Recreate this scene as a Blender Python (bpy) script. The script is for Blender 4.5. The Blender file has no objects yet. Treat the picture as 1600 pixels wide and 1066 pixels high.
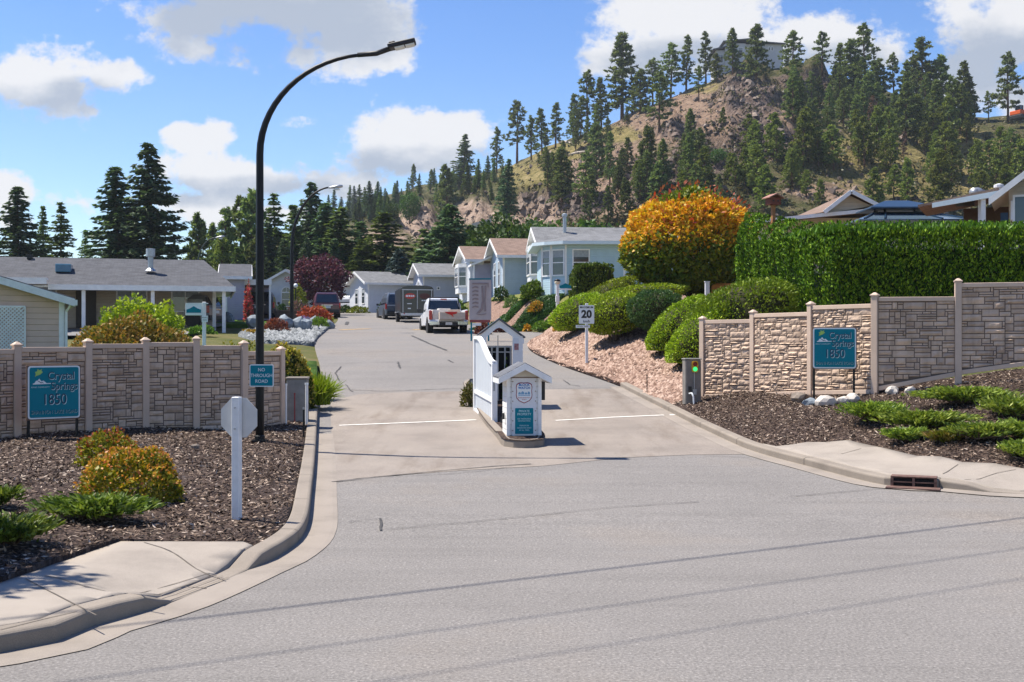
import bpy, bmesh, math, random
import numpy as np
from mathutils import Vector, Matrix, noise

# ------------------------------------------------------------------ camera, sky, sun
SC = bpy.context.scene
FPX, CAMH = 1800.0, 2.2          # focal length in photo pixels (1600 wide), eye height
cam_d = bpy.data.cameras.new('camera'); cam = bpy.data.objects.new('camera', cam_d)
SC.collection.objects.link(cam); SC.camera = cam
cam.location = (0, 0, CAMH); cam.rotation_euler = (math.radians(90), 0, 0)
cam_d.sensor_width = 36; cam_d.lens = 36 * FPX / 1600; cam_d.clip_end = 6000; cam_d.clip_start = 0.1

SUN = Vector((-0.445, 0.13, 0.886)).normalized()      # towards the sun
SUN_EL = math.asin(SUN.z); SUN_AZ = math.atan2(SUN.x, SUN.y)
sd = bpy.data.lights.new('sun', 'SUN'); sd.energy = 4.6; sd.angle = math.radians(0.55); sd.color = (1, 0.93, 0.82)
so = bpy.data.objects.new('sun', sd); SC.collection.objects.link(so)
so.rotation_euler = (-SUN).to_track_quat('-Z', 'Y').to_euler(); so.location = (-30, 10, 60)
SC.view_settings.view_transform = 'Standard'; SC.view_settings.look = 'None'
EXPO = 0.92
SC.view_settings.exposure = EXPO; SC.view_settings.gamma = 1

world = bpy.data.worlds.new("World"); SC.world = world; world.use_nodes = True
wt = world.node_tree; wn = wt.nodes; wl = wt.links; wn.clear()
def wnode(t, **k):
    n = wn.new(t)
    for a, b in k.items(): setattr(n, a, b)
    return n
def wmath(op, a, b=None, c=None, clamp=False):
    n = wn.new('ShaderNodeMath'); n.operation = op; n.use_clamp = clamp
    for i, v in enumerate((a, b, c)):
        if v is None: continue
        if isinstance(v, (int, float)): n.inputs[i].default_value = v
        else: wl.new(v, n.inputs[i])
    return n.outputs[0]
sky = wnode('ShaderNodeTexSky', sky_type='NISHITA'); sky.sun_disc = False
sky.sun_elevation = SUN_EL; sky.sun_rotation = SUN_AZ; sky.air_density = 1.0; sky.dust_density = 0.05; sky.ozone_density = 3.2
hs = wnode('ShaderNodeHueSaturation'); hs.inputs['Saturation'].default_value = 1.22; hs.inputs['Value'].default_value = 1.0; hs.inputs['Hue'].default_value = 0.512
wl.new(sky.outputs[0], hs.inputs['Color'])
bg_sky = wnode('ShaderNodeBackground'); bg_sky.inputs[1].default_value = 0.092
wl.new(hs.outputs[0], bg_sky.inputs[0])
tc = wnode('ShaderNodeTexCoord'); sep = wnode('ShaderNodeSeparateXYZ'); wl.new(tc.outputs['Generated'], sep.inputs[0])
dy = wmath('MAXIMUM', wmath('ABSOLUTE', sep.outputs[1]), 0.05)
U = wmath('DIVIDE', sep.outputs[0], dy); V = wmath('DIVIDE', sep.outputs[2], dy)     # sky bearing / slope
cmb = wnode('ShaderNodeCombineXYZ'); wl.new(U, cmb.inputs[0]); wl.new(V, cmb.inputs[1])
def wnoise(scale, detail, rough=0.55, off=0.0, sy=1.0):
    mp = wnode('ShaderNodeMapping'); mp.inputs['Location'].default_value = (off, off * .7, 0); mp.inputs['Scale'].default_value = (1, sy, 1)
    wl.new(cmb.outputs[0], mp.inputs[0])
    n = wnode('ShaderNodeTexNoise'); n.inputs['Scale'].default_value = scale; n.inputs['Detail'].default_value = detail
    n.inputs['Roughness'].default_value = rough; wl.new(mp.outputs[0], n.inputs['Vector']); return n.outputs[0]
def ell(x, y, a, b):
    u0, v0 = (x - 800) / FPX, (533 - y) / FPX
    vx = wmath('MULTIPLY', wmath('SUBTRACT', U, u0), FPX / a); vy = wmath('MULTIPLY', wmath('SUBTRACT', V, v0), FPX / b)
    r2 = wmath('ADD', wmath('MULTIPLY', vx, vx), wmath('MULTIPLY', vy, vy))
    e = wmath('SUBTRACT', 1.0, wmath('SQRT', r2)); return wmath('MINIMUM', e, wmath('MULTIPLY', e, min(1, max(.2, b / 48))))
CLOUDS = [(430, 20, 250, 88), (590, 78, 115, 50), (300, 75, 150, 38), (640, 212, 135, 55), (700, 200, 90, 46), (590, 245, 110, 30),
          (315, 212, 62, 26), (462, 198, 44, 16), (380, 275, 165, 44), (500, 285, 110, 34), (330, 318, 120, 30), (1060, 40, 150, 78), (985, 85, 105, 42),
          (1160, 85, 130, 48), (1300, 62, 135, 50), (1390, 75, 60, 45), (1560, 45, 130, 95), (1520, 120, 90, 62), (1585, 150, 80, 40),
          (70, 125, 140, 70), (180, 120, 70, 48), (15, 300, 45, 34), (125, 318, 62, 22), (200, 345, 60, 14), (20, 350, 50, 16), (440, 330, 80, 26), (320, 335, 60, 22),
          (1900, 140, 220, 110), (2300, 60, 300, 130), (-300, 160, 250, 80), (-700, 60, 300, 130), (900, -350, 420, 140), (200, -500, 380, 150), (1700, -420, 330, 120)]
dens = None
for c in CLOUDS:
    e = ell(*c); dens = e if dens is None else wmath('SMOOTH_MAX', dens, e, 0.25)
n1 = wnoise(9, 9, 0.62, 3.3, 1.25); n2 = wnoise(26, 7, 0.6, 7.7, 1.2)
nz = wmath('ADD', wmath('MULTIPLY', wmath('SUBTRACT', n1, 0.5), 3.0), wmath('MULTIPLY', wmath('SUBTRACT', n2, 0.5), 1.5))
dn = wmath('ADD', dens, nz)
mr = wnode('ShaderNodeMapRange', interpolation_type='SMOOTHSTEP'); wl.new(dn, mr.inputs[0])
mr.inputs[1].default_value = 0.02; mr.inputs[2].default_value = 0.42; cov = mr.outputs[0]
gray = None
for c in [(420, 30, 230, 78), (1540, 105, 120, 60), (640, 262, 150, 28), (1080, 92, 150, 30), (400, 300, 150, 22), (1300, 95, 120, 28), (80, 160, 130, 30)]:
    e = ell(*c); gray = e if gray is None else wmath('MAXIMUM', gray, e)
n3 = wnoise(15, 8, 0.6, 1.7, 1.4)
gr = wnode('ShaderNodeMapRange', interpolation_type='SMOOTHSTEP')
wl.new(wmath('ADD', gray, wmath('MULTIPLY', wmath('SUBTRACT', n3, 0.5), 2.0)), gr.inputs[0]); gr.inputs[1].default_value = -0.45; gr.inputs[2].default_value = 0.5
mixc = wnode('ShaderNodeMix', data_type='RGBA'); wl.new(gr.outputs[0], mixc.inputs[0])
k = 2 ** -EXPO
mixc.inputs[6].default_value = (0.90 * k, 0.90 * k, 0.92 * k, 1); mixc.inputs[7].default_value = (0.47 * k, 0.53 * k, 0.64 * k, 1)
bg_c = wnode('ShaderNodeBackground'); wl.new(mixc.outputs[2], bg_c.inputs[0]); bg_c.inputs[1].default_value = 1.0
# thin milky veil low in the sky + the clouds
veil = wnode('ShaderNodeMapRange'); wl.new(V, veil.inputs[0]); veil.inputs[1].default_value = 0.26; veil.inputs[2].default_value = 0.0
veil.inputs[3].default_value = 0.0; veil.inputs[4].default_value = 0.12
cv = wmath('MULTIPLY', wmath('MAXIMUM', cov, wmath('MULTIPLY', veil.outputs[0], wnoise(5, 5, .6, 5.1, 2.2))), wmath('GREATER_THAN', sep.outputs[2], -0.01))
mxs = wnode('ShaderNodeMixShader'); wl.new(wmath('MULTIPLY', cv, 0.97), mxs.inputs[0]); wl.new(bg_sky.outputs[0], mxs.inputs[1]); wl.new(bg_c.outputs[0], mxs.inputs[2])
wo = wnode('ShaderNodeOutputWorld'); wl.new(mxs.outputs[0], wo.inputs[0])

# ------------------------------------------------------------------ helpers
def P(x, y, d): return Vector(((x - 800) / FPX * d, d, CAMH - (y - 533) / FPX * d))
def lerp(a, b, t): return a + (b - a) * t
def interp(tab, x):
    if x <= tab[0][0]: return tab[0][1]
    for (x0, y0), (x1, y1) in zip(tab, tab[1:]):
        if x <= x1: return lerp(y0, y1, (x - x0) / (x1 - x0))
    return tab[-1][1]
def sstep(a, b, x):
    t = min(1, max(0, (x - a) / (b - a))); return t * t * (3 - 2 * t)
def link(o): SC.collection.objects.link(o); return o
def tag(o, label=None, cat=None, group=None, kind=None):
    if label: o['label'] = label
    if cat: o['category'] = cat
    if group: o['group'] = group
    if kind: o['kind'] = kind
    return o
def thing(name, label, cat, loc=(0, 0, 0), rz=0, group=None):
    o = link(bpy.data.objects.new(name, None)); o.empty_display_size = .3
    o.location = loc; o.rotation_euler = (0, 0, rz); return tag(o, label, cat, group)
def dup(root, loc, rz, label, scale=None):
    r = root.copy(); link(r); r.location = loc; r.rotation_euler = (0, 0, rz); r['label'] = label
    if scale: r.scale = (scale,) * 3
    for ch in list(root.children):
        c = ch.copy(); link(c); c.parent = r
        for g in list(ch.children):
            d = g.copy(); link(d); d.parent = c
    return r

class MB:
    def __init__(s): s.v = []; s.f = []; s.m = []; s.cur = 0
    def add(s, vs, fs):
        b = len(s.v); s.v += [tuple(v) for v in vs]
        for f in fs: s.f.append(tuple(b + i for i in f)); s.m.append(s.cur)
        return s
    def box(s, x0, x1, y0, y1, z0, z1, M=None):
        vs = [Vector(p) for p in ((x0, y0, z0), (x1, y0, z0), (x1, y1, z0), (x0, y1, z0), (x0, y0, z1), (x1, y0, z1), (x1, y1, z1), (x0, y1, z1))]
        if M: vs = [M @ v for v in vs]
        return s.add(vs, [(3, 2, 1, 0), (4, 5, 6, 7), (0, 1, 5, 4), (1, 2, 6, 5), (2, 3, 7, 6), (3, 0, 4, 7)])
    def ext(s, poly, vec):              # extrude a planar 3D polygon along vec
        n = len(poly); vec = Vector(vec); a = [Vector(p) for p in poly]
        nr = Vector((0, 0, 0))
        for i in range(n): nr += a[i].cross(a[(i + 1) % n])
        if nr.dot(vec) > 0: a.reverse()
        fs = [tuple(range(n)), tuple(range(2 * n - 1, n - 1, -1))] + [(i, n + i, n + (i + 1) % n, (i + 1) % n) for i in range(n)]
        fs = [fs[0], fs[1]] + [tuple(reversed(f)) for f in fs[2:]]
        return s.add(a + [p + vec for p in a], fs)
    def beam(s, a, b, w, h):            # bar from a to b, w across, h in the up direction
        a, b = Vector(a), Vector(b); d = (b - a).normalized()
        up = Vector((0, 0, 1)) if abs(d.z) < .95 else Vector((0, 1, 0))
        x = d.cross(up).normalized(); y = x.cross(d)
        q = [x * (-w / 2) - y * (h / 2), x * (w / 2) - y * (h / 2), x * (w / 2) + y * (h / 2), x * (-w / 2) + y * (h / 2)]
        vs = [a + p for p in q] + [b + p for p in q]
        return s.add(vs, [(0, 1, 2, 3), (7, 6, 5, 4), (4, 5, 1, 0), (5, 6, 2, 1), (6, 7, 3, 2), (7, 4, 0, 3)])
    def tube(s, pts, r, n=8, cap=True):
        pts = [Vector(p) for p in pts]; R = r if isinstance(r, (list, tuple)) else [r] * len(pts)
        vs = []; prev = None
        for i, p in enumerate(pts):
            d = (pts[min(i + 1, len(pts) - 1)] - pts[max(i - 1, 0)]).normalized()
            if prev is None:
                u = d.orthogonal().normalized()
            else:
                u = (prev - d * prev.dot(d)).normalized()
            prev = u; w = d.cross(u)
            for k in range(n):
                t = 2 * math.pi * k / n; vs.append(p + (u * math.cos(t) + w * math.sin(t)) * R[i])
        fs = []
        for i in range(len(pts) - 1):
            for k in range(n):
                fs.append((i * n + k, i * n + (k + 1) % n, (i + 1) * n + (k + 1) % n, (i + 1) * n + k))
        if cap:
            fs.append(tuple(range(n - 1, -1, -1))); fs.append(tuple(range((len(pts) - 1) * n, len(pts) * n)))
        return s.add(vs, fs)
    def lathe(s, prof, n=16, c=(0, 0, 0), axis='z'):
        vs = []; c = Vector(c)
        for (r, z) in prof:
            for k in range(n):
                t = 2 * math.pi * k / n; p = Vector((r * math.cos(t), r * math.sin(t), z))
                if axis == 'y': p = Vector((p.x, p.z, p.y))
                if axis == 'x': p = Vector((p.z, p.x, p.y))
                vs.append(c + p)
        fs = []
        for i in range(len(prof) - 1):
            for k in range(n):
                fs.append((i * n + k, i * n + (k + 1) % n, (i + 1) * n + (k + 1) % n, (i + 1) * n + k))
        fs.append(tuple(range(n - 1, -1, -1))); fs.append(tuple(range((len(prof) - 1) * n, len(prof) * n)))
        return s.add(vs, fs)
    def build(s, name, mats, parent=None, smooth=False, bevel=0, seg=1):
        me = bpy.data.meshes.new(name); me.from_pydata(s.v, [], s.f)
        if not isinstance(mats, (list, tuple)): mats = [mats]
        for m in mats: me.materials.append(m)
        if len(mats) > 1: me.polygons.foreach_set('material_index', s.m)
        bm = bmesh.new(); bm.from_mesh(me); bmesh.ops.recalc_face_normals(bm, faces=bm.faces); bm.to_mesh(me); bm.free()
        if smooth: me.shade_smooth()
        o = link(bpy.data.objects.new(name, me)); o.parent = parent
        if bevel:
            b = o.modifiers.new('edge', 'BEVEL'); b.width = bevel; b.segments = seg; b.limit_method = 'ANGLE'; b.angle_limit = .7
        return o

def np_quads(name, V, mat, parent=None):
    """V: (n,4,3) array -> one mesh of n quads"""
    V = np.asarray(V, dtype=np.float32); n = len(V)
    me = bpy.data.meshes.new(name); me.vertices.add(4 * n); me.vertices.foreach_set('co', V.reshape(-1))
    me.loops.add(4 * n); me.loops.foreach_set('vertex_index', np.arange(4 * n, dtype=np.int32))
    me.polygons.add(n); me.polygons.foreach_set('loop_start', np.arange(0, 4 * n, 4, dtype=np.int32))
    me.polygons.foreach_set('loop_total', np.full(n, 4, dtype=np.int32))
    me.update(); me.validate(); me.materials.append(mat)
    o = link(bpy.data.objects.new(name, me)); o.parent = parent; return o
def nrm(a): return a / np.maximum(1e-9, np.linalg.norm(a, axis=-1, keepdims=True))
def leaves(rng, C, L, W, T=None, tj=1.0, Nn=None, nj=0.7):
    """diamond leaves at centres C; T main direction (with jitter tj), Nn preferred normal (jitter nj)"""
    n = len(C); t = rng.normal(size=(n, 3))
    if T is not None: t = nrm(T + tj * t * .6)
    t = nrm(t)
    m = rng.normal(size=(n, 3))
    if Nn is not None: m = nrm(Nn) + nj * m * .6
    b = nrm(np.cross(m, t)); sc = rng.uniform(.65, 1.25, size=(n, 1))
    L = np.asarray(L).reshape(-1, 1) if np.ndim(L) else L; W = np.asarray(W).reshape(-1, 1) if np.ndim(W) else W
    tl = t * L * sc * .5; bw = b * W * sc * .5
    return np.stack([C - tl, C + bw - tl * .1, C + tl, C - bw - tl * .1], axis=1)

# ------------------------------------------------------------------ materials
_MC = {}
class NT:
    def __init__(s, name):
        s.m = bpy.data.materials.new(name); s.m.use_nodes = True; s.t = s.m.node_tree; s.n = s.t.nodes; s.l = s.t.links
        s.b = s.n['Principled BSDF']; s.out = s.n['Material Output']
    def new(s, t, **k):
        n = s.n.new(t)
        for a, b in k.items(): setattr(n, a, b)
        return n
    def co(s, scale=(1, 1, 1), which='Object', rot=(0, 0, 0)):
        t = s.new('ShaderNodeTexCoord'); mp = s.new('ShaderNodeMapping'); mp.inputs['Scale'].default_value = scale; mp.inputs['Rotation'].default_value = rot
        s.l.new(t.outputs[which], mp.inputs[0]); return mp.outputs[0]
    def noise(s, vec, scale, detail=4, rough=.55):
        n = s.new('ShaderNodeTexNoise'); n.inputs['Scale'].default_value = scale; n.inputs['Detail'].default_value = detail; n.inputs['Roughness'].default_value = rough
        s.l.new(vec, n.inputs['Vector']); return n.outputs[0]
    def math(s, op, a, b=None, clamp=False):
        n = s.new('ShaderNodeMath', operation=op, use_clamp=clamp)
        for i, v in enumerate((a, b)):
            if v is None: continue
            if isinstance(v, (int, float)): n.inputs[i].default_value = v
            else: s.l.new(v, n.inputs[i])
        return n.outputs[0]
    def ramp(s, fac, stops, interp='LINEAR'):
        r = s.new('ShaderNodeValToRGB'); r.color_ramp.interpolation = interp; e = r.color_ramp.elements
        while len(e) < len(stops): e.new(.5)
        for q, (p, c) in zip(e, stops): q.position = p; q.color = (*c, 1) if len(c) == 3 else c
        s.l.new(fac, r.inputs[0]); return r.outputs[0]
    def mix(s, fac, a, b, blend='MIX'):
        n = s.new('ShaderNodeMix', data_type='RGBA', blend_type=blend)
        for i, v in ((0, fac), (6, a), (7, b)):
            if isinstance(v, (int, float)): n.inputs[i].default_value = v
            elif isinstance(v, tuple): n.inputs[i].default_value = (*v, 1)
            else: s.l.new(v, n.inputs[i])
        return n.outputs[2]
    def bump(s, h, strength=.3, dist=.02, prev=None):
        n = s.new('ShaderNodeBump'); n.inputs['Strength'].default_value = strength; n.inputs['Distance'].default_value = dist
        s.l.new(h, n.inputs['Height'])
        if prev is not None: s.l.new(prev, n.inputs['Normal'])
        return n.outputs[0]
    def fin(s, color, rough=.7, normal=None, metal=0, spec=.35):
        if isinstance(color, tuple): s.b.inputs['Base Color'].default_value = (*color, 1)
        else: s.l.new(color, s.b.inputs['Base Color'])
        if isinstance(rough, (int, float)): s.b.inputs['Roughness'].default_value = rough
        else: s.l.new(rough, s.b.inputs['Roughness'])
        s.b.inputs['Metallic'].default_value = metal; s.b.inputs['Specular IOR Level'].default_value = spec
        if normal is not None: s.l.new(normal, s.b.inputs['Normal'])
        return s.m
def sc(c, k): return tuple(min(1, max(0, v * k)) for v in c)
def M(name, c, rough=.6, var=.12, scale=6, bump=0.0, bscale=60, metal=0, spec=.35, detail=5):
    if name in _MC: return _MC[name]
    t = NT(name); v = t.co()
    col = t.ramp(t.noise(v, scale, detail), [(.3, sc(c, 1 - var)), (.7, sc(c, 1 + var))])
    nm = t.bump(t.noise(v, bscale, 3), bump, .01) if bump else None
    _MC[name] = t.fin(col, rough, nm, metal, spec); return _MC[name]
def glass(name='window_glass', c=(.03, .045, .055)):
    if name in _MC: return _MC[name]
    t = NT(name); _MC[name] = t.fin(c, .06, None, 0, .9); return _MC[name]
def siding(name, c, pitch=.125, var=.06):
    if name in _MC: return _MC[name]
    t = NT(name); v = t.co(); s = t.new('ShaderNodeSeparateXYZ'); t.l.new(v, s.inputs[0])
    fr = t.math('FRACT', t.math('DIVIDE', s.outputs[2], pitch))
    h = t.ramp(fr, [(0, (.0,) * 3), (.08, (1,) * 3), (1, (.35,) * 3)])
    col = t.ramp(t.noise(v, 3, 4), [(.3, sc(c, 1 - var)), (.7, sc(c, 1 + var))])
    _MC[name] = t.fin(col, .5, t.bump(h, .9, .02)); return _MC[name]
def shingle(name, c):
    if name in _MC: return _MC[name]
    t = NT(name); v = t.co()
    b = t.new('ShaderNodeTexBrick'); t.l.new(v, b.inputs[0]); b.inputs['Scale'].default_value = 3.2
    b.inputs['Color1'].default_value = (*sc(c, .75), 1); b.inputs['Color2'].default_value = (*sc(c, 1.3), 1); b.inputs['Mortar'].default_value = (*sc(c, .45), 1)
    b.inputs['Mortar Size'].default_value = .035; b.inputs['Brick Width'].default_value = 1.0; b.inputs['Row Height'].default_value = .45
    col = t.mix(.55, b.outputs[0], t.ramp(t.noise(v, 2.2, 6), [(.3, sc(c, .7)), (.7, sc(c, 1.3))]))
    _MC[name] = t.fin(col, .9, t.bump(b.outputs[1], .5, .015), spec=.15); return _MC[name]
def foliage(name, cols, trans=.32, rough=.5, objvar=.25, spec=.25):
    """leaf material: every leaf picks one of cols; every plant is a little lighter or darker"""
    if name in _MC: return _MC[name]
    t = NT(name); g = t.new('ShaderNodeNewGeometry'); oi = t.new('ShaderNodeObjectInfo')
    n = len(cols); col = t.ramp(g.outputs['Random Per Island'], [(i / max(1, n - 1), c) for i, c in enumerate(cols)])
    if objvar:
        hv = t.new('ShaderNodeHueSaturation'); t.l.new(col, hv.inputs['Color'])
        t.l.new(t.math('ADD', t.math('MULTIPLY', oi.outputs['Random'], 2 * objvar), 1 - objvar), hv.inputs['Value'])
        t.l.new(t.math('ADD', t.math('MULTIPLY', oi.outputs['Random'], .03), .485), hv.inputs['Hue']); col = hv.outputs[0]
    t.fin(col, rough, None, 0, spec)
    tr = t.new('ShaderNodeBsdfTranslucent'); t.l.new(t.mix(1.0, col, (1.0, 1.0, .55), 'MULTIPLY'), tr.inputs[0])
    mx = t.new('ShaderNodeMixShader'); mx.inputs[0].default_value = trans
    t.l.new(t.b.outputs[0], mx.inputs[1]); t.l.new(tr.outputs[0], mx.inputs[2]); t.l.new(mx.outputs[0], t.out.inputs[0])
    _MC[name] = t.m; return t.m

WHITE = M('white_paint', (.76, .76, .75), .5, .085, 4, .06, 25, detail=8)
WHITE_W = M('white_weathered', (.68, .69, .70), .55, .08, 9, .15, 30)
BLACK = M('black_metal', (.010, .011, .012), .45, .2, 10, spec=.22)
BLACK_P = M('black_plastic', (.02, .02, .022), .5, .2, 10)
STEEL = M('grey_steel', (.38, .40, .42), .4, .12, 12, metal=.6)
BARK = M('bark', (.10, .07, .05), .9, .4, 14, .6, 25, spec=.1)
CONC = M('grey_concrete', (.24, .235, .22), .9, .22, 5, .5, 90, spec=.15)
TEAL = M('teal_sign_paint', (.001, .185, .245), .5, .06, 6, spec=.12)
SIGNWHITE = M('sign_white', (.72, .76, .77), .4, .04, 5)
SIGNTEXT = M('sign_text_pale', (.55, .74, .76), .45, .03, 5)

def text(s, size, mat, parent, at, name='lettering', align='CENTER', ext=.002, sx=1.0, bold=0.0, rot=None):
    """words standing upright, facing -Y, centred at `at` (local)"""
    cu = bpy.data.curves.new('words', 'FONT'); cu.body = s; cu.size = size; cu.align_x = align; cu.align_y = 'CENTER'; cu.extrude = ext; cu.offset = bold
    cu.resolution_u = 3
    to = bpy.data.objects.new('words', cu); link(to)
    dg = bpy.context.evaluated_depsgraph_get(); dg.update()
    me = bpy.data.meshes.new_from_object(to.evaluated_get(dg)); bpy.data.objects.remove(to); bpy.data.curves.remove(cu)
    me.transform(Matrix.Translation(Vector(at)) @ Matrix.Rotation(math.radians(90), 4, 'X') @ Matrix.Diagonal((sx, 1, 1, 1)))
    if rot is not None: me.transform(rot)
    me.materials.clear(); me.materials.append(mat); me.name = name
    o = link(bpy.data.objects.new(name, me)); o.parent = parent; return o
def rrect(w, h, r, n=4, y=0.0, cx=0, cz=0):
    pts = []
    for (sx, sz, a0) in ((1, 1, 0), (-1, 1, 90), (-1, -1, 180), (1, -1, 270)):
        for k in range(n + 1):
            a = math.radians(a0 + 90 * k / n); pts.append((cx + sx * (w / 2 - r) + r * math.cos(a), y, cz + sz * (h / 2 - r) + r * math.sin(a)))
    return pts
# ------------------------------------------------------------------ terrain
ZR = [(14, 0), (20, .12), (25, .32), (30, .65), (35, 1.05), (40, 1.45), (46, 1.85), (52, 2.2), (58, 2.55), (66, 3.0), (75, 3.4), (85, 3.95), (105, 4.75), (116, 5.1), (160, 6.5), (260, 8)]
def zr(Y): return (interp(ZR, Y - 1.5) + interp(ZR, Y) + interp(ZR, Y + 1.5)) / 3
def G(x, y):
    """ground point of the sloping roadway along the photo's line of sight (x, y)"""
    k = (y - 533) / FPX; Y = 5.0
    while Y < 160:
        if CAMH - k * Y <= zr(Y): break
        Y += .05
    return ((x - 800) / FPX * Y, Y)
def smoothline(pts, step=.5):
    out = []; n = len(pts)
    for i in range(n - 1):
        p0, p1, p2, p3 = (Vector(pts[max(0, i - 1)]), Vector(pts[i]), Vector(pts[i + 1]), Vector(pts[min(n - 1, i + 2)]))
        m = max(1, int((p2 - p1).length / step))
        for k in range(m):
            t = k / m
            out.append(0.5 * ((2 * p1) + (p2 - p0) * t + (2 * p0 - 5 * p1 + 4 * p2 - p3) * t * t + (3 * p1 - p0 - 3 * p2 + p3) * t ** 3))
    out.append(Vector(pts[-1])); return out
CR = [(60, 45), (40, 33), (20, 21.6), (12, 17.4), (9, 16.5), G(1600, 774), G(1550, 771), G(1468, 764), G(1382, 759), G(1272, 732), G(1175, 705), G(1111, 677), G(1040, 641), G(970, 605)]
CRB = [(1.54, 39.5), (.7, 46), (.9, 52), (1.6, 57), (1.5, 60), (-.6, 62.5), (-3.2, 75), (-5, 85), (-7.5, 105), (-8, 113)]
CL = [(-40, -13), (-12, 3.4), (-6, 6.75), G(0, 1022), G(144, 982), G(268, 944), G(386, 894), G(440, 868), G(476, 832), G(486, 772), G(492, 712), G(496, 640), G(500, 600)]
CLB = [(-6.4, 38.4), (-8.7, 51), (-10.3, 65), (-12.9, 85), (-17, 100), (-21, 111)]
CR_S = smoothline(CR + CRB, .8); CL_S = smoothline(CL + CLB, .8)
CR_K = smoothline(CR, .3); CL_K = smoothline(CL, .25)
CR_NP = np.array([tuple(p) for p in CR_S]); CL_NP = np.array([tuple(p) for p in CL_S])
def pdist(poly, X, Y):
    a = poly[:-1]; d = poly[1:] - a; q = np.array((X, Y)) - a
    t = np.clip((q * d).sum(1) / np.maximum(1e-9, (d * d).sum(1)), 0, 1); r = q - d * t[:, None]
    i = int(np.argmin((r * r).sum(1))); side = d[i, 0] * q[i, 1] - d[i, 1] * q[i, 0]
    return math.sqrt(float((r[i] * r[i]).sum())), side
A_T = [(16, .28), (24, .28), (28, .27), (34, .42), (40, .62), (52, 1.0), (62, 1.5), (120, 1.5)]
R_T = [(18, 1.3), (24, 1.7), (30, 2.3), (38, 2.3), (46, 2.0), (52, 1.7), (62, 2.45), (75, 1.85), (85, 1.5), (105, .6), (116, .2), (200, .2)]
def T(X, Y):
    z = zr(Y)
    d, s = pdist(CR_NP, X, Y)
    if s < 0 and X > -8.5:                     # bank on the right of the roadway
        pass
    if s > 0 and (Y > 14):
        R, a = interp(R_T, Y), interp(A_T, Y)
        w = lerp(1.35, .3, sstep(20, 24, Y)); u = max(0, d - w)
        if X > -9: return z + .12 + .04 * min(d, w) + R * (1 - math.exp(-a * u / R))
    d2, s2 = pdist(CL_NP, X, Y)
    if s2 < 0: return z + .12 + min(.22, .05 * d2)
    return z
# side signs depend on the direction each line runs: settle them once
_s = pdist(CR_NP, 9.0, 24.0)[1]; _s2 = pdist(CL_NP, -9.0, 20.0)[1]
if _s < 0: CR_NP = CR_NP[::-1].copy()
if _s2 > 0: CL_NP = CL_NP[::-1].copy()

def GT(x, y, y0=8.0, y1=130):
    """ground point (terrain) along the line of sight of photo position (x, y)"""
    Y = y0; st = .5
    while Y < y1:
        X = (x - 800) / FPX * Y
        if CAMH - (y - 533) / FPX * Y <= T(X, Y):
            if st < .1: break
            Y -= st; st *= .2
        Y += st
    return ((x - 800) / FPX * Y, Y)
def poly_sheet(name, pts, zf, mat, step=1.0, label=None, dz=0.0, skirt=0.0):
    bm = bmesh.new(); vs = [bm.verts.new((p[0], p[1], 0)) for p in pts]; bm.faces.new(vs); bm.normal_update()
    x0, x1 = min(p[0] for p in pts), max(p[0] for p in pts); y0, y1 = min(p[1] for p in pts), max(p[1] for p in pts)
    bmesh.ops.triangulate(bm, faces=bm.faces)
    for ax, lo, hi in ((0, x0, x1), (1, y0, y1)):
        k = math.floor(lo / step) * step + step
        while k < hi:
            co = (k, 0, 0) if ax == 0 else (0, k, 0); no = (1, 0, 0) if ax == 0 else (0, 1, 0)
            bmesh.ops.bisect_plane(bm, geom=list(bm.verts) + list(bm.edges) + list(bm.faces), plane_co=co, plane_no=no, dist=1e-5); k += step
    for v in bm.verts: v.co.z = zf(v.co.x, v.co.y) + dz
    if skirt:
        be = [e for e in bm.edges if len(e.link_faces) == 1]; r = bmesh.ops.extrude_edge_only(bm, edges=be)
        for v in r['geom']:
            if isinstance(v, bmesh.types.BMVert): v.co.z -= skirt
    bm.normal_update()
    for f in bm.faces:
        if f.normal.z < 0: f.normal_flip()
        f.smooth = True
    me = bpy.data.meshes.new(name); bm.to_mesh(me); bm.free(); me.materials.append(mat)
    o = link(bpy.data.objects.new(name, me)); o['kind'] = 'structure'; return o

def mat_asphalt(name, c, warm=(1.06, 1.0, .93)):
    t = NT(name); v = t.co()
    big = t.ramp(t.noise(v, .22, 6, .6), [(.3, sc(c, .86)), (.52, c), (.72, tuple(a * b for a, b in zip(c, warm)))])
    g1 = t.noise(v, 40, 5, .8); g2 = t.noise(v, 210, 2, .8)
    sp = t.ramp(g1, [(.28, (.30,) * 3), (.45, (.88,) * 3), (.57, (1.08,) * 3), (.72, (2.2,) * 3)])
    col = t.mix(1.0, big, sp, 'MULTIPLY')
    vo = t.new('ShaderNodeTexVoronoi'); vo.inputs['Scale'].default_value = 42; t.l.new(v, vo.inputs['Vector'])
    st = t.ramp(vo.outputs['Color'], [(.0, (.62,) * 3), (.12, (.85,) * 3), (.5, (1,) * 3), (.93, (1.05,) * 3), (1.0, (1.7,) * 3)])
    col = t.mix(.7, col, t.mix(1.0, col, st, 'MULTIPLY'))
    # tyre-polished streaks along the street and old dark dribbles
    v2 = t.co((.16, 2.2, 1), rot=(0, 0, math.radians(-29)))
    col = t.mix(.8, col, t.mix(1.0, col, t.ramp(t.noise(v2, 1.0, 6, .6), [(.32, (.90,) * 3), (.5, (1,) * 3), (.7, (1.04,) * 3)]), 'MULTIPLY'))
    return t.fin(col, .88, t.bump(g2, .35, .006, t.bump(vo.outputs['Distance'], .4, .008)), spec=.2)
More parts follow.
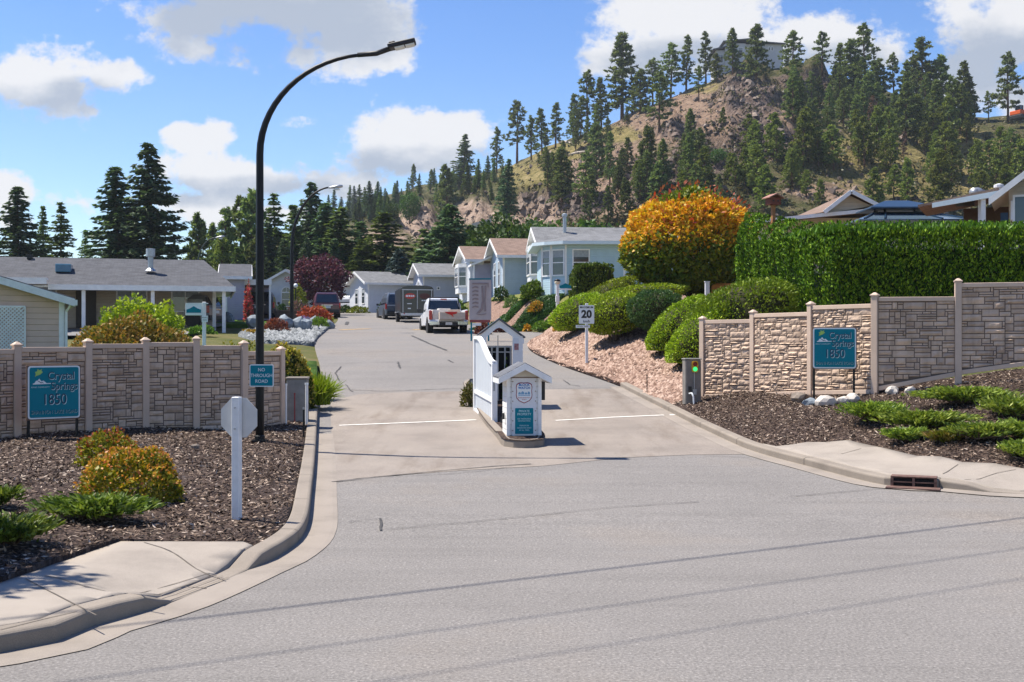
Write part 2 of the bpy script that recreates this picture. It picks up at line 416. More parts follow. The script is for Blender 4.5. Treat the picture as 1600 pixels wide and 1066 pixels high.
def mat_aggregate():
    t = NT('washed_concrete'); v = t.co(); c = (.238, .207, .179)
    big = t.ramp(t.noise(v, .5, 6, .62), [(.3, sc(c, .80)), (.5, c), (.72, (.275, .24, .205))])
    sp = t.ramp(t.noise(v, 120, 3, .75), [(.32, (.55,) * 3), (.5, (1,) * 3), (.68, (1.45,) * 3)])
    st = t.ramp(t.noise(t.co((1.2, .25, 1)), 1.1, 5, .65), [(.33, (.74, .70, .66)), (.5, (1,) * 3), (.7, (1.06, 1.05, 1.04))])
    col = t.mix(.85, t.mix(1.0, big, sp, 'MULTIPLY'), t.mix(1.0, t.mix(1.0, big, sp, 'MULTIPLY'), st, 'MULTIPLY'))
    return t.fin(col, .88, t.bump(t.noise(v, 180, 2, .8), .3, .006), spec=.2)
def mat_walk(name, c, joint=None):
    t = NT(name); v = t.co()
    col = t.ramp(t.noise(v, 1.3, 7, .62), [(.28, sc(c, .80)), (.5, c), (.75, sc(c, 1.10))])
    col = t.mix(1.0, col, t.ramp(t.noise(v, 160, 3, .7), [(.35, (.8,) * 3), (.65, (1.15,) * 3)]), 'MULTIPLY')
    return t.fin(col, .85, t.bump(t.noise(v, 150, 3), .2, .005), spec=.2)
ASPH = mat_asphalt('asphalt', (.205, .192, .180)); ASPH2 = mat_asphalt('asphalt_lane', (.215, .208, .203))
AGG = mat_aggregate(); WALK = mat_walk('pavement_concrete', (.31, .272, .232)); KERB = mat_walk('kerb_concrete', (.25, .215, .178)); GUT = mat_walk('gutter_concrete', (.27, .235, .20))

# ground base, reaching the horizon
def mat_ground():
    t = NT('dry_grass_ground'); v = t.co()
    return t.fin(t.ramp(t.noise(v, .35, 7, .65), [(.3, (.05, .07, .018)), (.5, (.10, .10, .035)), (.7, (.17, .135, .07))]), .95, t.bump(t.noise(v, 9, 5), .6, .1), spec=.1)
def ground():
    xs = sorted(set([-1500, -700, -350, -200] + list(np.arange(-120, -30, 6)) + list(np.arange(-30, 30, 1.0)) + list(np.arange(30, 121, 6)) + [200, 350, 700, 1500]))
    ys = sorted(set([-300, -100, -40] + list(np.arange(-16, 70, 1.0)) + list(np.arange(70, 160, 4)) + [180, 220, 300, 450, 700, 1200, 2500]))
    mb = MB(); n = len(xs)
    vs = [(x, y, T(max(-60, min(60, x)), max(-5, min(150, y))) - .16) for y in ys for x in xs]
    fs = [(j * n + i, j * n + i + 1, (j + 1) * n + i + 1, (j + 1) * n + i) for j in range(len(ys) - 1) for i in range(n - 1)]
    mb.add(vs, fs); o = mb.build('ground', mat_ground(), smooth=True); o['kind'] = 'structure'
ground()
road_pts = [tuple(p) for p in CR_S] + [(-10, 116), (-22, 116)] + [tuple(p) for p in reversed(CL_S)] + [(-40, -30), (60, -30)]
poly_sheet('road', road_pts, lambda x, y: zr(y), ASPH, 2.0)
# concrete entrance apron between the kerbs
def between(line, y0, y1): return [tuple(p) for p in line if y0 <= p.y <= y1]
lft = [p for p in CL_S if 17.2 <= p.y <= 30.7]; rgt = [p for p in CR_S if 21.0 <= p.y <= 32.6]
rgt = sorted(rgt, key=lambda p: p.y)
ap = [G(500, 757), G(560, 748), G(640, 742), G(720, 736), G(850, 729), G(970, 716), G(1080, 711)] + [(p.x - .5, p.y) for p in rgt if p.y > 21.6] + [G(940, 608), G(860, 609), G(760, 611), G(640, 613), G(560, 617)] + [(p.x + .32, p.y) for p in reversed(lft)]
poly_sheet('driveway', ap, lambda x, y: zr(y), AGG, 1.0, dz=.005)

# kerbs and gutters: swept along the road edge
def sweep(name, line, side, prof, mat, zf, hfun=None):
    """prof: list of (offset from the line away from the road, height); side +1/-1 picks the outside"""
    mb = MB(); n = len(prof); vs = []
    for i, p in enumerate(line):
        d = (line[min(i + 1, len(line) - 1)] - line[max(i - 1, 0)]).normalized(); nr = Vector((-d.y, d.x)) * side
        h = hfun(p) if hfun else 1
        for (o, z) in prof:
            q = p + nr * o; vs.append((q.x, q.y, zf(p.x, p.y) + (z * h if z > 0 else z)))
    fs = [(i * n + k, i * n + k + 1, (i + 1) * n + k + 1, (i + 1) * n + k) for i in range(len(line) - 1) for k in range(n - 1)]
    mb.add(vs, fs); o = mb.build(name, mat, smooth=False); o['kind'] = 'structure'
    b = o.modifiers.new('edge', 'BEVEL'); b.width = .02; b.segments = 2; b.limit_method = 'ANGLE'; b.angle_limit = .6; return o
RAMP_L = Vector((-2.66, 10.32))
def hl(p):
    if p.y > 34.5: return .25
    return lerp(.12, 1, sstep(.62, 1.15, abs(p.y - RAMP_L.y + (p.x - RAMP_L.x) * .2)))
def hr(p):
    if p.y < 20 and p.x > 6.3: return lerp(.9, .14, sstep(6.35, 6.9, p.x)) if p.x < 9 else lerp(.14, 1, sstep(9.2, 10.5, p.x))
    return .9
KP = [(-.01, -.05), (-.01, .135), (.03, .15), (.19, .155), (.21, -.1)]
sL = -1 if pdist(CL_NP, -9, 20)[1] != 0 else 1
dl = CL_K[40] - CL_K[39]; outL = 1 if Vector((-dl.y, dl.x)).dot(Vector((-9, 20)) - CL_K[40]) > 0 else -1
dr = CR_K[len(CR_K) // 2 + 10] - CR_K[len(CR_K) // 2 + 9]; outR = 1 if Vector((-dr.y, dr.x)).dot(Vector((12, 28)) - CR_K[len(CR_K) // 2 + 10]) > 0 else -1
ZB = lambda x, y: zr(y)
sweep('kerb', CL_K, outL, KP, KERB, ZB, hl); sweep('kerb', CR_K, outR, KP, KERB, ZB, hr)
glL = [p for p in CL_K if p.y < 24]; glR = [p for p in CR_K if p.x < 8 or p.y < 17]
sweep('gutter', glL, outL, [(-.36, .007), (-.30, .012), (.0, .012)], GUT, ZB); sweep('gutter', CR_K, outR, [(-.34, .007), (-.28, .012), (.0, .012)], GUT, ZB)
def kerb_joints(line, side, hfun, every=9):
    mb = MB()
    for i in range(4, len(line) - 4, every):
        p = line[i]; d = (line[i + 1] - line[i - 1]).normalized(); nr = Vector((-d.y, d.x)) * side; h = hfun(p); vs = []
        for (o_, z) in [(-.014, .014), (-.014, .135 * h), (.03, .153 * h + .002), (.19, .158 * h + .002)]:
            for s_ in (-.007, .007): q = p + nr * o_ + d * s_; vs.append((q.x, q.y, zr(p.y) + z))
        mb.add(vs, [(2 * k, 2 * k + 1, 2 * k + 3, 2 * k + 2) for k in range(3)])
    o = mb.build('kerb_joint', JOINT); o['kind'] = 'structure'
JOINT = M('joint_dirt', (.13, .11, .09), .9, .2, 9)
kerb_joints(CL_K, outL, hl); kerb_joints(CR_K, outR, hr)

# pavements
def offs(line, out, d):
    r = []
    for i, p in enumerate(line):
        t = (line[min(i + 1, len(line) - 1)] - line[max(i - 1, 0)]).normalized(); r.append(p + Vector((-t.y, t.x)) * out * d)
    return r
def zwL(x, y):
    d = pdist(CL_NP, x, y)[0]; r = (1 - sstep(.5, 1.1, abs(y - RAMP_L.y + (x - RAMP_L.x) * .2))) * (1 - sstep(.2, 1.1, d)); return zr(y) + lerp(.15, .024, r)
wl_in = [p for p in offs(CL_K, outL, .205) if p.y <= 11.75]
BACK_L = [(-2.75, 11.78), (-4.02, 11.8), (-4.35, 9.75), (-10, 6.55), (-24, -1.5), (-40, -10.5)]
poly_sheet('pavement', [tuple(p) for p in wl_in] + BACK_L, zwL, WALK, .3, skirt=.3)
wr_in = [p for p in offs(CR_K, outR, .205) if p.y < 21.5 and p.x < 14]
BACK_R = [GT(1212, 698), GT(1262, 692), GT(1325, 691), GT(1380, 703), GT(1432, 716), GT(1503, 726), GT(1600, 735), (9.5, 18.0), (13.6, 20.2)]
wr = sorted(wr_in, key=lambda p: p.x)
def zwR(x, y):
    d, s = pdist(CR_NP, x, y); return zr(y) + lerp(.138, .03, sstep(6.4, 7.1, x) * (1 - sstep(9.2, 10.5, x)) * (1 - sstep(.3, 1.2, d))) * (1 - sstep(.2, 1.5, d)) + (T(x, y) - zr(y) + .035) * sstep(.2, 1.5, d)
poly_sheet('pavement', [tuple(p) for p in wr] + list(reversed(BACK_R)), zwR, WALK, .3, skirt=.3)

# joints, cracks, paint
def strips(name, lines, mat, zf, dz, jag=.0, seed=1):
    mb = MB(); rg = random.Random(seed)
    for pts, w in lines:
        L = []
        for (a, b) in zip(pts, pts[1:]):
            a, b = Vector(a), Vector(b); m = max(1, int((b - a).length / .18))
            for k in range(m): L.append(a.lerp(b, k / m))
        L.append(Vector(pts[-1]))
        for i in range(1, len(L) - 1): L[i] = L[i] + Vector((rg.uniform(-jag, jag), rg.uniform(-jag, jag)))
        vs = []
        for i, p in enumerate(L):
            d = (L[min(i + 1, len(L) - 1)] - L[max(i - 1, 0)]); d = d.normalized() if d.length > 1e-6 else Vector((1, 0)); nr = Vector((-d.y, d.x))
            ww = w * (rg.uniform(.35, 1.0) if jag else 1)
            for s_ in (-.5, .5):
                q = p + nr * ww * s_; vs.append((q.x, q.y, zf(q.x, q.y) + dz))
        mb.add(vs, [(2 * i, 2 * i + 1, 2 * i + 3, 2 * i + 2) for i in range(len(L) - 1)])
    o = mb.build(name, mat); o['kind'] = 'structure'; return o
TAR = M('crack_filler', (.055, .052, .05), .8, .3, 9)
JOINT = M('joint_dirt', (.13, .11, .09), .9, .2, 9)
PAINTW = M('worn_white_line', (.62, .59, .54), .8, .2, 9, 0, 60); PAINTY = M('worn_yellow_line', (.46, .30, .13), .8, .3, 8)
g = lambda *p: [G(*q) for q in p]
strips('pavement_crack', [
    (g((518, 755), (600, 745), (700, 736), (770, 730), (830, 726)), .05), (g((600, 747), (700, 742), (760, 736), (800, 730)), .02),
    (g((545, 817), (595, 812)), .025), (g((594, 812), (595, 831)), .04), (g((598, 830), (700, 820), (830, 808), (950, 795), (1092, 785)), .022),
    (g((1235, 777), (1320, 770), (1385, 765)), .02), (g((1100, 713), (1170, 716)), .015)], TAR, ZB, .014, .008, 3)
strips('pavement_crack', [
    (g((500, 608), (600, 612), (735, 607)), .05), (g((862, 608), (1000, 606)), .03), (g((530, 596), (524, 583), (533, 573)), .05), (g((540, 601), (547, 611), (552, 613)), .04),
    (g((644, 525), (672, 538), (698, 548)), .16), (g((622, 566), (625, 576)), .09), (g((880, 594), (890, 602), (906, 604)), .05), (g((700, 563), (708, 567)), .1),
    (g((512, 553), (560, 551), (640, 549), (760, 552)), .05), (g((530, 515), (620, 513), (720, 520)), .10), (g((541, 508), (543, 503)), .3), (g((505, 569), (640, 566)), .04)], TAR, ZB, .014, .02, 5)
strips('road_marking', [(g((530, 666), (600, 663), (744, 657)), .12), (g((868, 658), (960, 653), (1054, 649)), .12)], PAINTW, ZB, .013)
strips('road_marking', [(g((531, 516), (578, 514)), .42), (g((645, 516), (658, 515)), .3)], PAINTY, ZB, .013)
jl = lambda *p: [tuple(P(x, y, (CAMH - .15) * FPX / (y - 533)).xy) for x, y in p]
jr = lambda *p: [tuple(P(x, y, (CAMH - .085) * FPX / (y - 533)).xy) for x, y in p]
strips('pavement_joint', [(jr((215, 921), (328, 886)), .010), (jr((226, 926), (338, 888)), .010), (jr((237, 930), (348, 890)), .010), (jr((248, 933), (357, 892)), .010),
    (jl((70, 900), (245, 932)), .014), (jl((225, 848), (352, 885)), .012), (jl((0, 985), (120, 956)), .010), (jl((40, 905), (150, 962)), .012)], JOINT, zwL, .006)
strips('pavement_joint', [([(6.45, 17.25), (6.92, 17.87)], .014), ([(6.62, 16.85), (7.6, 17.38)], .014), ([(5.6, 19.6), (6.1, 20.02)], .014)], JOINT, zwR, .006)

# planted beds
def mat_mulch():
    t = NT('bark_mulch'); v = t.co((1, 1, .4))
    vo = t.new('ShaderNodeTexVoronoi'); vo.inputs['Scale'].default_value = 24; t.l.new(v, vo.inputs['Vector'])
    col = t.ramp(vo.outputs['Color'], [(0, (.022, .014, .012)), (.5, (.05, .034, .028)), (.85, (.10, .07, .055)), (1, (.20, .15, .12))])
    return t.fin(col, .9, t.bump(vo.outputs['Distance'], 1, .03), spec=.15)
def mat_gravel(name, cols, s):
    t = NT(name); v = t.co()
    vo = t.new('ShaderNodeTexVoronoi'); vo.inputs['Scale'].default_value = s; t.l.new(v, vo.inputs['Vector'])
    col = t.ramp(vo.outputs['Color'], [(i / (len(cols) - 1), c) for i, c in enumerate(cols)])
    return t.fin(col, .9, t.bump(vo.outputs['Distance'], 1, .06), spec=.15)
MULCH = mat_mulch(); PINK = mat_gravel('pink_gravel', [(.14, .085, .062), (.25, .16, .12), (.33, .225, .175)], 13)
WROCK = mat_gravel('white_gravel', [(.10, .11, .115), (.17, .185, .195), (.24, .255, .265)], 11)
def mat_lawn():
    t = NT('lawn_green'); v = t.co()
    return t.fin(t.ramp(t.noise(v, 1.6, 8, .7), [(.3, (.03, .075, .010)), (.5, (.06, .125, .016)), (.7, (.11, .16, .03))]), .9, t.bump(t.noise(v, 70, 4), .8, .05), spec=.1)
def mat_drylawn():
    t = NT('dry_lawn'); v = t.co()
    return t.fin(t.ramp(t.noise(v, 1.1, 8, .7), [(.3, (.06, .11, .018)), (.5, (.17, .18, .05)), (.7, (.30, .25, .11))]), .9, t.bump(t.noise(v, 50, 4), .8, .06), spec=.1)
LAWN, DRYL = mat_lawn(), mat_drylawn()
bl = [tuple(p) for p in offs(CL_K, outL, .2) if 11.72 <= p.y <= 29.2]
BEDL = [(-4.02, 11.8), (-2.62, 11.78)] + bl + [(-5.2, 29.2), (-5.6, 26), (-6.8, 24.0), (-8.4, 22.3), (-9.6, 20.9), (-13, 17), (-24, 6), (-24, -1.5), (-10, 6.55), (-4.35, 9.75)]
TN = lambda x, y: T(x, y) - .035 + .045 * noise.noise((x * .9, y * .9, 0)) + .02 * noise.noise((x * 5, y * 5, 3))
poly_sheet('mulch_bed', BEDL, lambda x, y: TN(x, y) + .03, MULCH, .5, skirt=.3)
br = sorted([tuple(p) for p in offs(CR_K, outR, .2) if 21.2 <= p.y <= 28.2 and p.x < 6], key=lambda p: -p[1])
BEDR = br + BACK_R + [ (22, 25), (22, 27), (11, 24.8), (9.2, 24.6), (7.7, 24.9), (6.3, 27.6), (4.7, 29.2)]
poly_sheet('mulch_bed', BEDR, lambda x, y: TN(x, y) + .03, MULCH, .5, skirt=.3)
bp = sorted([tuple(p) for p in offs(CR_S, outR, .02) if 27.6 <= p.y <= 57 and p.x < 6], key=lambda p: p[1])
BANK = bp + [(6, 57), (16, 50), (16, 30), (6.0, 28.0), (4.8, 28.9)]
poly_sheet('gravel_bank', BANK, lambda x, y: TN(x, y) + .02, PINK, .6, skirt=.3)
b2 = sorted([tuple(p) for p in CR_S if 57 <= p.y <= 76 and p.x < 6], key=lambda p: p[1])
b3 = sorted([tuple(p) for p in offs(CR_S, outR, 1.7) if 57 <= p.y <= 77 and p.x < 6], key=lambda p: -p[1])
poly_sheet('gravel_bank', b2 + b3, lambda x, y: TN(x, y) + .025, PINK, 1.0, skirt=.3)
poly_sheet('lawn', [(6, 57)] + b3[::-1] + [(-1, 80), (12, 80), (20, 60), (16, 50)], lambda x, y: TN(x, y) + .03, DRYL, 1.0, skirt=.3)
ll = sorted([tuple(p) for p in offs(CL_S, outL, .1) if 29.2 <= p.y <= 40], key=lambda p: p[1])
poly_sheet('lawn', [(-5.2, 29.2)] + ll + [(-30, 40), (-30, 14), (-13, 17), (-9.6, 20.9), (-8.4, 22.3), (-6.8, 24), (-5.6, 26)], lambda x, y: TN(x, y) + .03, LAWN, 1.0, skirt=.3)
gl = sorted([tuple(p) for p in offs(CL_S, outL, .02) if 49 <= p.y <= 71], key=lambda p: p[1])
poly_sheet('white_gravel', gl + [(-12.4, 71), (-12.2, 62), (-12.9, 58.5), (-12.6, 53), (-10.6, 49)], lambda x, y: TN(x, y) + .03, WROCK, 1.0, skirt=.3)
poly_sheet('lawn', [(-12.2, 61), (-11.6, 66), (-20, 68), (-22, 61)], lambda x, y: TN(x, y) + .06, LAWN, 1.0, skirt=.3)
poly_sheet('driveway', [(-14.4, 50), (-14.9, 58), (-15.5, 66), (-40, 66), (-40, 50)], lambda x, y: TN(x, y) + .05, ASPH2, 1.0)
poly_sheet('path', [(-11.2, 68), (-11.4, 71), (-25, 71.5), (-25, 67.6)], lambda x, y: TN(x, y) + .07, WALK, 1.0)

# loose cover lying on the beds: chips and pebbles no one could count
def in_poly(X, Y, poly):
    p = np.array(poly); c = np.zeros(len(X), bool); j = len(p) - 1
    for i in range(len(p)):
        with np.errstate(divide='ignore', invalid='ignore'):
            c ^= ((p[i, 1] > Y) != (p[j, 1] > Y)) & (X < (p[j, 0] - p[i, 0]) * (Y - p[i, 1]) / (p[j, 1] - p[i, 1]) + p[i, 0])
        j = i
    return c
def scatter_in(poly, n, rng, box=None):
    p = np.array(poly); b = box or (p[:, 0].min(), p[:, 0].max(), p[:, 1].min(), p[:, 1].max())
    X = rng.uniform(b[0], b[1], n); Y = rng.uniform(b[2], b[3], n); k = in_poly(X, Y, poly); return X[k], Y[k]
def tgrid(f, box, st):
    nx, ny = int((box[1] - box[0]) / st) + 2, int((box[3] - box[2]) / st) + 2
    A = np.array([[f(box[0] + i * st, box[2] + j * st) for i in range(nx)] for j in range(ny)])
    def ev(X, Y):
        fx, fy = (X - box[0]) / st, (Y - box[2]) / st; i = np.clip(fx.astype(int), 0, nx - 2); j = np.clip(fy.astype(int), 0, ny - 2); a, b = fx - i, fy - j
        return (A[j, i] * (1 - a) + A[j, i + 1] * a) * (1 - b) + (A[j + 1, i] * (1 - a) + A[j + 1, i + 1] * a) * b
    return ev
def chips(name, poly, n, box, seed, mat, L=.075, W=.022, lift=.045):
    rng = np.random.default_rng(seed); X, Y = scatter_in(poly, n, rng, box); Z = tgrid(TN, box, .4)(X, Y) + lift + rng.uniform(-.012, .022, len(X))
    C = np.stack([X, Y, Z], 1); t = rng.normal(size=(len(C), 3)); t[:, 2] *= .35
    V = leaves(rng, C, L, W, t, .1, np.tile([0, 0, 1.], (len(C), 1)), .9)
    np_quads(name, V, mat)['kind'] = 'stuff'
def chipmat():
    t = NT('wood_chip'); g_ = t.new('ShaderNodeNewGeometry')
    col = t.ramp(g_.outputs['Random Per Island'], [(0, (.03, .019, .012)), (.4, (.085, .054, .036)), (.7, (.17, .115, .08)), (.88, (.32, .24, .18)), (1, (.55, .45, .36))])
    return t.fin(col, .75, None, spec=.3)
CHIP = chipmat()
chips('wood_chips', BEDL, 75000, (-10, -2.0, 9, 29), 11, CHIP, lift=.035); chips('wood_chips', BEDR, 60000, (3.4, 14, 17.5, 29), 12, CHIP)
def stones(name, poly, n, box, seed, mat, r0, r1, lift=.02, zf=None):
    rng = np.random.default_rng(seed); X, Y = scatter_in(poly, n, rng, box); Z = tgrid(zf or TN, box, .4)(X, Y) + lift
    base = np.array([[1, 0, 0], [-.5, .87, 0], [-.5, -.87, 0], [0, 0, .85], [0, 0, -.6]]); F4 = [(0, 1, 3, 3), (1, 2, 3, 3), (2, 0, 3, 3)]
    m = len(X); r = rng.uniform(r0, r1, (m, 1, 1)) * rng.uniform(.7, 1.3, (m, 5, 1)); a = rng.uniform(0, 6.28, m); c, s = np.cos(a), np.sin(a)
    B = base[None] * r; R = np.stack([B[..., 0] * c[:, None] - B[..., 1] * s[:, None], B[..., 0] * s[:, None] + B[..., 1] * c[:, None], B[..., 2]], -1)
    R += np.stack([X, Y, Z], 1)[:, None]
    me = bpy.data.meshes.new(name); vs = R.reshape(-1, 3); fs = (np.array([(0, 1, 3), (1, 2, 3), (2, 0, 3)])[None] + 5 * np.arange(m)[:, None, None]).reshape(-1, 3)
    me.vertices.add(len(vs)); me.vertices.foreach_set('co', vs.astype(np.float32).reshape(-1)); me.loops.add(fs.size); me.loops.foreach_set('vertex_index', fs.astype(np.int32).reshape(-1))
    me.polygons.add(len(fs)); me.polygons.foreach_set('loop_start', np.arange(0, fs.size, 3, dtype=np.int32)); me.polygons.foreach_set('loop_total', np.full(len(fs), 3, dtype=np.int32))
    me.update(); me.validate(); me.materials.append(mat); o = link(bpy.data.objects.new(name, me)); o['kind'] = 'stuff'; return o
def stonemat(name, cols):
    t = NT(name); g_ = t.new('ShaderNodeNewGeometry')
    return t.fin(t.ramp(g_.outputs['Random Per Island'], [(i / (len(cols) - 1), c) for i, c in enumerate(cols)]), .85, None, spec=.2)
stones('gravel', BANK, 42000, (0, 11, 27.5, 52), 21, stonemat('pink_pebble', [(.13, .078, .058), (.24, .155, .118), (.33, .225, .175), (.42, .31, .25)]), .04, .095)
stones('white_gravel_stones', gl + [(-12.4, 71), (-12.2, 62), (-12.9, 58.5), (-12.6, 53), (-10.6, 49)], 4000, (-16, -7, 48, 72), 22, stonemat('white_pebble', [(.10, .11, .115), (.19, .205, .215), (.30, .315, .325)]), .06, .14, .05)
# ------------------------------------------------------------------ stone-look fences
def mat_fence(name, c):
    t = NT(name); v = t.co()
    gi = t.new('ShaderNodeNewGeometry'); col = t.ramp(t.noise(v, 4, 7, .65), [(.28, sc(c, .80)), (.5, c), (.74, sc(c, 1.15))])
    col = t.mix(1.0, col, t.ramp(gi.outputs['Random Per Island'], [(0, (.78, .77, .76)), (.5, (1, 1, 1)), (1, (1.18, 1.17, 1.14))]), 'MULTIPLY')
    col = t.mix(.8, col, t.mix(1.0, col, t.ramp(t.noise(t.co((5, 5, .6)), 1.0, 5, .65), [(.35, (.74, .72, .70)), (.55, (1, 1, 1)), (.75, (1.08, 1.07, 1.05))]), 'MULTIPLY'))
    return t.fin(col, .8, t.bump(t.noise(v, 55, 4, .65), .45, .014), spec=.2)
STONE = mat_fence('moulded_stone', (.56, .42, .315)); POSTM = M('fence_post_vinyl', (.56, .425, .325), .65, .08, 3, .08, 40)
JOINTD = M('stone_joint', (.12, .09, .07), .9, .15, 6)
def stone_panel(A, B, za, zb, zt, seed):
    """raised ashlar blocks between two fence posts; A, B are the ground points, front on the right of A->B seen from the street"""
    rg = random.Random(seed); a, b = Vector(A), Vector(B); L = (b - a).length; u = (b - a) / L; nrm_ = Vector((u.y, -u.x))
    mb = MB(); base = lambda s: lerp(za, zb, s / L)
    def pt(s, z, o): q = a + u * s + nrm_ * o; return (q.x, q.y, z)
    mb.ext([pt(0, za, -.03), pt(L, zb, -.03), pt(L, zt, -.03), pt(0, zt, -.03)], Vector((nrm_.x, nrm_.y, 0)) * .045)
    mb.cur = 1; zlo = min(za, zb); uw, uh = .055, .05; nx, nz_ = int(L / uw), int((zt - zlo) / uh) + 1; used = [[False] * nz_ for _ in range(nx)]
    for k in range(nz_):
        for i in range(nx):
            if used[i][k]: continue
            w = rg.choice([2, 3, 4, 4, 5, 6, 7, 8]); h = rg.choice([1, 1, 2, 2, 3]) if w < 5 else rg.choice([1, 1, 2, 2, 3])
            ww = 0
            while ww < w and i + ww < nx and not used[i + ww][k]: ww += 1
            h = min(h, nz_ - k)
            if i + ww < nx and not used[i + ww][k] and i + ww == nx - 1: ww += 1
            hh = 1
            while hh < h and all(not used[i + q][k + hh] for q in range(ww)): hh += 1
            for q in range(ww):
                for r in range(hh): used[i + q][k + r] = True
            x0, x1 = i * uw, min(L, (i + ww) * uw) if i + ww < nx else L; z0, z1 = zlo + k * uh, min(zt, zlo + (k + hh) * uh)
            zb0, zb1 = max(z0, base(x0) + .01), max(z0, base(x1) + .01)
            if z1 - max(zb0, zb1) < .025: continue
            g_ = .0085; dpt = rg.uniform(.024, .05); nxs, nzs = max(2, int((x1 - x0) / .07) + 1), max(2, int((z1 - z0) / .06) + 1)
            tx, tz = rg.uniform(-.012, .012), rg.uniform(-.012, .012)
            vs = []; 
            for jj in range(nzs + 1):
                for ii in range(nxs + 1):
                    fx, fz = ii / nxs, jj / nzs; edge = ii in (0, nxs) or jj in (0, nzs)
                    xx = lerp(x0 + g_, x1 - g_, fx); zz = lerp(lerp(zb0, zb1, fx) + g_, z1 - g_, fz)
                    if not edge: xx += rg.uniform(-.008, .008); zz += rg.uniform(-.008, .008)
                    o = dpt + tx * (fx - .5) * 2 + tz * (fz - .5) * 2 + rg.uniform(-.007, .007)
                    if edge: o = o * .55 + rg.uniform(-.004, .004)
                    vs.append(pt(xx, zz, max(.017, o)))
            W = nxs + 1; fs = [(j2 * W + i2, j2 * W + i2 + 1, (j2 + 1) * W + i2 + 1, (j2 + 1) * W + i2) for j2 in range(nzs) for i2 in range(nxs)]
            ring = [i2 for i2 in range(W)] + [j2 * W + nxs for j2 in range(1, nzs + 1)] + [nzs * W + i2 for i2 in range(nxs - 1, -1, -1)] + [j2 * W for j2 in range(nzs - 1, 0, -1)]
            bk = len(vs); 
            for r in ring:
                p = Vector(vs[r]); q = p - Vector((nrm_.x, nrm_.y, 0)) * ((p.xy - a).dot(nrm_) - .012); vs.append((q.x, q.y, q.z))
            m = len(ring); fs += [(ring[q], bk + q, bk + (q + 1) % m, ring[(q + 1) % m]) for q in range(m)]
            mb.add(vs, fs)
    return mb
def fence(label, posts, seed, gaps=()):
    o = thing('stone_fence', label, 'fence', (0, 0, 0))
    org = Vector(posts[0][:3]); o.location = org
    P_ = [(x - org.x, y - org.y, zb - org.z, zt - org.z) for x, y, zb, zt in posts]
    for i, (x, y, zb, zt) in enumerate(P_):
        q = P_[min(i + 1, len(P_) - 1)]; r = P_[max(i - 1, 0)]; ang = math.atan2(q[1] - r[1], q[0] - r[0])
        R = Matrix.Translation((x, y, 0)) @ Matrix.Rotation(ang, 4, 'Z')
        mb = MB(); mb.box(-.066, .066, -.066, .066, zb - .2, zt - .075, R); p = mb.build('post', POSTM, o, bevel=.008)
        c = MB(); w = .082
        c.box(-w, w, -w, w, zt - .078, zt - .045, R)
        top = [R @ Vector(v) for v in ((-.07, -.07, zt - .045), (.07, -.07, zt - .045), (.07, .07, zt - .045), (-.07, .07, zt - .045), (-.02, -.02, zt), (.02, -.02, zt), (.02, .02, zt), (-.02, .02, zt))]
        c.add(top, [(0, 1, 5, 4), (1, 2, 6, 5), (2, 3, 7, 6), (3, 0, 4, 7), (4, 5, 6, 7)]); c.build('cap', POSTM, p, bevel=.006)
    for i in range(len(P_) - 1):
        a, b = P_[i], P_[i + 1]; A, B = Vector(a[:2]), Vector(b[:2]); u = (B - A).normalized(); A2, B2 = A + u * .066, B - u * .066
        zt = min(a[3], b[3]) - .10; up = gaps.get(i, .03) if gaps else .03
        za, zb = a[2] + up, b[2] + up
        stone_panel(A2, B2, za + .09, zb + .09, zt - .085, seed + i).build('panel', [JOINTD, STONE], o, bevel=0)
        r = MB(); n_ = Vector((u.y, -u.x, 0))
        r.ext([(A2.x, A2.y, zt - .09) + () if False else (A2.x - n_.x * .045, A2.y - n_.y * .045, zt - .09), (B2.x - n_.x * .045, B2.y - n_.y * .045, zt - .09), (B2.x - n_.x * .045, B2.y - n_.y * .045, zt), (A2.x - n_.x * .045, A2.y - n_.y * .045, zt)], n_ * .095)
        r.build('top_rail', POSTM, o, bevel=.006)
        r = MB(); r.ext([(A2.x - n_.x * .045, A2.y - n_.y * .045, za), (B2.x - n_.x * .045, B2.y - n_.y * .045, zb), (B2.x - n_.x * .045, B2.y - n_.y * .045, zb + .092), (A2.x - n_.x * .045, A2.y - n_.y * .045, za + .092)], n_ * .092)
        r.build('bottom_rail', POSTM, o, bevel=.006)
    return o
def fpost(x, ytop, ybase, d):
    t, b = P(x, ytop, d), P(x, ybase, d); return (t.x, t.y, b.z, t.z)
left_posts = [fpost(-190, 540, 748, 18.9), fpost(-80, 537, 730, 19.8), fpost(26, 534, 716, 20.7), fpost(137, 529, 703, 21.7), fpost(227, 527, 693, 22.6), fpost(307, 525, 686, 22.9), fpost(381, 532, 680, 23.2), fpost(439, 541, 668, 24.3)]
fence('tan stone-look fence on the left of the entrance, with posts under small caps', left_posts, 100, {4: .10, 3: .05, 2: .03})
right_posts = [fpost(1098, 494, 624, 28.4), fpost(1177, 484, 622, 27.3), fpost(1267, 471, 619, 25.5), fpost(1367, 457, 618, 24.0), fpost(1497, 435, 596, 23.7), fpost(1665, 419, 575, 23.1), fpost(1850, 405, 560, 22.6)]
fence('tan stone-look fence stepping up the bank on the right below the tall hedge', right_posts, 300, {3: .1, 4: .14})

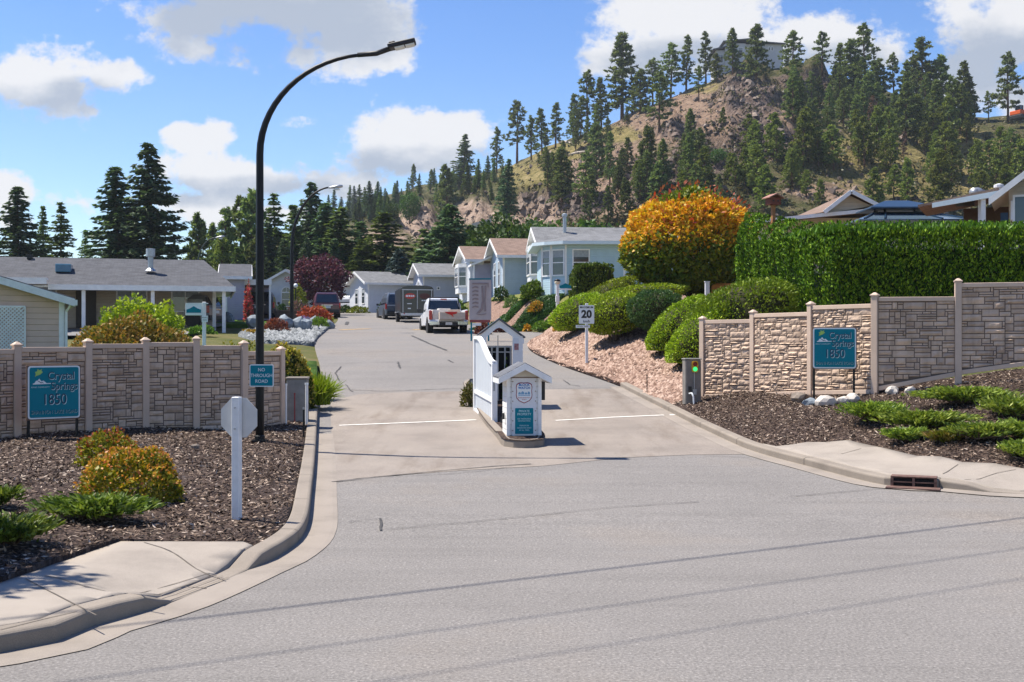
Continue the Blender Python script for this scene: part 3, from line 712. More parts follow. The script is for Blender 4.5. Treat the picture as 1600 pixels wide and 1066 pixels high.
# ------------------------------------------------------------------ signs
WOODBR = M('sign_back_board', (.16, .10, .07), .8, .25, 5, .2, 40); LEAFG = M('sign_leaf_green', (.33, .52, .12), .5, .15, 20); NAVY = M('sign_navy', (.004, .04, .085), .5, .1, 8)
TEAL_D = M('sign_teal_dark', (.003, .10, .14), .45, .1, 8); BLUEP = M('sign_blue', (.03, .15, .42), .5, .1, 8); REDP = M('sign_red', (.45, .02, .03), .5, .1, 8)
def community_sign(label, loc, rz, w, h, legh, lean=0):
    o = thing('entrance_sign', label, 'sign', loc, rz, 'teal entrance signs')
    z0 = legh
    for s in (-1, 1):
        m = MB(); m.box(s * (w / 2 - .03) - .02, s * (w / 2 - .03) + .02, .06, .10, -.15, z0 + h * .5); m.build('leg', BLACK, o)
    m = MB(); m.ext([(-w / 2 - .02, .055, z0 - .02), (w / 2 + .02, .055, z0 - .02), (w / 2 + .02, .055, z0 + h + .02), (-w / 2 - .02, .055, z0 + h + .02)], (0, -.04, 0)); m.build('back_board', WOODBR, o, bevel=.006)
    c = z0 + h / 2
    m = MB(); m.ext(rrect(w, h, .05, 4, .015, 0, c), (0, -.012, 0)); bd = m.build('border', SIGNWHITE, o)
    m = MB(); m.ext(rrect(w - .05, h - .05, .035, 4, .003, 0, c), (0, -.004, 0)); m.build('face', TEAL, o)
    y = -.003
    def two(s, size, at, sx=1):
        text(s, size, SIGNTEXT, o, (at[0] + .007, y - .001, at[1] - .009), sx=sx, bold=.002); text(s, size, NAVY, o, (at[0], y - .004, at[1]), sx=sx, bold=.001)
    k = w / .87
    two('Crystal', .185 * k, (.13 * w, z0 + h * .81), .84); two('Springs', .185 * k, (.19 * w, z0 + h * .615), .84)
    text('1850', .26 * k, SIGNTEXT, o, (.010, y - .001, z0 + h * .36 - .010), sx=.80); text('1850', .26 * k, NAVY, o, (0, y - .004, z0 + h * .36), sx=.80)
    text('SHANNON LAKE ROAD', .088 * k, SIGNTEXT, o, (.004, y - .001, z0 + h * .125 - .004), sx=.82); text('SHANNON LAKE ROAD', .088 * k, TEAL_D, o, (0, y - .004, z0 + h * .125), sx=.82)
    text('ADULT COMMUNITY', .032 * k, SIGNTEXT, o, (-.27 * w, y - .002, z0 + h * .60))
    lf = MB()
    lf.ext([(-.37 * w, y, z0 + h * .80), (-.33 * w, y, z0 + h * .82), (-.27 * w, y, z0 + h * .84), (-.22 * w, y, z0 + h * .89), (-.25 * w, y, z0 + h * .90), (-.24 * w, y, z0 + h * .94), (-.29 * w, y, z0 + h * .92), (-.32 * w, y, z0 + h * .945), (-.33 * w, y, z0 + h * .90), (-.37 * w, y, z0 + h * .89), (-.355 * w, y, z0 + h * .85)], (0, -.003, 0)); lf.build('leaf_emblem', LEAFG, o)
    mt = MB(); zz = z0 + h * .665
    mt.ext([(-.41 * w, y, zz - .01), (-.07 * w, y, zz - .004), (-.07 * w, y, zz + .01), (-.15 * w, y, zz + .008), (-.21 * w, y, zz + .055), (-.25 * w, y, zz + .045), (-.29 * w, y, zz + .09), (-.33 * w, y, zz + .05), (-.35 * w, y, zz + .058), (-.38 * w, y, zz + .012), (-.41 * w, y, zz + .005)], (0, -.003, 0)); mt.build('mountain_emblem', SIGNWHITE, o)
    ln = MB(); ln.beam((-.31 * w, y - .004, zz + .05), (-.25 * w, y - .004, zz + .012), .003, .012); ln.beam((-.25 * w, y - .004, zz + .03), (-.21 * w, y - .004, zz + .01), .003, .01); ln.build('emblem_line', NAVY, o)
    return o
b = P(85, 716, 20.35)
community_sign('teal Crystal Springs 1850 sign by the left fence, hanging in its shade', (b.x, b.y, b.z), math.radians(40), .90, .93, .70)
b = P(1304, 619, 24.15)
community_sign('teal Crystal Springs 1850 sign standing sunlit before the right fence', (b.x, b.y, b.z), math.radians(-6), .88, .85, .58)

# stop sign seen from behind, on a white timber post
GREYBACK = M('sign_back_grey', (.56, .56, .55), .5, .08, 5, metal=.05)
b = P(370, 820, 13.15)
o = thing('stop_sign', 'back of a grey octagonal stop sign on a white timber post in the mulch', 'sign', (b.x, b.y, T(b.x, b.y) - .02), math.radians(-14))
m = MB(); m.box(-.045, .045, -.045, .045, -.2, 1.42); m.build('post', WHITE_W, o, bevel=.006)
m = MB(); R8 = .245; m.ext([(R8 * math.cos(math.radians(22.5 + 45 * k)), .052, 1.18 + R8 * math.sin(math.radians(22.5 + 45 * k))) for k in range(8)], (0, .006, 0)); m.build('sign_plate', GREYBACK, o)
m = MB(); m.lathe([(.011, -.058), (.011, -.044)], 8, (0, 0, 1.30), 'y'); m.lathe([(.011, -.058), (.011, -.044)], 8, (0, 0, 1.06), 'y'); m.build('bolt', STEEL, o)

# ------------------------------------------------------------------ street lamps
def lamp(label, base, H, reach, r0, head='led', rz=0.0, arc=3.2, col=BLACK):
    o = thing('street_lamp', label, 'street lamp', base, rz, 'street lamps')
    m = MB(); pts = [(0, 0, -.3), (0, 0, .9), (0, 0, H - arc)]; n = 14
    for k in range(1, n + 1):
        a = math.pi / 2 * k / n * .94; pts.append((reach * (1 - math.cos(a)) , 0, H - arc + arc * math.sin(a)))
    L = len(pts); rr = [r0 * 1.0, r0, r0 * .86] + [lerp(r0 * .86, r0 * .40, k / n) for k in range(1, n + 1)]
    m.tube(pts, rr, 12); m.build('pole', col, o, smooth=True)
    m = MB(); m.box(-.13, .13, -.13, .13, -.1, .03); m.lathe([(r0 * 1.25, .03), (r0 * 1.2, .10), (r0, .12)], 14); m.build('base_plate', col, o)
    e = Vector(pts[-1]); 
    if head == 'led':
        m = MB(); m.tube([e + Vector((-.05, 0, 0)), e + Vector((.30, 0, .03)), e + Vector((.55, 0, .12))], [.045, .05, .05], 8); a = m.build('arm', BLACK_P, o, smooth=True)
        R = Matrix.Translation(e + Vector((.78, 0, .19))) @ Matrix.Rotation(math.radians(-13), 4, 'Y')
        m = MB(); m.box(-.27, .25, -.14, .14, -.035, .05, R); m.box(-.24, -.12, -.06, .06, .05, .10, R); h = m.build('lamp_head', BLACK_P, o, bevel=.015)
        m = MB(); m.box(-.15, .03, -.11, .11, -.055, -.035, R); m.box(.05, .22, -.11, .11, -.055, -.035, R); m.build('lens', SIGNWHITE, h)
    else:
        R = Matrix.Translation(e + Vector((.38, 0, .03))) @ Matrix.Rotation(math.radians(-8), 4, 'Y')
        m = MB(); m.lathe([(.05, -.42), (.10, -.30), (.17, -.05), (.19, .12), (.13, .32), (.03, .36)], 12, (0, 0, 0), 'x'); h = m.build('lamp_head', STEEL, o, smooth=True)
        for me_v in h.data.vertices: me_v.co = R @ Vector((me_v.co.x, me_v.co.y, me_v.co.z * .55))
        m = MB(); m.lathe([(.16, -.16), (.13, -.09), (.05, -.0)], 12, e + Vector((.42, 0, .03))); m.build('lens', SIGNWHITE, h, smooth=True)
    return o
b = P(406, 703, 21.3)
lamp('tall black street lamp with a curved arm and flat lamp head, nearest the road', (b.x, b.y, T(b.x, b.y)), 2.2 + 456 / 84.5 - T(b.x, b.y) - .10, 2.05, .078, 'led', 0, 1.85)
b = P(456, 527, 60)
lamp('black street lamp with a grey oval head, standing in the white gravel', (b.x, b.y, T(b.x, b.y)), 2.2 + 244 * 60 / 1800 - T(b.x, b.y) - .1, 2.1, .105, 'cobra', math.radians(4), 3.2)
b = P(310, 470, 92)
lamp('distant street lamp rising behind the grey roof of the carport house', (b.x, b.y, T(b.x, b.y)), 2.2 + 162 * 92 / 1800 - T(b.x, b.y), 1.5, .075, 'cobra', 0, 2.0, M('dark_green_metal', (.05, .07, .06), .4))

b = P(409, 587, 21.16)
o = thing('road_sign', 'small teal NO THROUGH ROAD sign fixed to the black lamp pole', 'sign', (b.x, b.y, b.z - .2), math.radians(-4))
m = MB(); m.ext(rrect(.45, .41, .03, 4, .0, 0, .2), (0, -.012, 0)); m.build('border', SIGNWHITE, o)
m = MB(); m.ext(rrect(.415, .375, .02, 4, -.012, 0, .2), (0, -.004, 0)); m.build('face', TEAL, o)
for s, z in (('NO', .305), ('THROUGH', .2), ('ROAD', .095)): text(s, .088, SIGNWHITE, o, (0, -.017, z), sx=.95)
m = MB(); m.lathe([(.10, .17), (.10, .23)], 12, (.0, .10, 0)); m.build('clamp', BLACK, o)

# ------------------------------------------------------------------ kerbed island with the gate furniture
isl = [(-.22, 22.15), (-.16, 21.86), (.02, 21.66), (.22, 21.6), (.42, 21.66), (.59, 21.86), (.64, 22.15), (.60, 23.2), (.28, 25.6), (-.08, 29.2), (-.35, 32.2), (-.62, 33.6), (-.95, 34.0), (-1.28, 33.7), (-1.38, 32.8), (-1.02, 29.2), (-.62, 25.6), (-.34, 23.4)]
def island():
    o = thing('traffic_island', 'narrow kerbed traffic island with a rounded concrete nose carrying the white gate', 'traffic island', (.2, 21.6, zr(21.6)))
    org = Vector(o.location); c = Vector((sum(p[0] for p in isl) / len(isl), sum(p[1] for p in isl) / len(isl)))
    ring = smoothline(isl + [isl[0]], .2)[:-1]; n = len(ring); m = MB(); vs = []
    for i, p in enumerate(ring):
        d = (ring[(i + 1) % n] - ring[i - 1]).normalized(); inn = Vector((-d.y, d.x)); inn = inn if inn.dot(c - p) > 0 or abs(d.y) > .5 and inn.x * (c.x - p.x + (p.y - c.y) * -.12) > 0 else -inn
        for k, (of, z) in enumerate(((0, -.1), (.015, .12), (.04, .145), (.14, .15), (.15, .02))):
            q = p + inn * of; vs.append((q.x - org.x, q.y - org.y, zr(q.y) + z - org.z))
    fs = [(i * 5 + k, i * 5 + k + 1, ((i + 1) % n) * 5 + k + 1, ((i + 1) % n) * 5 + k) for i in range(n) for k in range(4)]
    m.add(vs, fs); m.build('kerb_edging', KERB, o)
    m = MB(); q = [(p.x - org.x, p.y - org.y, zr(p.y) + (.148 if p.y < 23.3 else .10) - org.z) for p in ring]
    bmn = len(q); cs = [(lerp(.21, -.95, k / 12), lerp(22.2, 33.3, k / 12)) for k in range(13)]
    vs = q + [(x - org.x, y - org.y, zr(y) + (.15 if y < 23.3 else .12) - org.z) for x, y in cs]
    fs = []
    near = [min(range(13), key=lambda k: (cs[k][0] - p.x) ** 2 + (cs[k][1] - p.y) ** 2) for p in ring]
    for i in range(n):
        a, b2 = near[i], near[(i + 1) % n]
        fs.append((i, (i + 1) % n, bmn + a))
        step_ = 1 if b2 > a else -1
        for k in range(a, b2, step_): fs.append((bmn + k, (i + 1) % n, bmn + k + step_))
    m.add(vs, fs); m.build('planting_soil', MULCH, o)
    m = MB(); m.add([(-.38 + .2 * 0, .62, .155), (.40, .62, .155), (.40, 1.75, .19), (-.42, 1.75, .19), (-.36, .3, .15), (.0, .12, .15), (.36, .3, .15)], [(4, 5, 6, 1, 0), (0, 1, 2, 3)]); m.build('concrete_slab', KERB, o)
island()
CREAM = M('booth_cream_trim', (.62, .57, .48), .6, .06, 5); LAPW = siding('booth_white_lap', (.74, .74, .72), .105)
def booth():
    bx, by = .235, 22.35; o = thing('gate_booth', 'small white gabled booth with Block Watch and Private Property signs on its front', 'gate booth', (bx, by, zr(by) + .15), math.radians(7))
    w, dp, ev, ap = .33, .80, 1.16, 1.40
    m = MB(); m.ext([(-w, 0.02, 0), (w, 0.02, 0), (w, 0.02, ev), (0, .02, ap - .06), (-w, .02, ev)], (0, dp - .02, 0)); wl_ = m.build('wall', LAPW, o)
    for s in (-1, 1):
        m = MB(); m.box(s * w - (.055 if s > 0 else .012), s * w + (.012 if s > 0 else .055), -.012, .05, 0, ev + .02); m.build('corner_board', WHITE, o, bevel=.004)
    m = MB(); m.box(-.235, .235, -.0, .018, 0.0, 1.13); m.build('front_panel', M('booth_panel_white', (.66, .67, .70), .5, .04, 5), o)
    m = MB(); m.ext([(-.27, .018, 1.135), (.27, .018, 1.135), (.10, .018, 1.27), (-.10, .018, 1.27)], (0, -.022, 0)); m.build('gable_panel', CREAM, o)
    m = MB(); m.box(-.285, .285, -.014, .012, 1.118, 1.136); m.build('trim_strip', WOODBR, o)
    rf = MB()
    for s in (-1, 1):
        rf.ext([(0, -.17, ap + .02), (s * .505, -.17, ev - .015), (s * .505, -.17, ev - .05), (0, -.17, ap - .02)], (0, dp + .34, 0))
    r = rf.build('roof', shingle('booth_shingle', (.13, .135, .15)), o)
    fa = MB()
    for s in (-1, 1):
        fa.ext([(0, -.185, ap + .005), (s * .515, -.185, ev - .03), (s * .515, -.185, ev - .145), (0, -.185, ap - .12)], (0, .03, 0)); fa.ext([(0, dp + .16, ap + .005), (s * .51, dp + .16, ev - .03), (s * .51, dp + .16, ev - .14), (0, dp + .16, ap - .12)], (0, .025, 0))
        fa.box(s * .5 - .012, s * .5 + .012, -.155, dp + .155, ev - .145, ev - .052)
    fa.build('fascia', WHITE, r)
    so_ = MB()
    for s in (-1, 1): so_.ext([(s * .48, -.15, ev - .13), (s * .30, -.15, ev - .05), (s * .30, -.15, ev - .035), (s * .48, -.15, ev - .115)], (0, dp + .3, 0))
    so_.build('soffit', WHITE, r)
    # shield sign
    sh = [(-.0, 1.0), (.06, 1.055), (.13, 1.06), (.165, 1.045), (.205, 1.06), (.225, 1.035)]
    half = [(.0, 1.078), (.09, 1.085), (.14, 1.072), (.185, 1.04), (.20, .97), (.188, .88), (.20, .78), (.185, .70), (.13, .635), (.06, .60), (0, .575)]
    def shield(k, y, t_): 
        cz = .83; pts = [(x * k, y, cz + (z - cz) * k) for x, z in half] + [(-x * k, y, cz + (z - cz) * k) for x, z in reversed(half[1:-1])]
        q = MB(); q.ext(pts, (0, -t_, 0)); return q
    s0 = shield(.80, -.0, .006).build('watch_sign', NAVY, o); shield(.775, -.006, .002).build('red_line', REDP, s0); shield(.735, -.008, .002).build('sign_face', SIGNWHITE, s0)
    text('BLOCK', .062, BLUEP, s0, (0, -.011, .985), sx=1.05, bold=.0025); text('WATCH', .062, BLUEP, s0, (0, -.011, .925), sx=1.0, bold=.0025)
    q = MB()
    for i, (hx, hw, hh) in enumerate(((-.09, .05, .05), (-.03, .06, .065), (.035, .05, .045), (.09, .045, .06))):
        q.ext([(hx - hw / 2, -.010, .80), (hx + hw / 2, -.010, .80), (hx + hw / 2, -.010, .80 + hh * .6), (hx, -.010, .80 + hh), (hx - hw / 2, -.010, .80 + hh * .6)], (0, -.001, 0))
    q.box(-.115, .115, -.011, -.010, .775, .79); q.build('houses_emblem', M('sign_pale_blue', (.16, .33, .50), .5), s0)
    text('NEIGHBOURHOOD WATCH', .024, REDP, s0, (0, -.011, .735), sx=.8); text('PROGRAM', .024, REDP, s0, (0, -.011, .70), sx=.8)
    q = MB(); q.ext(rrect(.385, .53, .025, 4, -.0, 0, .285), (0, -.010, 0)); s1 = q.build('notice_sign', SIGNWHITE, o)
    q = MB(); q.ext(rrect(.36, .505, .018, 4, -.010, 0, .285), (0, -.003, 0)); q.build('sign_face', TEAL, s1)
    for s, z, k in (('PRIVATE', .475, .062), ('PROPERTY', .415, .062), ('NO TRESPASSING', .325, .036), ('NO SOLICITING', .285, .036), ('PARKING IN', .195, .036), ('DESIGNATED AREAS', .15, .033), ('AT ALL TIMES', .105, .036)):
        text(s, k, SIGNTEXT, s1, (0, -.0145, z), sx=.92)
    q = MB()
    for s in (-1, 1):
        for k in range(6): q.lathe([(.011, -.006), (.011, .004)], 8, (s * .222, .0, .1 + k * .19), 'y')
    q.build('screw', M('brass_screw', (.20, .16, .09), .5, .2, metal=.5), o)
    # tap on the lit side, black keypad case on the other
    q = MB(); q.tube([(-.345, .34, .33), (-.40, .34, .33), (-.41, .34, .22)], .014, 8); q.box(-.385, -.345, .30, .38, .30, .42); q.build('tap', BLACK_P, o)
    q = MB(); q.box(.345, .43, .12, .38, .68, 1.04); q.build('keypad', BLACK_P, o, bevel=.008)
booth()
GATEW = M('gate_white', (.80, .80, .79), .45, .04, 3)
def gate():
    a, f = P(774, 663, 25.0), P(744, 642, 28.0); d = (f.xy - a.xy); L = d.length; rz = math.atan2(d.y, d.x)
    o = thing('gate_leaf', 'open white gate leaf with a swooping top edge, left of the small booth', 'gate', (a.x, a.y, a.z), rz)
    zf, h0, h1 = f.z - a.z, 1.37, 2.32 - a.z
    top = lambda s: h0 + (h1 - h0) * sstep(.06, .86, s)
    bot = lambda s: zf * s * .8
    N = 16; pts = [(s * L, .0, bot(s)) for s in (0, 1)] + [(k / N * L, .0, top(k / N) - .02) for k in range(N, -1, -1)]
    m = MB(); m.ext(pts, (0, .03, 0)); m.build('panel', M('gate_panel_grey', (.52, .56, .60), .5, .04, 3), o)
    m = MB(); W = .055
    vs = []
    for k in range(N + 1):
        s = k / N; z = top(s); dz = (top(min(1, s + .01)) - top(max(0, s - .01))) / (.02 * L) ; nl = math.sqrt(1 + dz * dz)
        for (yy, zz) in ((-.04, 0), (.07, 0), (.07, -.075 * nl), (-.04, -.075 * nl)): vs.append((s * L, yy, z + zz))
    fs = [(k * 4 + j, k * 4 + (j + 1) % 4, k * 4 + 4 + (j + 1) % 4, k * 4 + 4 + j) for k in range(N) for j in range(4)] + [(3, 2, 1, 0), (N * 4, N * 4 + 1, N * 4 + 2, N * 4 + 3)]
    m.add(vs, fs); m.build('top_rail', GATEW, o)
    for x in (0.0, L - .09):
        s = x / L; m = MB(); m.box(x - .012, x + .10, -.045, .075, bot(s) - .02, top(s) - .05 if x == 0 else top(1) - .06); m.build('stile', GATEW, o, bevel=.006)
    for hh in (.0, .46):
        m = MB(); m.ext([(.10, -.03, bot(0) + hh), (L - .1, -.03, bot(1) + hh), (L - .1, -.03, bot(1) + hh + .09), (.10, -.03, bot(0) + hh + .09)], (0, .09, 0)); m.build('rail', GATEW, o)
    g2 = MB()
    for k in range(1, 12):
        x = .1 + k * (L - .2) / 12; g2.box(x - .004, x + .004, -.002, .032, bot(x / L) + .09, top(x / L) - .08)
    g2.build('batten', M('gate_panel_grey', (.52, .56, .60), .5, .04, 3), o)
    m = MB(); m.box(-.02, -.012, .01, .05, .72, .98); m.build('latch_plate', STEEL, o)
    m = MB(); m.tube([(-.02, .02, .02), (-.10, .02, -.32)], .03, 8); m.tube([(L * .45, .02, bot(.45)), (L * .45, .02, -.30)], .03, 8); m.build('support_post', STEEL, o)
gate()
def kiosk():
    c = P(784, 575, 28.4); o = thing('gate_portal', 'white gabled gate portal with an open top and dark windows below, behind the booth', 'gate portal', (c.x, c.y, zr(c.y) + .12), math.radians(3))
    S = FPX / 28.4; z0 = zr(c.y) + .12; Z = lambda y: CAMH - (y - 533) / S - z0; X = lambda x: (x - 784) / S
    m = MB()
    ax, az, lx, lz, rx, rz_ = X(780), Z(500), X(748), Z(524), X(819), Z(527)
    m.ext([(lx, 0, lz - .02), (ax, 0, az), (rx, 0, rz_ - .03), (rx, 0, rz_ - .17), (X(800), 0, Z(525.5)), (X(791), 0, Z(519)), (X(784), 0, Z(513.5)), (ax, 0, Z(512)), (X(775), 0, Z(514)), (X(769), 0, Z(519)), (X(761), 0, Z(526)), (lx, 0, lz - .17)], (0, .05, 0)); m.build('gable_board', WHITE, o)
    m = MB(); m.ext([(lx - .03, -.06, lz - .015), (ax, -.06, az + .012), (ax, -.06, az + .05), (lx - .03, -.06, lz + .022)], (0, .95, 0)); m.ext([(ax, -.06, az + .012), (rx + .03, -.06, rz_ - .025), (rx + .03, -.06, rz_ + .012), (ax, -.06, az + .05)], (0, .95, 0)); m.build('roof', shingle('booth_shingle', (.13, .135, .15)), o)
    for nm, x0, x1 in (('post', 752, 760), ('post', 801, 817)):
        m = MB(); m.box(X(x0), X(x1), 0.005, .045, 0, Z(525)); m.build(nm, WHITE, o)
        m = MB(); m.box(X(x0) if x0 < 780 else X(x1) - .05, X(x0) + .05 if x0 < 780 else X(x1), .05, .8, 0, Z(530)); m.build('side_panel', WHITE, o)
    m = MB(); m.box(X(758), X(802), .70, .74, .05, Z(543)); m.build('window_pane', M('dark_pane', (.008, .009, .011), .4, .1, spec=.1), o)
    fr = MB()
    for x in (762, 770, 791, 800): fr.box(X(x) - .018, X(x) + .018, .66, .70, .05, Z(541))
    fr.box(X(758), X(802), .655, .70, Z(543.5), Z(540.5)); fr.box(X(758), X(802), .66, .70, Z(551.5), Z(549.8)); fr.build('window_frame', WHITE, o)
    m = MB(); m.box(X(778.5) - .03, X(778.5) + .03, .55, .61, 0, Z(541)); m.tube([(X(779.5), .58, Z(541)), (X(779.5), .58, Z(524))], .012, 6); m.build('centre_post', WHITE, o)
    m = MB(); m.box(X(803.2), X(810.8), -.012, .004, Z(549), Z(528.5)); m.build('notice_frame', WHITE_W, o)
    m = MB(); m.box(X(803.6), X(810.4), -.018, -.012, Z(547), Z(537)); m.build('notice', M('faded_red_notice', (.36, .17, .17), .6, .4, 18), o)
kiosk()
b = P(740, 603, 31.5)
o = thing('meter_box', 'small dark box on a stand beside the far end of the gate leaf', 'box', (b.x, b.y, T(b.x, b.y)), .1)
m = MB(); m.box(-.03, .03, -.03, .03, -.1, .12); m.build('stand', STEEL, o)
m = MB(); m.box(-.11, .11, -.07, .07, .10, .40); m.build('case', M('dark_grey_case', (.06, .065, .07), .5), o, bevel=.01)
m = MB(); m.box(-.085, .085, -.075, -.069, .14, .36); m.build('door', STEEL, o)

# traffic signal box by the right fence
c = P(1081, 637, 27.75)
o = thing('signal_box', 'grey concrete gate control box at the end of the right fence, showing a green light', 'signal box', (c.x, c.y, T(c.x, c.y) - .03), math.radians(10))
m = MB(); m.box(-.20, .20, -.11, .13, -.2, 1.08); bx_ = m.build('body', M('box_side_concrete', (.20, .185, .165), .85, .2, 5, .3, 60), o, bevel=.02)
m = MB(); m.box(-.215, .215, -.125, .145, 1.08, 1.115); m.build('lid', CONC, o, bevel=.01)
YEL = M('signal_yellow', (.62, .36, .02), .45, .1, 10)
m = MB(); m.ext(rrect(.155, .27, .05, 4, -.112, .03, .915), (0, -.045, 0)); h = m.build('signal_housing', YEL, o)
def emit(name, c, s):
    t = NT(name); t.b.inputs['Emission Color'].default_value = (*c, 1); t.b.inputs['Emission Strength'].default_value = s; return t.fin(c, .3)
m = MB(); m.lathe([(.055, -.012), (.055, 0)], 16, (.03, -.158, .975), 'y'); m.build('red_lens', M('signal_red_off', (.20, .012, .01), .25, .1), h)
m = MB(); m.lathe([(.055, -.012), (.055, 0)], 16, (.03, -.158, .855), 'y'); m.build('green_lens', emit('signal_green_lit', (.05, .75, .22), .55), h)
m = MB(); m.lathe([(.062, -.03), (.062, -.001)], 16, (.03, -.158, .975), 'y'); m.lathe([(.062, -.03), (.062, -.001)], 16, (.03, -.158, .855), 'y'); 
m = MB(); m.tube([(.02, -.125, .78), (.02, -.125, .38)], .011, 8); m.box(-.02, .07, -.15, -.11, .24, .37); m.build('conduit', STEEL, o)
m = MB(); m.tube([(-.11, -.125, .27), (-.07, -.20, .28), (-.04, -.235, .20), (-.03, -.24, .04), (-.03, -.24, -.1)], .022, 8); m.build('elbow_pipe', SIGNWHITE, o, smooth=True)
m = MB(); m.box(-.13, -.05, -.14, -.11, .32, .44); m.build('junction_cover', BLACK_P, o)

# utility box and marker stakes at the end of the left fence
c = P(465, 668, 24.9)
o = thing('utility_box', 'grey concrete utility box between the left fence and the kerb', 'utility box', (c.x, c.y, T(c.x, c.y) - .02), math.radians(4))
m = MB(); m.box(-.22, .22, -.15, .2, -.2, .93); m.build('body', CONC, o, bevel=.015)
m = MB(); m.box(-.235, .235, -.165, .215, .93, .975); m.build('lid', WALK, o, bevel=.01)
def stake(name, label, x, y, d, h, r, mat, z=0, cap=None, grp='marker stakes by the utility box'):
    c = P(x, y, d); o = thing(name, label, 'stake', (c.x, c.y, T(c.x, c.y)), .2, grp)
    m = MB(); m.tube([(0, 0, -.15), (0, 0, h)], r, 6); m.build('shaft', mat, o)
    m = MB(); m.tube([(0, 0, h - .02), (0, 0, h + .02)], r * 1.35, 6); m.build('tip', cap or mat, o)
stake('marker_stake', 'thin white stake leaning on the concrete box by the fence end', 447, 676, 24.2, .84, .018, WHITE)
stake('marker_stake', 'white plastic stake at the kerb side of the concrete box', 479, 652, 24.4, .86, .028, WHITE, cap=SIGNWHITE)
stake('marker_stake', 'thin black iron stake in the mulch beside the kerb', 474.5, 700, 22.2, .56, .016, BLACK, cap=STEEL)
stake('marker_stake', 'thin dark red rod standing before the concrete box', 460.5, 667, 24.55, .62, .012, M('dark_red_rod', (.20, .02, .02), .5))
stake('marker_stake', 'thin dark rod standing in the pink gravel beside the driveway', 1011, 612, 30.4, .48, .012, BLACK, grp='marker rods')

# speed sign
c = P(917, 569, 37.5)
o = thing('speed_sign', 'white maximum 20 speed sign on a post among the junipers', 'sign', (c.x, c.y, T(c.x, c.y) - .05), math.radians(2))
S = FPX / c.y; zb = T(c.x, c.y) - .05; Z = lambda y: CAMH - (y - 533) / S - zb
m = MB(); m.box(-.045, .045, .02, .1, -.25, Z(474)); m.build('post', WHITE_W, o, bevel=.006)
m = MB(); m.ext(rrect(.50, Z(477) - Z(506), .03, 4, .015, -.01, (Z(477) + Z(506)) / 2), (0, -.01, 0)); m.build('sign_plate', SIGNWHITE, o)
text('20', .34, BLACK_P, o, (-.01, .004, Z(491.5)), sx=.98, bold=.016); text('MAXIMUM', .095, BLACK_P, o, (-.01, .004, Z(480.5)), bold=.002); text('km/h', .11, BLACK_P, o, (-.01, .004, Z(502.3)), bold=.002)
m = MB(); m.box(-.36, .10, .0, .012, Z(512.5), Z(508)); m.build('tab_plate', SIGNWHITE, o); text('AT ALL TIMES', .06, BLACK_P, o, (-.13, -.003, Z(510.2)))

# storm drain in the right kerb
c1, c2 = Vector((5.62, 17.26)), Vector((6.2, 17.03))
RUST = M('rusty_iron', (.13, .075, .06), .8, .3, 14, .3, 60)
def drain():
    tx, ty = (1419 - 800) / FPX * 17.2, 17.2; i = min(range(2, len(CR_K) - 2), key=lambda k: (CR_K[k].x / CR_K[k].y - tx / ty) ** 2 + (0 if CR_K[k].y < 25 else 9)); mid = CR_K[i]; d = CR_K[i + 1] - CR_K[i - 1]; d = d if d.x > 0 else -d; L = .64; o = thing('storm_drain', 'rusty iron storm drain opening in the kerb of the right pavement', 'storm drain', (mid.x, mid.y, zr(mid.y)), math.atan2(d.y, d.x))
    h = L / 2
    m = MB(); m.box(-h + .03, h - .03, -.035, .0, .016, .135); m.build('opening', M('drain_dark', (.006, .005, .005), .9), o)
    m = MB(); m.box(-h, h, -.055, .16, .150, .172); m.build('cover_plate', RUST, o, bevel=.006)
    m = MB(); m.box(-h, -h + .04, -.055, .0, .0, .148); m.box(h - .04, h, -.055, 0, 0, .148); m.box(-h, h, -.05, 0, .0, .028); m.build('frame', RUST, o)
    m = MB(); m.box(-h, h, -.055, -.034, .078, .095); m.box(-.018, .018, -.057, -.034, .02, .148); m.build('bar', RUST, o)
    m = MB(); m.box(-h - .05, h + .05, -.28, -.045, .008, .026); m.build('apron', RUST, o)
drain()
# ------------------------------------------------------------------ houses
W_BLUE = siding('lap_blue', (.36, .45, .53)); W_LBLUE = siding('lap_pale_blue', (.46, .54, .60)); W_GREY = siding('lap_grey_blue', (.42, .45, .52)); W_LILAC = siding('lap_lilac_grey', (.36, .35, .44))
W_BEIGE = siding('lap_beige', (.62, .43, .345), .17); W_CREAM = siding('lap_cream', (.60, .52, .40), .17); W_PALE = siding('lap_pale_grey', (.55, .58, .62)); W_TEAL = siding('lap_teal_blue', (.40, .54, .60))
W_TAN = siding('lap_tan', (.40, .34, .28), .15)
R_GREY = shingle('shingle_grey', (.088, .09, .098)); R_LGREY = shingle('shingle_light_grey', (.17, .173, .178)); R_BROWN = shingle('shingle_brown', (.21, .148, .118)); R_DARK = shingle('shingle_slate', (.095, .10, .115))
GL = glass(); CURT = M('curtain_grey', (.30, .33, .35), .7, .2, 8)

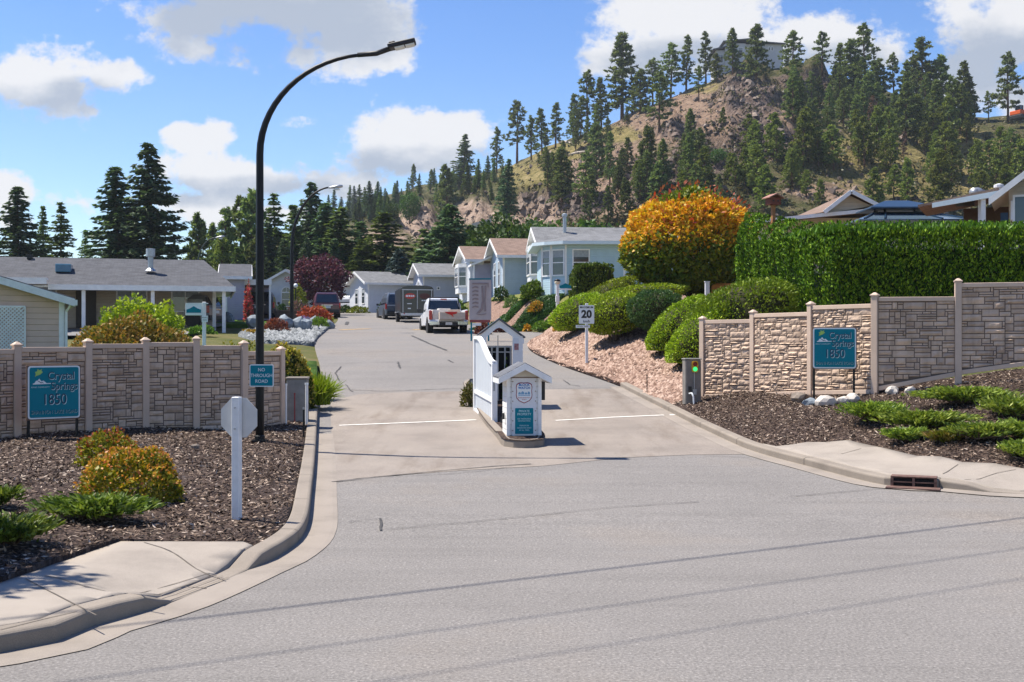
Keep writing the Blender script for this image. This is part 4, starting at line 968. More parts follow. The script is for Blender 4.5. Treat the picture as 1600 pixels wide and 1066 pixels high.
def window(parent, face, u, z, w, h, style='sash', frame=.07, fm=None):
    """face: function (u, out, z) -> local point; out is away from the wall"""
    fm = fm or WHITE
    m = MB(); f = frame
    def bar(u0, u1, z0, z1, o0=.0, o1=.05):
        m.ext([face(u0, o0, z0), face(u1, o0, z0), face(u1, o0, z1), face(u0, o0, z1)], Vector(face(u0, o1, z0)) - Vector(face(u0, o0, z0)))
    top = z + h
    bar(u, u + f, z, top); bar(u + w - f, u + w, z, top); bar(u + f, u + w - f, z, z + f); bar(u + f, u + w - f, top - f, top)
    if style in ('sash', 'arch'): bar(u + f, u + w - f, z + h * .5 - .025, z + h * .5 + .025)
    if style == 'pair': bar(u + w / 2 - .03, u + w / 2 + .03, z + f, top - f)
    if style == 'arch':
        n = 10; c = u + w / 2; r = w / 2
        for k in range(n):
            a0, a1 = math.pi * k / n, math.pi * (k + 1) / n
            q = [(c + r * math.cos(a0), top + r * math.sin(a0)), (c + r * math.cos(a1), top + r * math.sin(a1)), (c + (r - f) * math.cos(a1), top + (r - f) * math.sin(a1)), (c + (r - f) * math.cos(a0), top + (r - f) * math.sin(a0))]
            m.ext([face(x, 0, zz) for x, zz in q], Vector(face(u, .05, z)) - Vector(face(u, 0, z)))
        bar(c - .02, c + .02, top, top + r - f)
    fr = m.build('window', fm, parent)
    g_ = MB(); pts = [(u + f * .5, z + f * .5), (u + w - f * .5, z + f * .5), (u + w - f * .5, top)]
    if style == 'arch': pts += [(u + w / 2 + (w / 2 - f * .5) * math.cos(math.pi * k / 10), top + (w / 2 - f * .5) * math.sin(math.pi * k / 10)) for k in range(1, 10)]
    pts.append((u + f * .5, top)); g_.ext([face(x, .004, zz) for x, zz in pts], Vector(face(u, .018, z)) - Vector(face(u, .004, z))); g_.build('pane', GL, fr)
    if h > 1.0 and style != 'arch':
        c_ = MB(); c_.ext([face(u + f, .019, top - h * .30), face(u + w - f, .019, top - h * .30), face(u + w - f, .019, top - f), face(u + f, .019, top - f)], (Vector(face(u, .022, z)) - Vector(face(u, .019, z)))); c_.build('blind', CURT, fr)
    return fr
def house(label, corner, rz, L, W, hh, rise, wm, rm, wins=(), oh=.45, name='manufactured_house', group='houses along the road', base=.4, corner_boards=True, bay=None, chimney=None, cat='house', trim=None):
    """long side runs along local +x from the near corner; gable end at x = 0"""
    trim = trim or WHITE
    o = thing(name, label, cat, corner, rz, group)
    m = MB(); m.ext([(0, 0, -base), (0, W, -base), (0, W, hh), (0, W / 2, hh + rise), (0, 0, hh)], (L, 0, 0)); m.build('wall', wm, o)
    k = rise / (W / 2); t = .14; ez = hh - oh * k
    m = MB()
    for s in (0, 1):
        y = (lambda v: v) if s == 0 else (lambda v: W - v)
        m.ext([(-oh, y(-oh), ez + .02), (-oh, y(W / 2), hh + rise + .02), (-oh, y(W / 2), hh + rise + .02 + t), (-oh, y(-oh), ez + .02 + t * .6)], (L + 2 * oh, 0, 0))
    rf = m.build('roof', rm, o)
    m = MB(); fh = .20
    for x0, x1 in ((-oh - .035, -oh + .0), (L + oh, L + oh + .035)):
        for s in (0, 1):
            y = (lambda v: v) if s == 0 else (lambda v: W - v)
            m.ext([(x0, y(-oh - .02), ez + .10 - fh), (x0, y(W / 2), hh + rise + .12 - fh), (x0, y(W / 2), hh + rise + .12), (x0, y(-oh - .02), ez + .10)], (x1 - x0, 0, 0))
    for y0, y1 in ((-oh - .06, -oh - .0), (W + oh, W + oh + .06)): m.box(-oh, L + oh, y0, y1, ez - .09, ez + .09)
    m.build('fascia', trim, rf)
    m = MB(); m.box(-oh, L + oh, -oh, 0, ez - .03, ez - .005); m.ext([(-oh, 0, hh - .03), (-oh, W / 2, hh + rise - .03), (-oh, W / 2, hh + rise - .005), (-oh, 0, hh - .005)], (oh, 0, 0)); m.ext([(-oh, W, hh - .03), (-oh, W / 2, hh + rise - .03), (-oh, W / 2, hh + rise - .005), (-oh, W, hh - .005)], (oh, 0, 0)); m.build('soffit', trim, rf)
    if corner_boards:
        m = MB(); m.box(-.015, .11, -.02, .0, -base, hh - .02); m.box(-.02, -.0, -.02, .11, -base, hh - .02); m.build('corner_board', trim, o)
    fs = {'s': lambda u, out, z: (u, -out, z), 'g': lambda u, out, z: (-out, u, z)}
    for f, u, z, w, h, st in wins: window(o, fs[f], u, z, w, h, st)
    if bay:
        u0, w, dpt, z0, z1 = bay; q = [(0, u0), (-dpt, u0 + dpt * .8), (-dpt, u0 + w - dpt * .8), (0, u0 + w)]
        m = MB(); m.ext([(x, y, z0 - .5) for x, y in q], (0, 0, .5)); m.ext([(x, y, z1) for x, y in q], (0, 0, .22)); bb = m.build('bay', trim, o)
        for (a, b) in zip(q, q[1:]):
            a3, b3 = Vector((*a, 0)), Vector((*b, 0)); d = (b3 - a3); l = d.length; d = d / l; nn = Vector((-d.y, d.x, 0)); nn = nn if nn.x <= 0 else -nn
            face = lambda u, out, z, a3=a3, d=d, nn=nn: tuple(a3 + d * u + nn * out + Vector((0, 0, z)))
            window(bb, face, 0, z0, l, z1 - z0, 'sash', .09)
            m = MB()
    if chimney:
        x, y, h, r = chimney; zr_ = hh + rise * (1 - abs(y - W / 2) / (W / 2)); c = MB(); c.lathe([(r, zr_ - .1), (r, zr_ + h), (r * 1.5, zr_ + h), (r * 1.5, zr_ + h + .14), (r * .6, zr_ + h + .2)], 12, (x, y, 0)); c.build('flue', STEEL, rf)
    return o
def corner(x, y, d):
    c = P(x, y, d); return (c.x, c.y, c.z)
R_ = math.radians
# right-hand row, from the far end of the street to the near one
house('grey house closing the end of the street, with a white-trimmed corner window', corner(575, 487, 108), R_(24), 14, 6.2, 2.75, 1.05, W_PALE, R_LGREY,
      [('g', 1.0, .75, .95, 1.5, 'sash'), ('g', 3.2, .75, 1.0, 1.5, 'sash')], chimney=None)
house('grey blue house with a small arched gable window and a tall flue, behind the trailer', corner(661, 480, 100), R_(13), 12, 6.0, 2.85, 1.0, W_GREY, R_LGREY,
      [('g', 2.2, .9, .85, 1.15, 'arch'), ('s', 1.2, 1.5, .3, .3, 'plain')], chimney=(4.6, 2.2, 1.3, .13))
house('pale house with a little brown gable roof and white bay window, beside the parked trailer', corner(735, 462, 86), R_(11), 9, 5.6, 2.75, 1.0, W_PALE, R_BROWN,
      [('s', .5, .8, .8, 1.3, 'sash')], bay=(1.6, 2.6, .6, .75, 2.3), chimney=(2.2, 2.5, .5, .1))
house('blue house with a brown shingle roof and narrow white porch window', corner(786, 461, 75), R_(9), 9, 6.0, 2.65, 1.15, W_BLUE, R_BROWN,
      [('g', 1.2, .6, .8, 1.7, 'sash'), ('g', 3.2, .6, .9, 1.7, 'sash')])
# open porch of the brown-roofed house
c = corner(738, 462, 80)
o = thing('porch', 'white flat porch roof on slim posts between the brown-roofed houses', 'porch', c, R_(8), None)
m = MB(); m.ext([(-.1, -.2, 2.05), (1.6, -.2, 2.75), (1.6, -.2, 2.9), (-.1, -.2, 2.2)], (0, 2.4, 0)); m.build('roof', WHITE, o)
for x in (.1, 1.45):
    m = MB(); m.box(x - .06, x + .06, -.1, .02, -.3, 2.15 + x * .3); m.build('post', WHITE, o)
m = MB(); m.box(.1, 1.45, .5, .56, -.3, 2.2); m.build('screen_wall', W_LILAC, o)
house('light blue house with a steep white-edged gable and a white corner bay window', corner(848, 446, 68.5), R_(5), 8, 4.8, 2.6, .95, W_LBLUE, R_LGREY,
      [('g', .35, .75, .9, 1.55, 'sash')], bay=(1.5, 2.6, .55, .7, 2.35), chimney=(1.5, 1.4, 1.1, .11))
# nearest blue house with the angled window front and hipped roof
def hip_house():
    c = corner(884, 452, 62); o = thing('manufactured_house', 'nearest pale blue house with an angled window front under a hipped grey roof', 'house', c, R_(2), 'houses along the road')
    fp = [(-.75, .55), (0, 0), (9, 0), (9, 6), (-1.2, 6), (-1.2, 1.3)]; H_ = 2.55
    m = MB(); m.ext([(x, y, -1.2) for x, y in fp], (0, 0, 1.2 + H_)); m.build('wall', W_TEAL, o)
    ep = [(-1.15, .2), (-.2, -.5), (9.5, -.5), (9.5, 6.5), (-1.75, 6.5), (-1.75, 1.0)]; ra, rb = (1.2, 3.0, H_ + .72), (9.5, 3.0, H_ + .72)
    m = MB(); z = H_ + .02
    E = [(x, y, z) for x, y in ep]; vs = E + [ra, rb]; m.add(vs, [(0, 1, 6), (1, 2, 7, 6), (2, 3, 7), (3, 4, 6, 7), (4, 5, 6), (5, 0, 6)]); rf = m.build('roof', R_LGREY, o)
    m = MB(); n = len(ep)
    m.ext([(x, y, H_ - .16) for x, y in ep], (0, 0, .175)); m.build('fascia', M('pale_blue_trim', (.60, .70, .74), .5, .04), rf)
    def fc(i):
        a, b = Vector((*fp[i], 0)), Vector((*fp[(i + 1) % len(fp)], 0)); d = (b - a).normalized(); nn = Vector((d.y, -d.x, 0))
        return (lambda u, out, zz: tuple(a + d * u + nn * out + Vector((0, 0, zz)))), (b - a).length
    f0, l0 = fc(0); window(o, f0, .06, .72, l0 - .12, 1.45, 'sash'); f1, l1 = fc(1); window(o, f1, .35, .72, .95, 1.45, 'sash'); f5, l5 = fc(5); window(o, f5, .05, .72, l5 - .1, 1.45, 'sash')
    m = MB()
    for (x, y) in ((0, 0), (-.75, .55), (-1.2, 1.3)): m.box(x - .05, x + .05, y - .05, y + .05, -1, H_ - .17)
    m.box(3.1, 3.22, -.03, 0, -1, H_ - .17); m.build('corner_board', WHITE, o)
    m = MB(); m.lathe([(.16, H_ + .6), (.16, H_ + .74), (.2, H_ + .78)], 10, (4.2, 2.6, 0)); m.build('roof_vent', BLACK_P, rf)
    m = MB(); m.box(.2, 9, -.02, -.004, -1.2, -.15); m.build('skirting', WHITE_W, o)
hip_house()

# left-hand houses
def carport_house():
    c = P(355, 520, 56); X1 = c.x + .25; o = thing('manufactured_house', 'long beige house with a grey roof and a deep white carport on slim posts', 'house', (c.x, c.y, T(c.x, c.y)), R_(15), 'houses along the road')
    z0 = T(c.x, c.y); S = 56 / FPX; X = lambda x: (x - 355) * S; ev = CAMH + (533 - 449) * S - z0; L = 24
    m = MB(); m.box(-L, -.5, 3.4, 9.5, -.3, ev + .35); m.build('wall', W_TAN, o)
    rg = ev + 1.62
    E = [(-L - 1, -.3, ev + .02), (.35, -.3, ev + .02), (.35, 9.9, ev + .02), (-L - 1, 9.9, ev + .02)]; A, B = (-L - 1, 4.8, rg), (-1.1, 4.8, rg)
    m = MB(); m.add(E + [A, B], [(0, 1, 5, 4), (1, 2, 5), (2, 3, 4, 5), (3, 0, 4)]); rf = m.build('roof', R_GREY, o)
    m = MB(); m.box(-8.1, .37, -.36, -.30, ev - .22, ev + .03); m.box(-10.2, -8.1, -.9, -.84, ev + .02, ev + .3); m.box(-10.2, -8.1, -.84, -.3, ev + .22, ev + .3); m.box(-L - 1, -10.2, -.36, -.3, ev - .22, ev + .03); m.box(.35, .40, -.36, 9.9, ev - .2, ev + .03); m.build('fascia', WHITE, rf)
    m = MB(); m.box(-L - .9, .3, -.28, 9.8, ev - .10, ev - .02); m.build('soffit', WHITE_W, rf)
    for x in (144, 244, 336, 350):
        m = MB(); m.box(X(x) - .085, X(x) + .085, -.15 if x != 336 else 2.2, .02 if x != 336 else 2.37, -.2, ev - .1); m.build('post', WHITE, o, bevel=.01)
    f = lambda u, out, z: (u, 3.4 - out, z)
    window(o, f, X(183), .9, 1.5, 1.1, 'pair'); window(o, f, X(268), .9, 1.4, 1.1, 'pair'); window(o, f, X(55), .9, 1.2, 1.1, 'pair')
    m = MB(); m.box(X(122), X(122) + .95, 3.33, 3.4, 0, 2.0); m.build('door', M('dark_brown_door', (.035, .025, .02), .5), o)
    m = MB(); m.box(X(97), X(120), 1.7, 2.7, ev + .72, ev + 1.12); m.build('skylight', M('skylight_blue', (.06, .16, .25), .15, .1), rf, bevel=.03)
    m = MB(); m.lathe([(.28, ev + .85), (.13, ev + 1.0), (.13, ev + 1.55), (.22, ev + 1.56), (.22, ev + 1.95), (.05, ev + 1.97)], 12, (X(238), 2.0, 0)); m.build('flue', STEEL, rf)
    m = MB(); m.box(X(45), X(53), 4.2, 4.6, rg - .12, rg + .12); m.box(X(228), X(231), 3.9, 4.1, rg - .1, rg + .1); m.build('roof_vent', BLACK_P, rf)
    return o
carport_house()
def shed_house():
    d = 34.0; S = d / FPX; o = thing('manufactured_house', 'beige lap-sided house end with a white lattice panel, behind the left fence', 'house', ((100 - 800) * S, d, T((100 - 800) * S, d)), R_(24), 'houses along the road')
    z0 = o.location.z; ev = CAMH + (533 - 466) * S - z0; sl = .30; W = 7.0
    m = MB(); m.ext([(-W, 0, -.3), (0, 0, -.3), (0, 0, ev), (-W / 2, 0, ev + W / 2 * sl), (-W, 0, ev)], (0, 9, 0)); m.build('wall', W_BEIGE, o)
    m = MB()
    for s in (0, 1):
        x = (lambda v: v) if s == 0 else (lambda v: -W - v)
        m.ext([(x(.28), -.35, ev - .07), (-W / 2, -.35, ev + W / 2 * sl + .02), (-W / 2, -.35, ev + W / 2 * sl + .1), (x(.28), -.35, ev + .0)], (0, 9.8, 0))
    rf = m.build('roof', R_DARK, o)
    m = MB()
    for s in (0, 1):
        x = (lambda v: v) if s == 0 else (lambda v: -W - v)
        m.ext([(x(.28), -.39, ev - .25), (-W / 2, -.39, ev + W / 2 * sl - .13), (-W / 2, -.39, ev + W / 2 * sl + .07), (x(.28), -.39, ev - .03)], (0, .04, 0)); m.box(x(.30) - .05, x(.30) + .05, -.4, 9.4, ev - .22, ev - .06)
    m.build('fascia', WHITE_W, rf)
    m = MB(); m.box(-.14, .02, -.03, .0, -.3, ev - .05); m.box(0, .03, -.03, .12, -.3, ev - .05); m.build('corner_board', WHITE, o)
    m = MB(); x0, x1, zb_, zt = -2.6, (44 - 100) * S, .0, CAMH + (533 - 480) * S - z0
    n = 30
    for k in range(-n, n):
        a = x0 + k * .11
        for sg in (1, -1):
            pa = [(a, zb_), (a + sg * (zt - zb_), zt)]
            (ax, az), (bx2, bz) = pa
            if ax > bx2: ax, az, bx2, bz = bx2, bz, ax, az
            sl_ = (bz - az) / (bx2 - ax); lo, hi = max(ax, x0), min(bx2, x1)
            if hi - lo < .05: continue
            yy = -.06 if sg > 0 else -.045
            m.beam((lo, yy, az + (lo - ax) * sl_), (hi, yy, az + (hi - ax) * sl_), .012, .038)
    for a, b2 in (((x0, zb_), (x0, zt)), ((x1, zb_), (x1, zt)), ((x0, zt), (x1, zt))): m.beam((a[0], -.05, a[1]), (b2[0], -.05, b2[1]), .04, .05)
    m.build('lattice', WHITE, o)
    m = MB(); m.tube([(.2, -.3, ev - .14), (.06, -.08, ev - .4), (.06, -.08, 0)], .035, 6); m.build('downpipe', WHITE, o)
shed_house()
def lilac_house():
    c = P(352, 506, 67); o = house('lilac grey house end with white corner trim beyond the carport', (c.x, c.y, c.z), R_(13), 1.1, 7, 2.75, .8, W_LILAC, R_GREY, [], oh=.4)
    m = MB(); m.box(1.1, 2.6, .6, 5.5, 2.35, 2.55); m.build('carport_roof', R_GREY, o)
    m = MB(); m.box(1.1, 2.65, .52, .60, 2.3, 2.62); m.build('carport_fascia', WHITE, o)
    m = MB(); m.box(2.5, 2.62, .6, .72, -.3, 2.35); m.build('post', WHITE, o)
    m = MB(); m.box(1.0, 2.6, 5.0, 5.1, -.3, 2.4); m.build('rear_wall', W_LILAC, o)
    m = MB(); m.box(0, 1.12, -.04, 0, -.3, .12); m.build('skirting', WHITE_W, o)
lilac_house()
c = P(425, 490, 96)
o = house('small pale house with a tall arched window in its white gable, past the gravel', (c.x, c.y, c.z), R_(90), 8, 3.6, 2.55, 1.0, W_PALE, R_LGREY, [], oh=.4, corner_boards=False)
o.location = (c.x + 3.0, c.y, c.z)
f = lambda u, out, z: (-out, u, z)
window(o, f, 1.35, .55, .9, 1.25, 'arch', .09)
house('low grey house half hidden behind the purple-leaved tree', corner(500, 486, 118), R_(4), 9, 6, 2.6, .9, W_PALE, R_LGREY, [('s', 5, .9, 1.2, 1.0, 'pair')])
# right-hand white houses above the hedge
def right_houses():
    d = 52.0; S = d / FPX; c = P(1288, 333, d); zb = T(c.x, c.y)
    o = thing('manufactured_house', 'cream house with a brown roof and small white gable, behind the tall hedge', 'house', (c.x, c.y, zb), 0, 'houses along the road')
    X = lambda x: (x - 1288) * S; Z = lambda y, k=1.0: CAMH + (533 - y) * S * k - zb
    m = MB(); m.box(X(1200), X(1560), 1.0, 9, -.5, Z(337)); m.build('wall', W_CREAM, o)
    m = MB(); m.ext([(X(1290), .0, Z(334)), (X(1362), .0, Z(322)), (X(1324), .0, Z(304))], (0, 3, 0)); m.build('gable', W_CREAM, o)
    m = MB(); m.ext([(X(1180), -.2, Z(348)), (X(1375), -.2, Z(329)), (X(1375), -.2, Z(325.5)), (X(1180), -.2, Z(345))], (0, 6, 0))
    k = 1.06
    m.add([(X(1284), -.5, Z(333)), (X(1325), -.5, Z(301)), (X(1470), 4.0, Z(301.5)), (X(1470), 4.2, Z(302)), (X(1560), 0, Z(318)), (X(1366), -.5, Z(322)), (X(1290), 6, Z(318)), (X(1330), 6, Z(300))], [(0, 1, 7, 6), (1, 5, 4, 3, 2, 7)])
    rf = m.build('roof', R_BROWN, o)
    m = MB()
    for a, b2 in (((1283, 334), (1325, 301.5)), ((1325, 301.5), (1366, 322.5))): m.beam((X(a[0]), -.52, Z(a[1])), (X(b2[0]), -.52, Z(b2[1])), .06, .17)
    m.beam((X(1180), -.24, Z(347)), (X(1375), -.24, Z(328)), .06, .16); m.build('fascia', WHITE, rf)
    m = MB(); m.tube([(X(1426), 2, Z(312)), (X(1426), 2, Z(299))], .1, 8); m.build('roof_pipe', BLACK_P, rf)
    # nearer house on the right
    d = 39.0; S2 = d / FPX; c = P(1556, 340, d); zb2 = T(c.x, c.y)
    o = thing('manufactured_house', 'cream house with a wide white gable at the right edge, over the hedge', 'house', (c.x, c.y, zb2), R_(-25), 'houses along the road')
    X = lambda x: (x - 1556) * S2; Z = lambda y: CAMH + (533 - y) * S2 - zb2
    W = 6.4
    x0 = X(1574); zw = Z(296)
    m = MB(); m.ext([(x0, .5, -.5), (x0 + W, .5, -.5), (x0 + W, .5, zw), (x0 + W / 2, .5, zw + W / 2 * .78), (x0, .5, zw)], (0, 8, 0)); m.build('wall', W_CREAM, o)
    m = MB(); sl = .78
    for sgn in (0, 1):
        g_ = (lambda v: x0 + v) if sgn == 0 else (lambda v: x0 + W - v)
        m.ext([(g_(-.55), -.3, zw - .43 + .05), (g_(W / 2), -.3, zw + W / 2 * sl + .05), (g_(W / 2), -.3, zw + W / 2 * sl + .17), (g_(-.55), -.3, zw - .43 + .15)], (0, 9.2, 0))
    rf = m.build('roof', R_DARK, o)
    m = MB()
    for sgn in (0, 1):
        g_ = (lambda v: x0 + v) if sgn == 0 else (lambda v: x0 + W - v)
        m.ext([(g_(-.6), -.36, zw - .47 - .1), (g_(W / 2), -.36, zw + W / 2 * sl - .12), (g_(W / 2), -.36, zw + W / 2 * sl + .13), (g_(-.6), -.36, zw - .47 + .15)], (0, .06, 0))
        m.ext([(g_(-.55), -.3, zw - .43 + .0), (g_(.0), -.3, zw + .0), (g_(.0), -.3, zw + .04), (g_(-.55), -.3, zw - .43 + .04)], (0, 9.2, 0))
    m.build('fascia', WHITE, rf)
    # side porch roof reaching left
    m = MB(); m.ext([(X(1440), .1, Z(318)), (X(1560), .1, Z(297)), (X(1560), .1, Z(293)), (X(1440), .1, Z(314))], (0, 3.2, 0)); pr = m.build('porch_roof', R_BROWN, o)
    m = MB(); m.ext([(X(1462), .02, Z(320)), (X(1566), .02, Z(306)), (X(1566), .02, Z(297)), (X(1462), .02, Z(312.5))], (0, .07, 0)); m.build('porch_fascia', M('pale_blue_trim', (.60, .70, .74), .5, .04), pr)
    m = MB(); m.box(X(1534), X(1541), .1, .24, -.4, Z(308)); m.box(X(1529), X(1533), .5, .6, -.4, Z(308)); m.build('post', WHITE, o)
    m = MB(); m.box(X(1500), X(1574), 3.0, 3.1, -.4, Z(309)); m.build('porch_wall', M('porch_brown', (.10, .07, .05), .8), o)
    m = MB(); m.lathe([(.0, 0), (.14, .0), (.22, .06), (.25, .16)][1:], 10, (X(1527), 1.2, Z(297))); m.tube([(X(1524), 1.2, Z(302)), (X(1524), 1.2, Z(296))], .11, 8); m.tube([(X(1521), .9, Z(294)), (X(1527), 1.4, Z(291)), (X(1533), 1.9, Z(296))], .16, 8); m.build('roof_vent', STEEL, pr, smooth=True)
    m = MB(); m.lathe([(.11, 0), (.11, .36), (.17, .36), (.17, .46), (.05, .5)], 10, (X(1556), 2.5, Z(296))); m.build('flue', WHITE_W, rf)
    m = MB(); m.box(X(1455), X(1520), 1.0, 2.2, Z(309), Z(306)); b_ = m.build('solar_panel', BLACK_P, pr); b_.rotation_euler = (0, 0, 0)
    m = MB(); m.box(X(1577), X(1640), .1, .5, Z(345), Z(314)); bw = m.build('bay', WHITE, o, bevel=.02)
    window(bw, lambda u, out, z: (u, .1 - out, z), X(1580), Z(352), 1.25, 1.0, 'pair')
    m = MB(); m.box(X(1562), X(1573), .44, .5, Z(346), Z(331)); m.build('shutter', M('dark_blue_shutter', (.02, .05, .10), .5), o)
    # gazebo
    d = 43.5; S3 = d / FPX; c = P(1425, 340, d); zb3 = T(c.x, c.y)
    o = thing('gazebo', 'dark blue metal two-tier gazebo roof showing above the hedge', 'gazebo', (c.x, c.y + 1.6, zb3))
    X = lambda x: (x - 1425) * S3; Z = lambda y: CAMH + (533 - y) * S3 - zb3
    GZ = M('blue_metal_roof', (.025, .06, .11), .28, .12, 5, metal=.4, spec=.5)
    def tier(x0, x1, zb_, rx0, rx1, zt, dp, name, mt, par=None):
        q = MB(); v = [(X(x0), -dp, zb_), (X(x1), -dp, zb_), (X(x1), dp, zb_), (X(x0), dp, zb_), (X(rx0), -dp * .12, zt), (X(rx1), -dp * .12, zt), (X(rx1), dp * .12, zt), (X(rx0), dp * .12, zt)]
        q.add(v + [(a, b2, c2 - .05) for a, b2, c2 in v[:4]], [(0, 1, 5, 4), (1, 2, 6, 5), (2, 3, 7, 6), (3, 0, 4, 7), (4, 5, 6, 7), (0, 8, 9, 1), (1, 9, 10, 2), (2, 10, 11, 3), (3, 11, 8, 0), (8, 11, 10, 9)]); return q.build(name, mt, o)
    tier(1369, 1481, Z(320), 1404, 1440, Z(306), 1.0, 'upper_roof', GZ); tier(1340, 1515, Z(343), 1388, 1462, Z(325), 1.8, 'lower_roof', M('gazebo_panel', (.13, .19, .25), .2, .1, 4, metal=.3))
    for xa, xb in ((1348, 1388), (1510, 1462), (1380, 1402), (1470, 1448)):
        q = MB(); q.beam((X(xa), -1.82 if abs(xa - 1425) < 100 else -1.8, Z(342)), (X(xb), -.25, Z(324)), .06, .05); q.build('roof_rib', GZ, o)
    for xa in (1384, 1400, 1448, 1462):
        q = MB(); q.box(X(xa) - .03, X(xa) + .03, -.3, -.24, Z(326), Z(319)); q.build('strut', BLACK, o)
    for xa in (1352, 1500):
        for yy in (-1.6, 1.6):
            q = MB(); q.box(X(xa) - .05, X(xa) + .05, yy - .05, yy + .05, -.3, Z(342)); q.build('post', BLACK, o)
    # birdhouse on a post
    d = 35.5; S4 = d / FPX; c = P(1215, 358, d); zb4 = T(c.x, c.y)
    o = thing('birdhouse', 'red wooden birdhouse on a brown post sticking up behind the hedge', 'birdhouse', (c.x, c.y + .6, zb4), R_(20)); Z = lambda y: CAMH + (533 - y) * S4 - zb4
    RW = M('red_brown_wood', (.16, .045, .025), .7, .25, 8, .2, 50)
    m = MB(); m.box(-.05, .05, -.05, .05, -.3, Z(316)); m.build('post', M('orange_brown_post', (.30, .13, .05), .7, .25, 8), o)
    m = MB(); m.box(-.19, .19, -.15, .15, Z(317), Z(306)); m.build('body', RW, o)
    m = MB(); zt = Z(306)
    for s in (-1, 1): m.ext([(0, -.22, zt + .10), (s * .27, -.22, zt - .02), (s * .27, -.22, zt + .01), (0, -.22, zt + .135)], (0, .44, 0))
    m.build('roof', M('birdhouse_roof', (.32, .16, .12), .7, .2), o)
    m = MB(); m.lathe([(.028, -.158), (.028, -.149)], 10, (-.08, 0, Z(311)), 'y'); m.lathe([(.028, -.158), (.028, -.149)], 10, (.08, 0, Z(311)), 'y'); m.build('entrance_hole', BLACK_P, o)
right_houses()
# ------------------------------------------------------------------ vehicles
TYRE = M('tyre_rubber', (.018, .018, .018), .85, .2, 20); RIM = M('wheel_rim', (.45, .46, .48), .3, .1, 10, metal=.8); CHROME = M('chrome', (.60, .61, .62), .18, .05, 5, metal=.9)
LAMPR = M('tail_lamp_red', (.38, .012, .015), .2, .15, 20, spec=.6); PLATE = M('number_plate', (.62, .64, .66), .5, .05)
TINT = glass('tinted_glass', (.012, .016, .022))
def paint(name, c):
    if name in _MC: return _MC[name]
    t = NT(name); t.b.inputs['Coat Weight'].default_value = .5; t.b.inputs['Coat Roughness'].default_value = .08; _MC[name] = t.fin(c, .38, None, 0, .5); return _MC[name]
def wheel(o, x, y, r=.37, w=.25):
    m = MB(); m.lathe([(r * .62, -w / 2), (r * .93, -w / 2), (r, -w / 2 + .03), (r, w / 2 - .03), (r * .93, w / 2), (r * .62, w / 2)], 20, (0, 0, 0), 'x'); wh = m.build('wheel', TYRE, o, smooth=False); wh.location = (x, y, r)
    q = MB(); s = 1 if x > 0 else -1; q.lathe([(r * .63, -.06), (r * .63, .09), (r * .5, .075), (r * .2, .10)], 16, (0, 0, 0), 'x')
    if s < 0: q.v = [(-a, b, c) for a, b, c in q.v]
    q.build('rim', RIM, wh)
def loft(secs, mat, name, o, bevel=.04):
    """secs: list of (y, half width, z0, z1) stations along the length"""
    m = MB(); vs = []
    for y, w, z0, z1, wt in secs:
        vs += [(-w, y, z0), (w, y, z0), (w * 1.0, y, lerp(z0, z1, .62)), (wt, y, z1), (-wt, y, z1), (-w * 1.0, y, lerp(z0, z1, .62))]
    n = 6; fs = [(i * n + k, i * n + (k + 1) % n, (i + 1) * n + (k + 1) % n, (i + 1) * n + k) for i in range(len(secs) - 1) for k in range(n)] + [tuple(range(n - 1, -1, -1)), tuple(range((len(secs) - 1) * n, len(secs) * n))]
    m.add(vs, fs); return m.build(name, mat, o, bevel=bevel, seg=2)
def arches(o, ys, W, r, mat):
    for y in ys:
        for s in (-1, 1):
            m = MB(); m.lathe([(r * 1.18, -.02), (r * 1.18, .02)], 18, (s * (W + .004), y, r), 'x'); m.build('wheel_arch', mat, o)
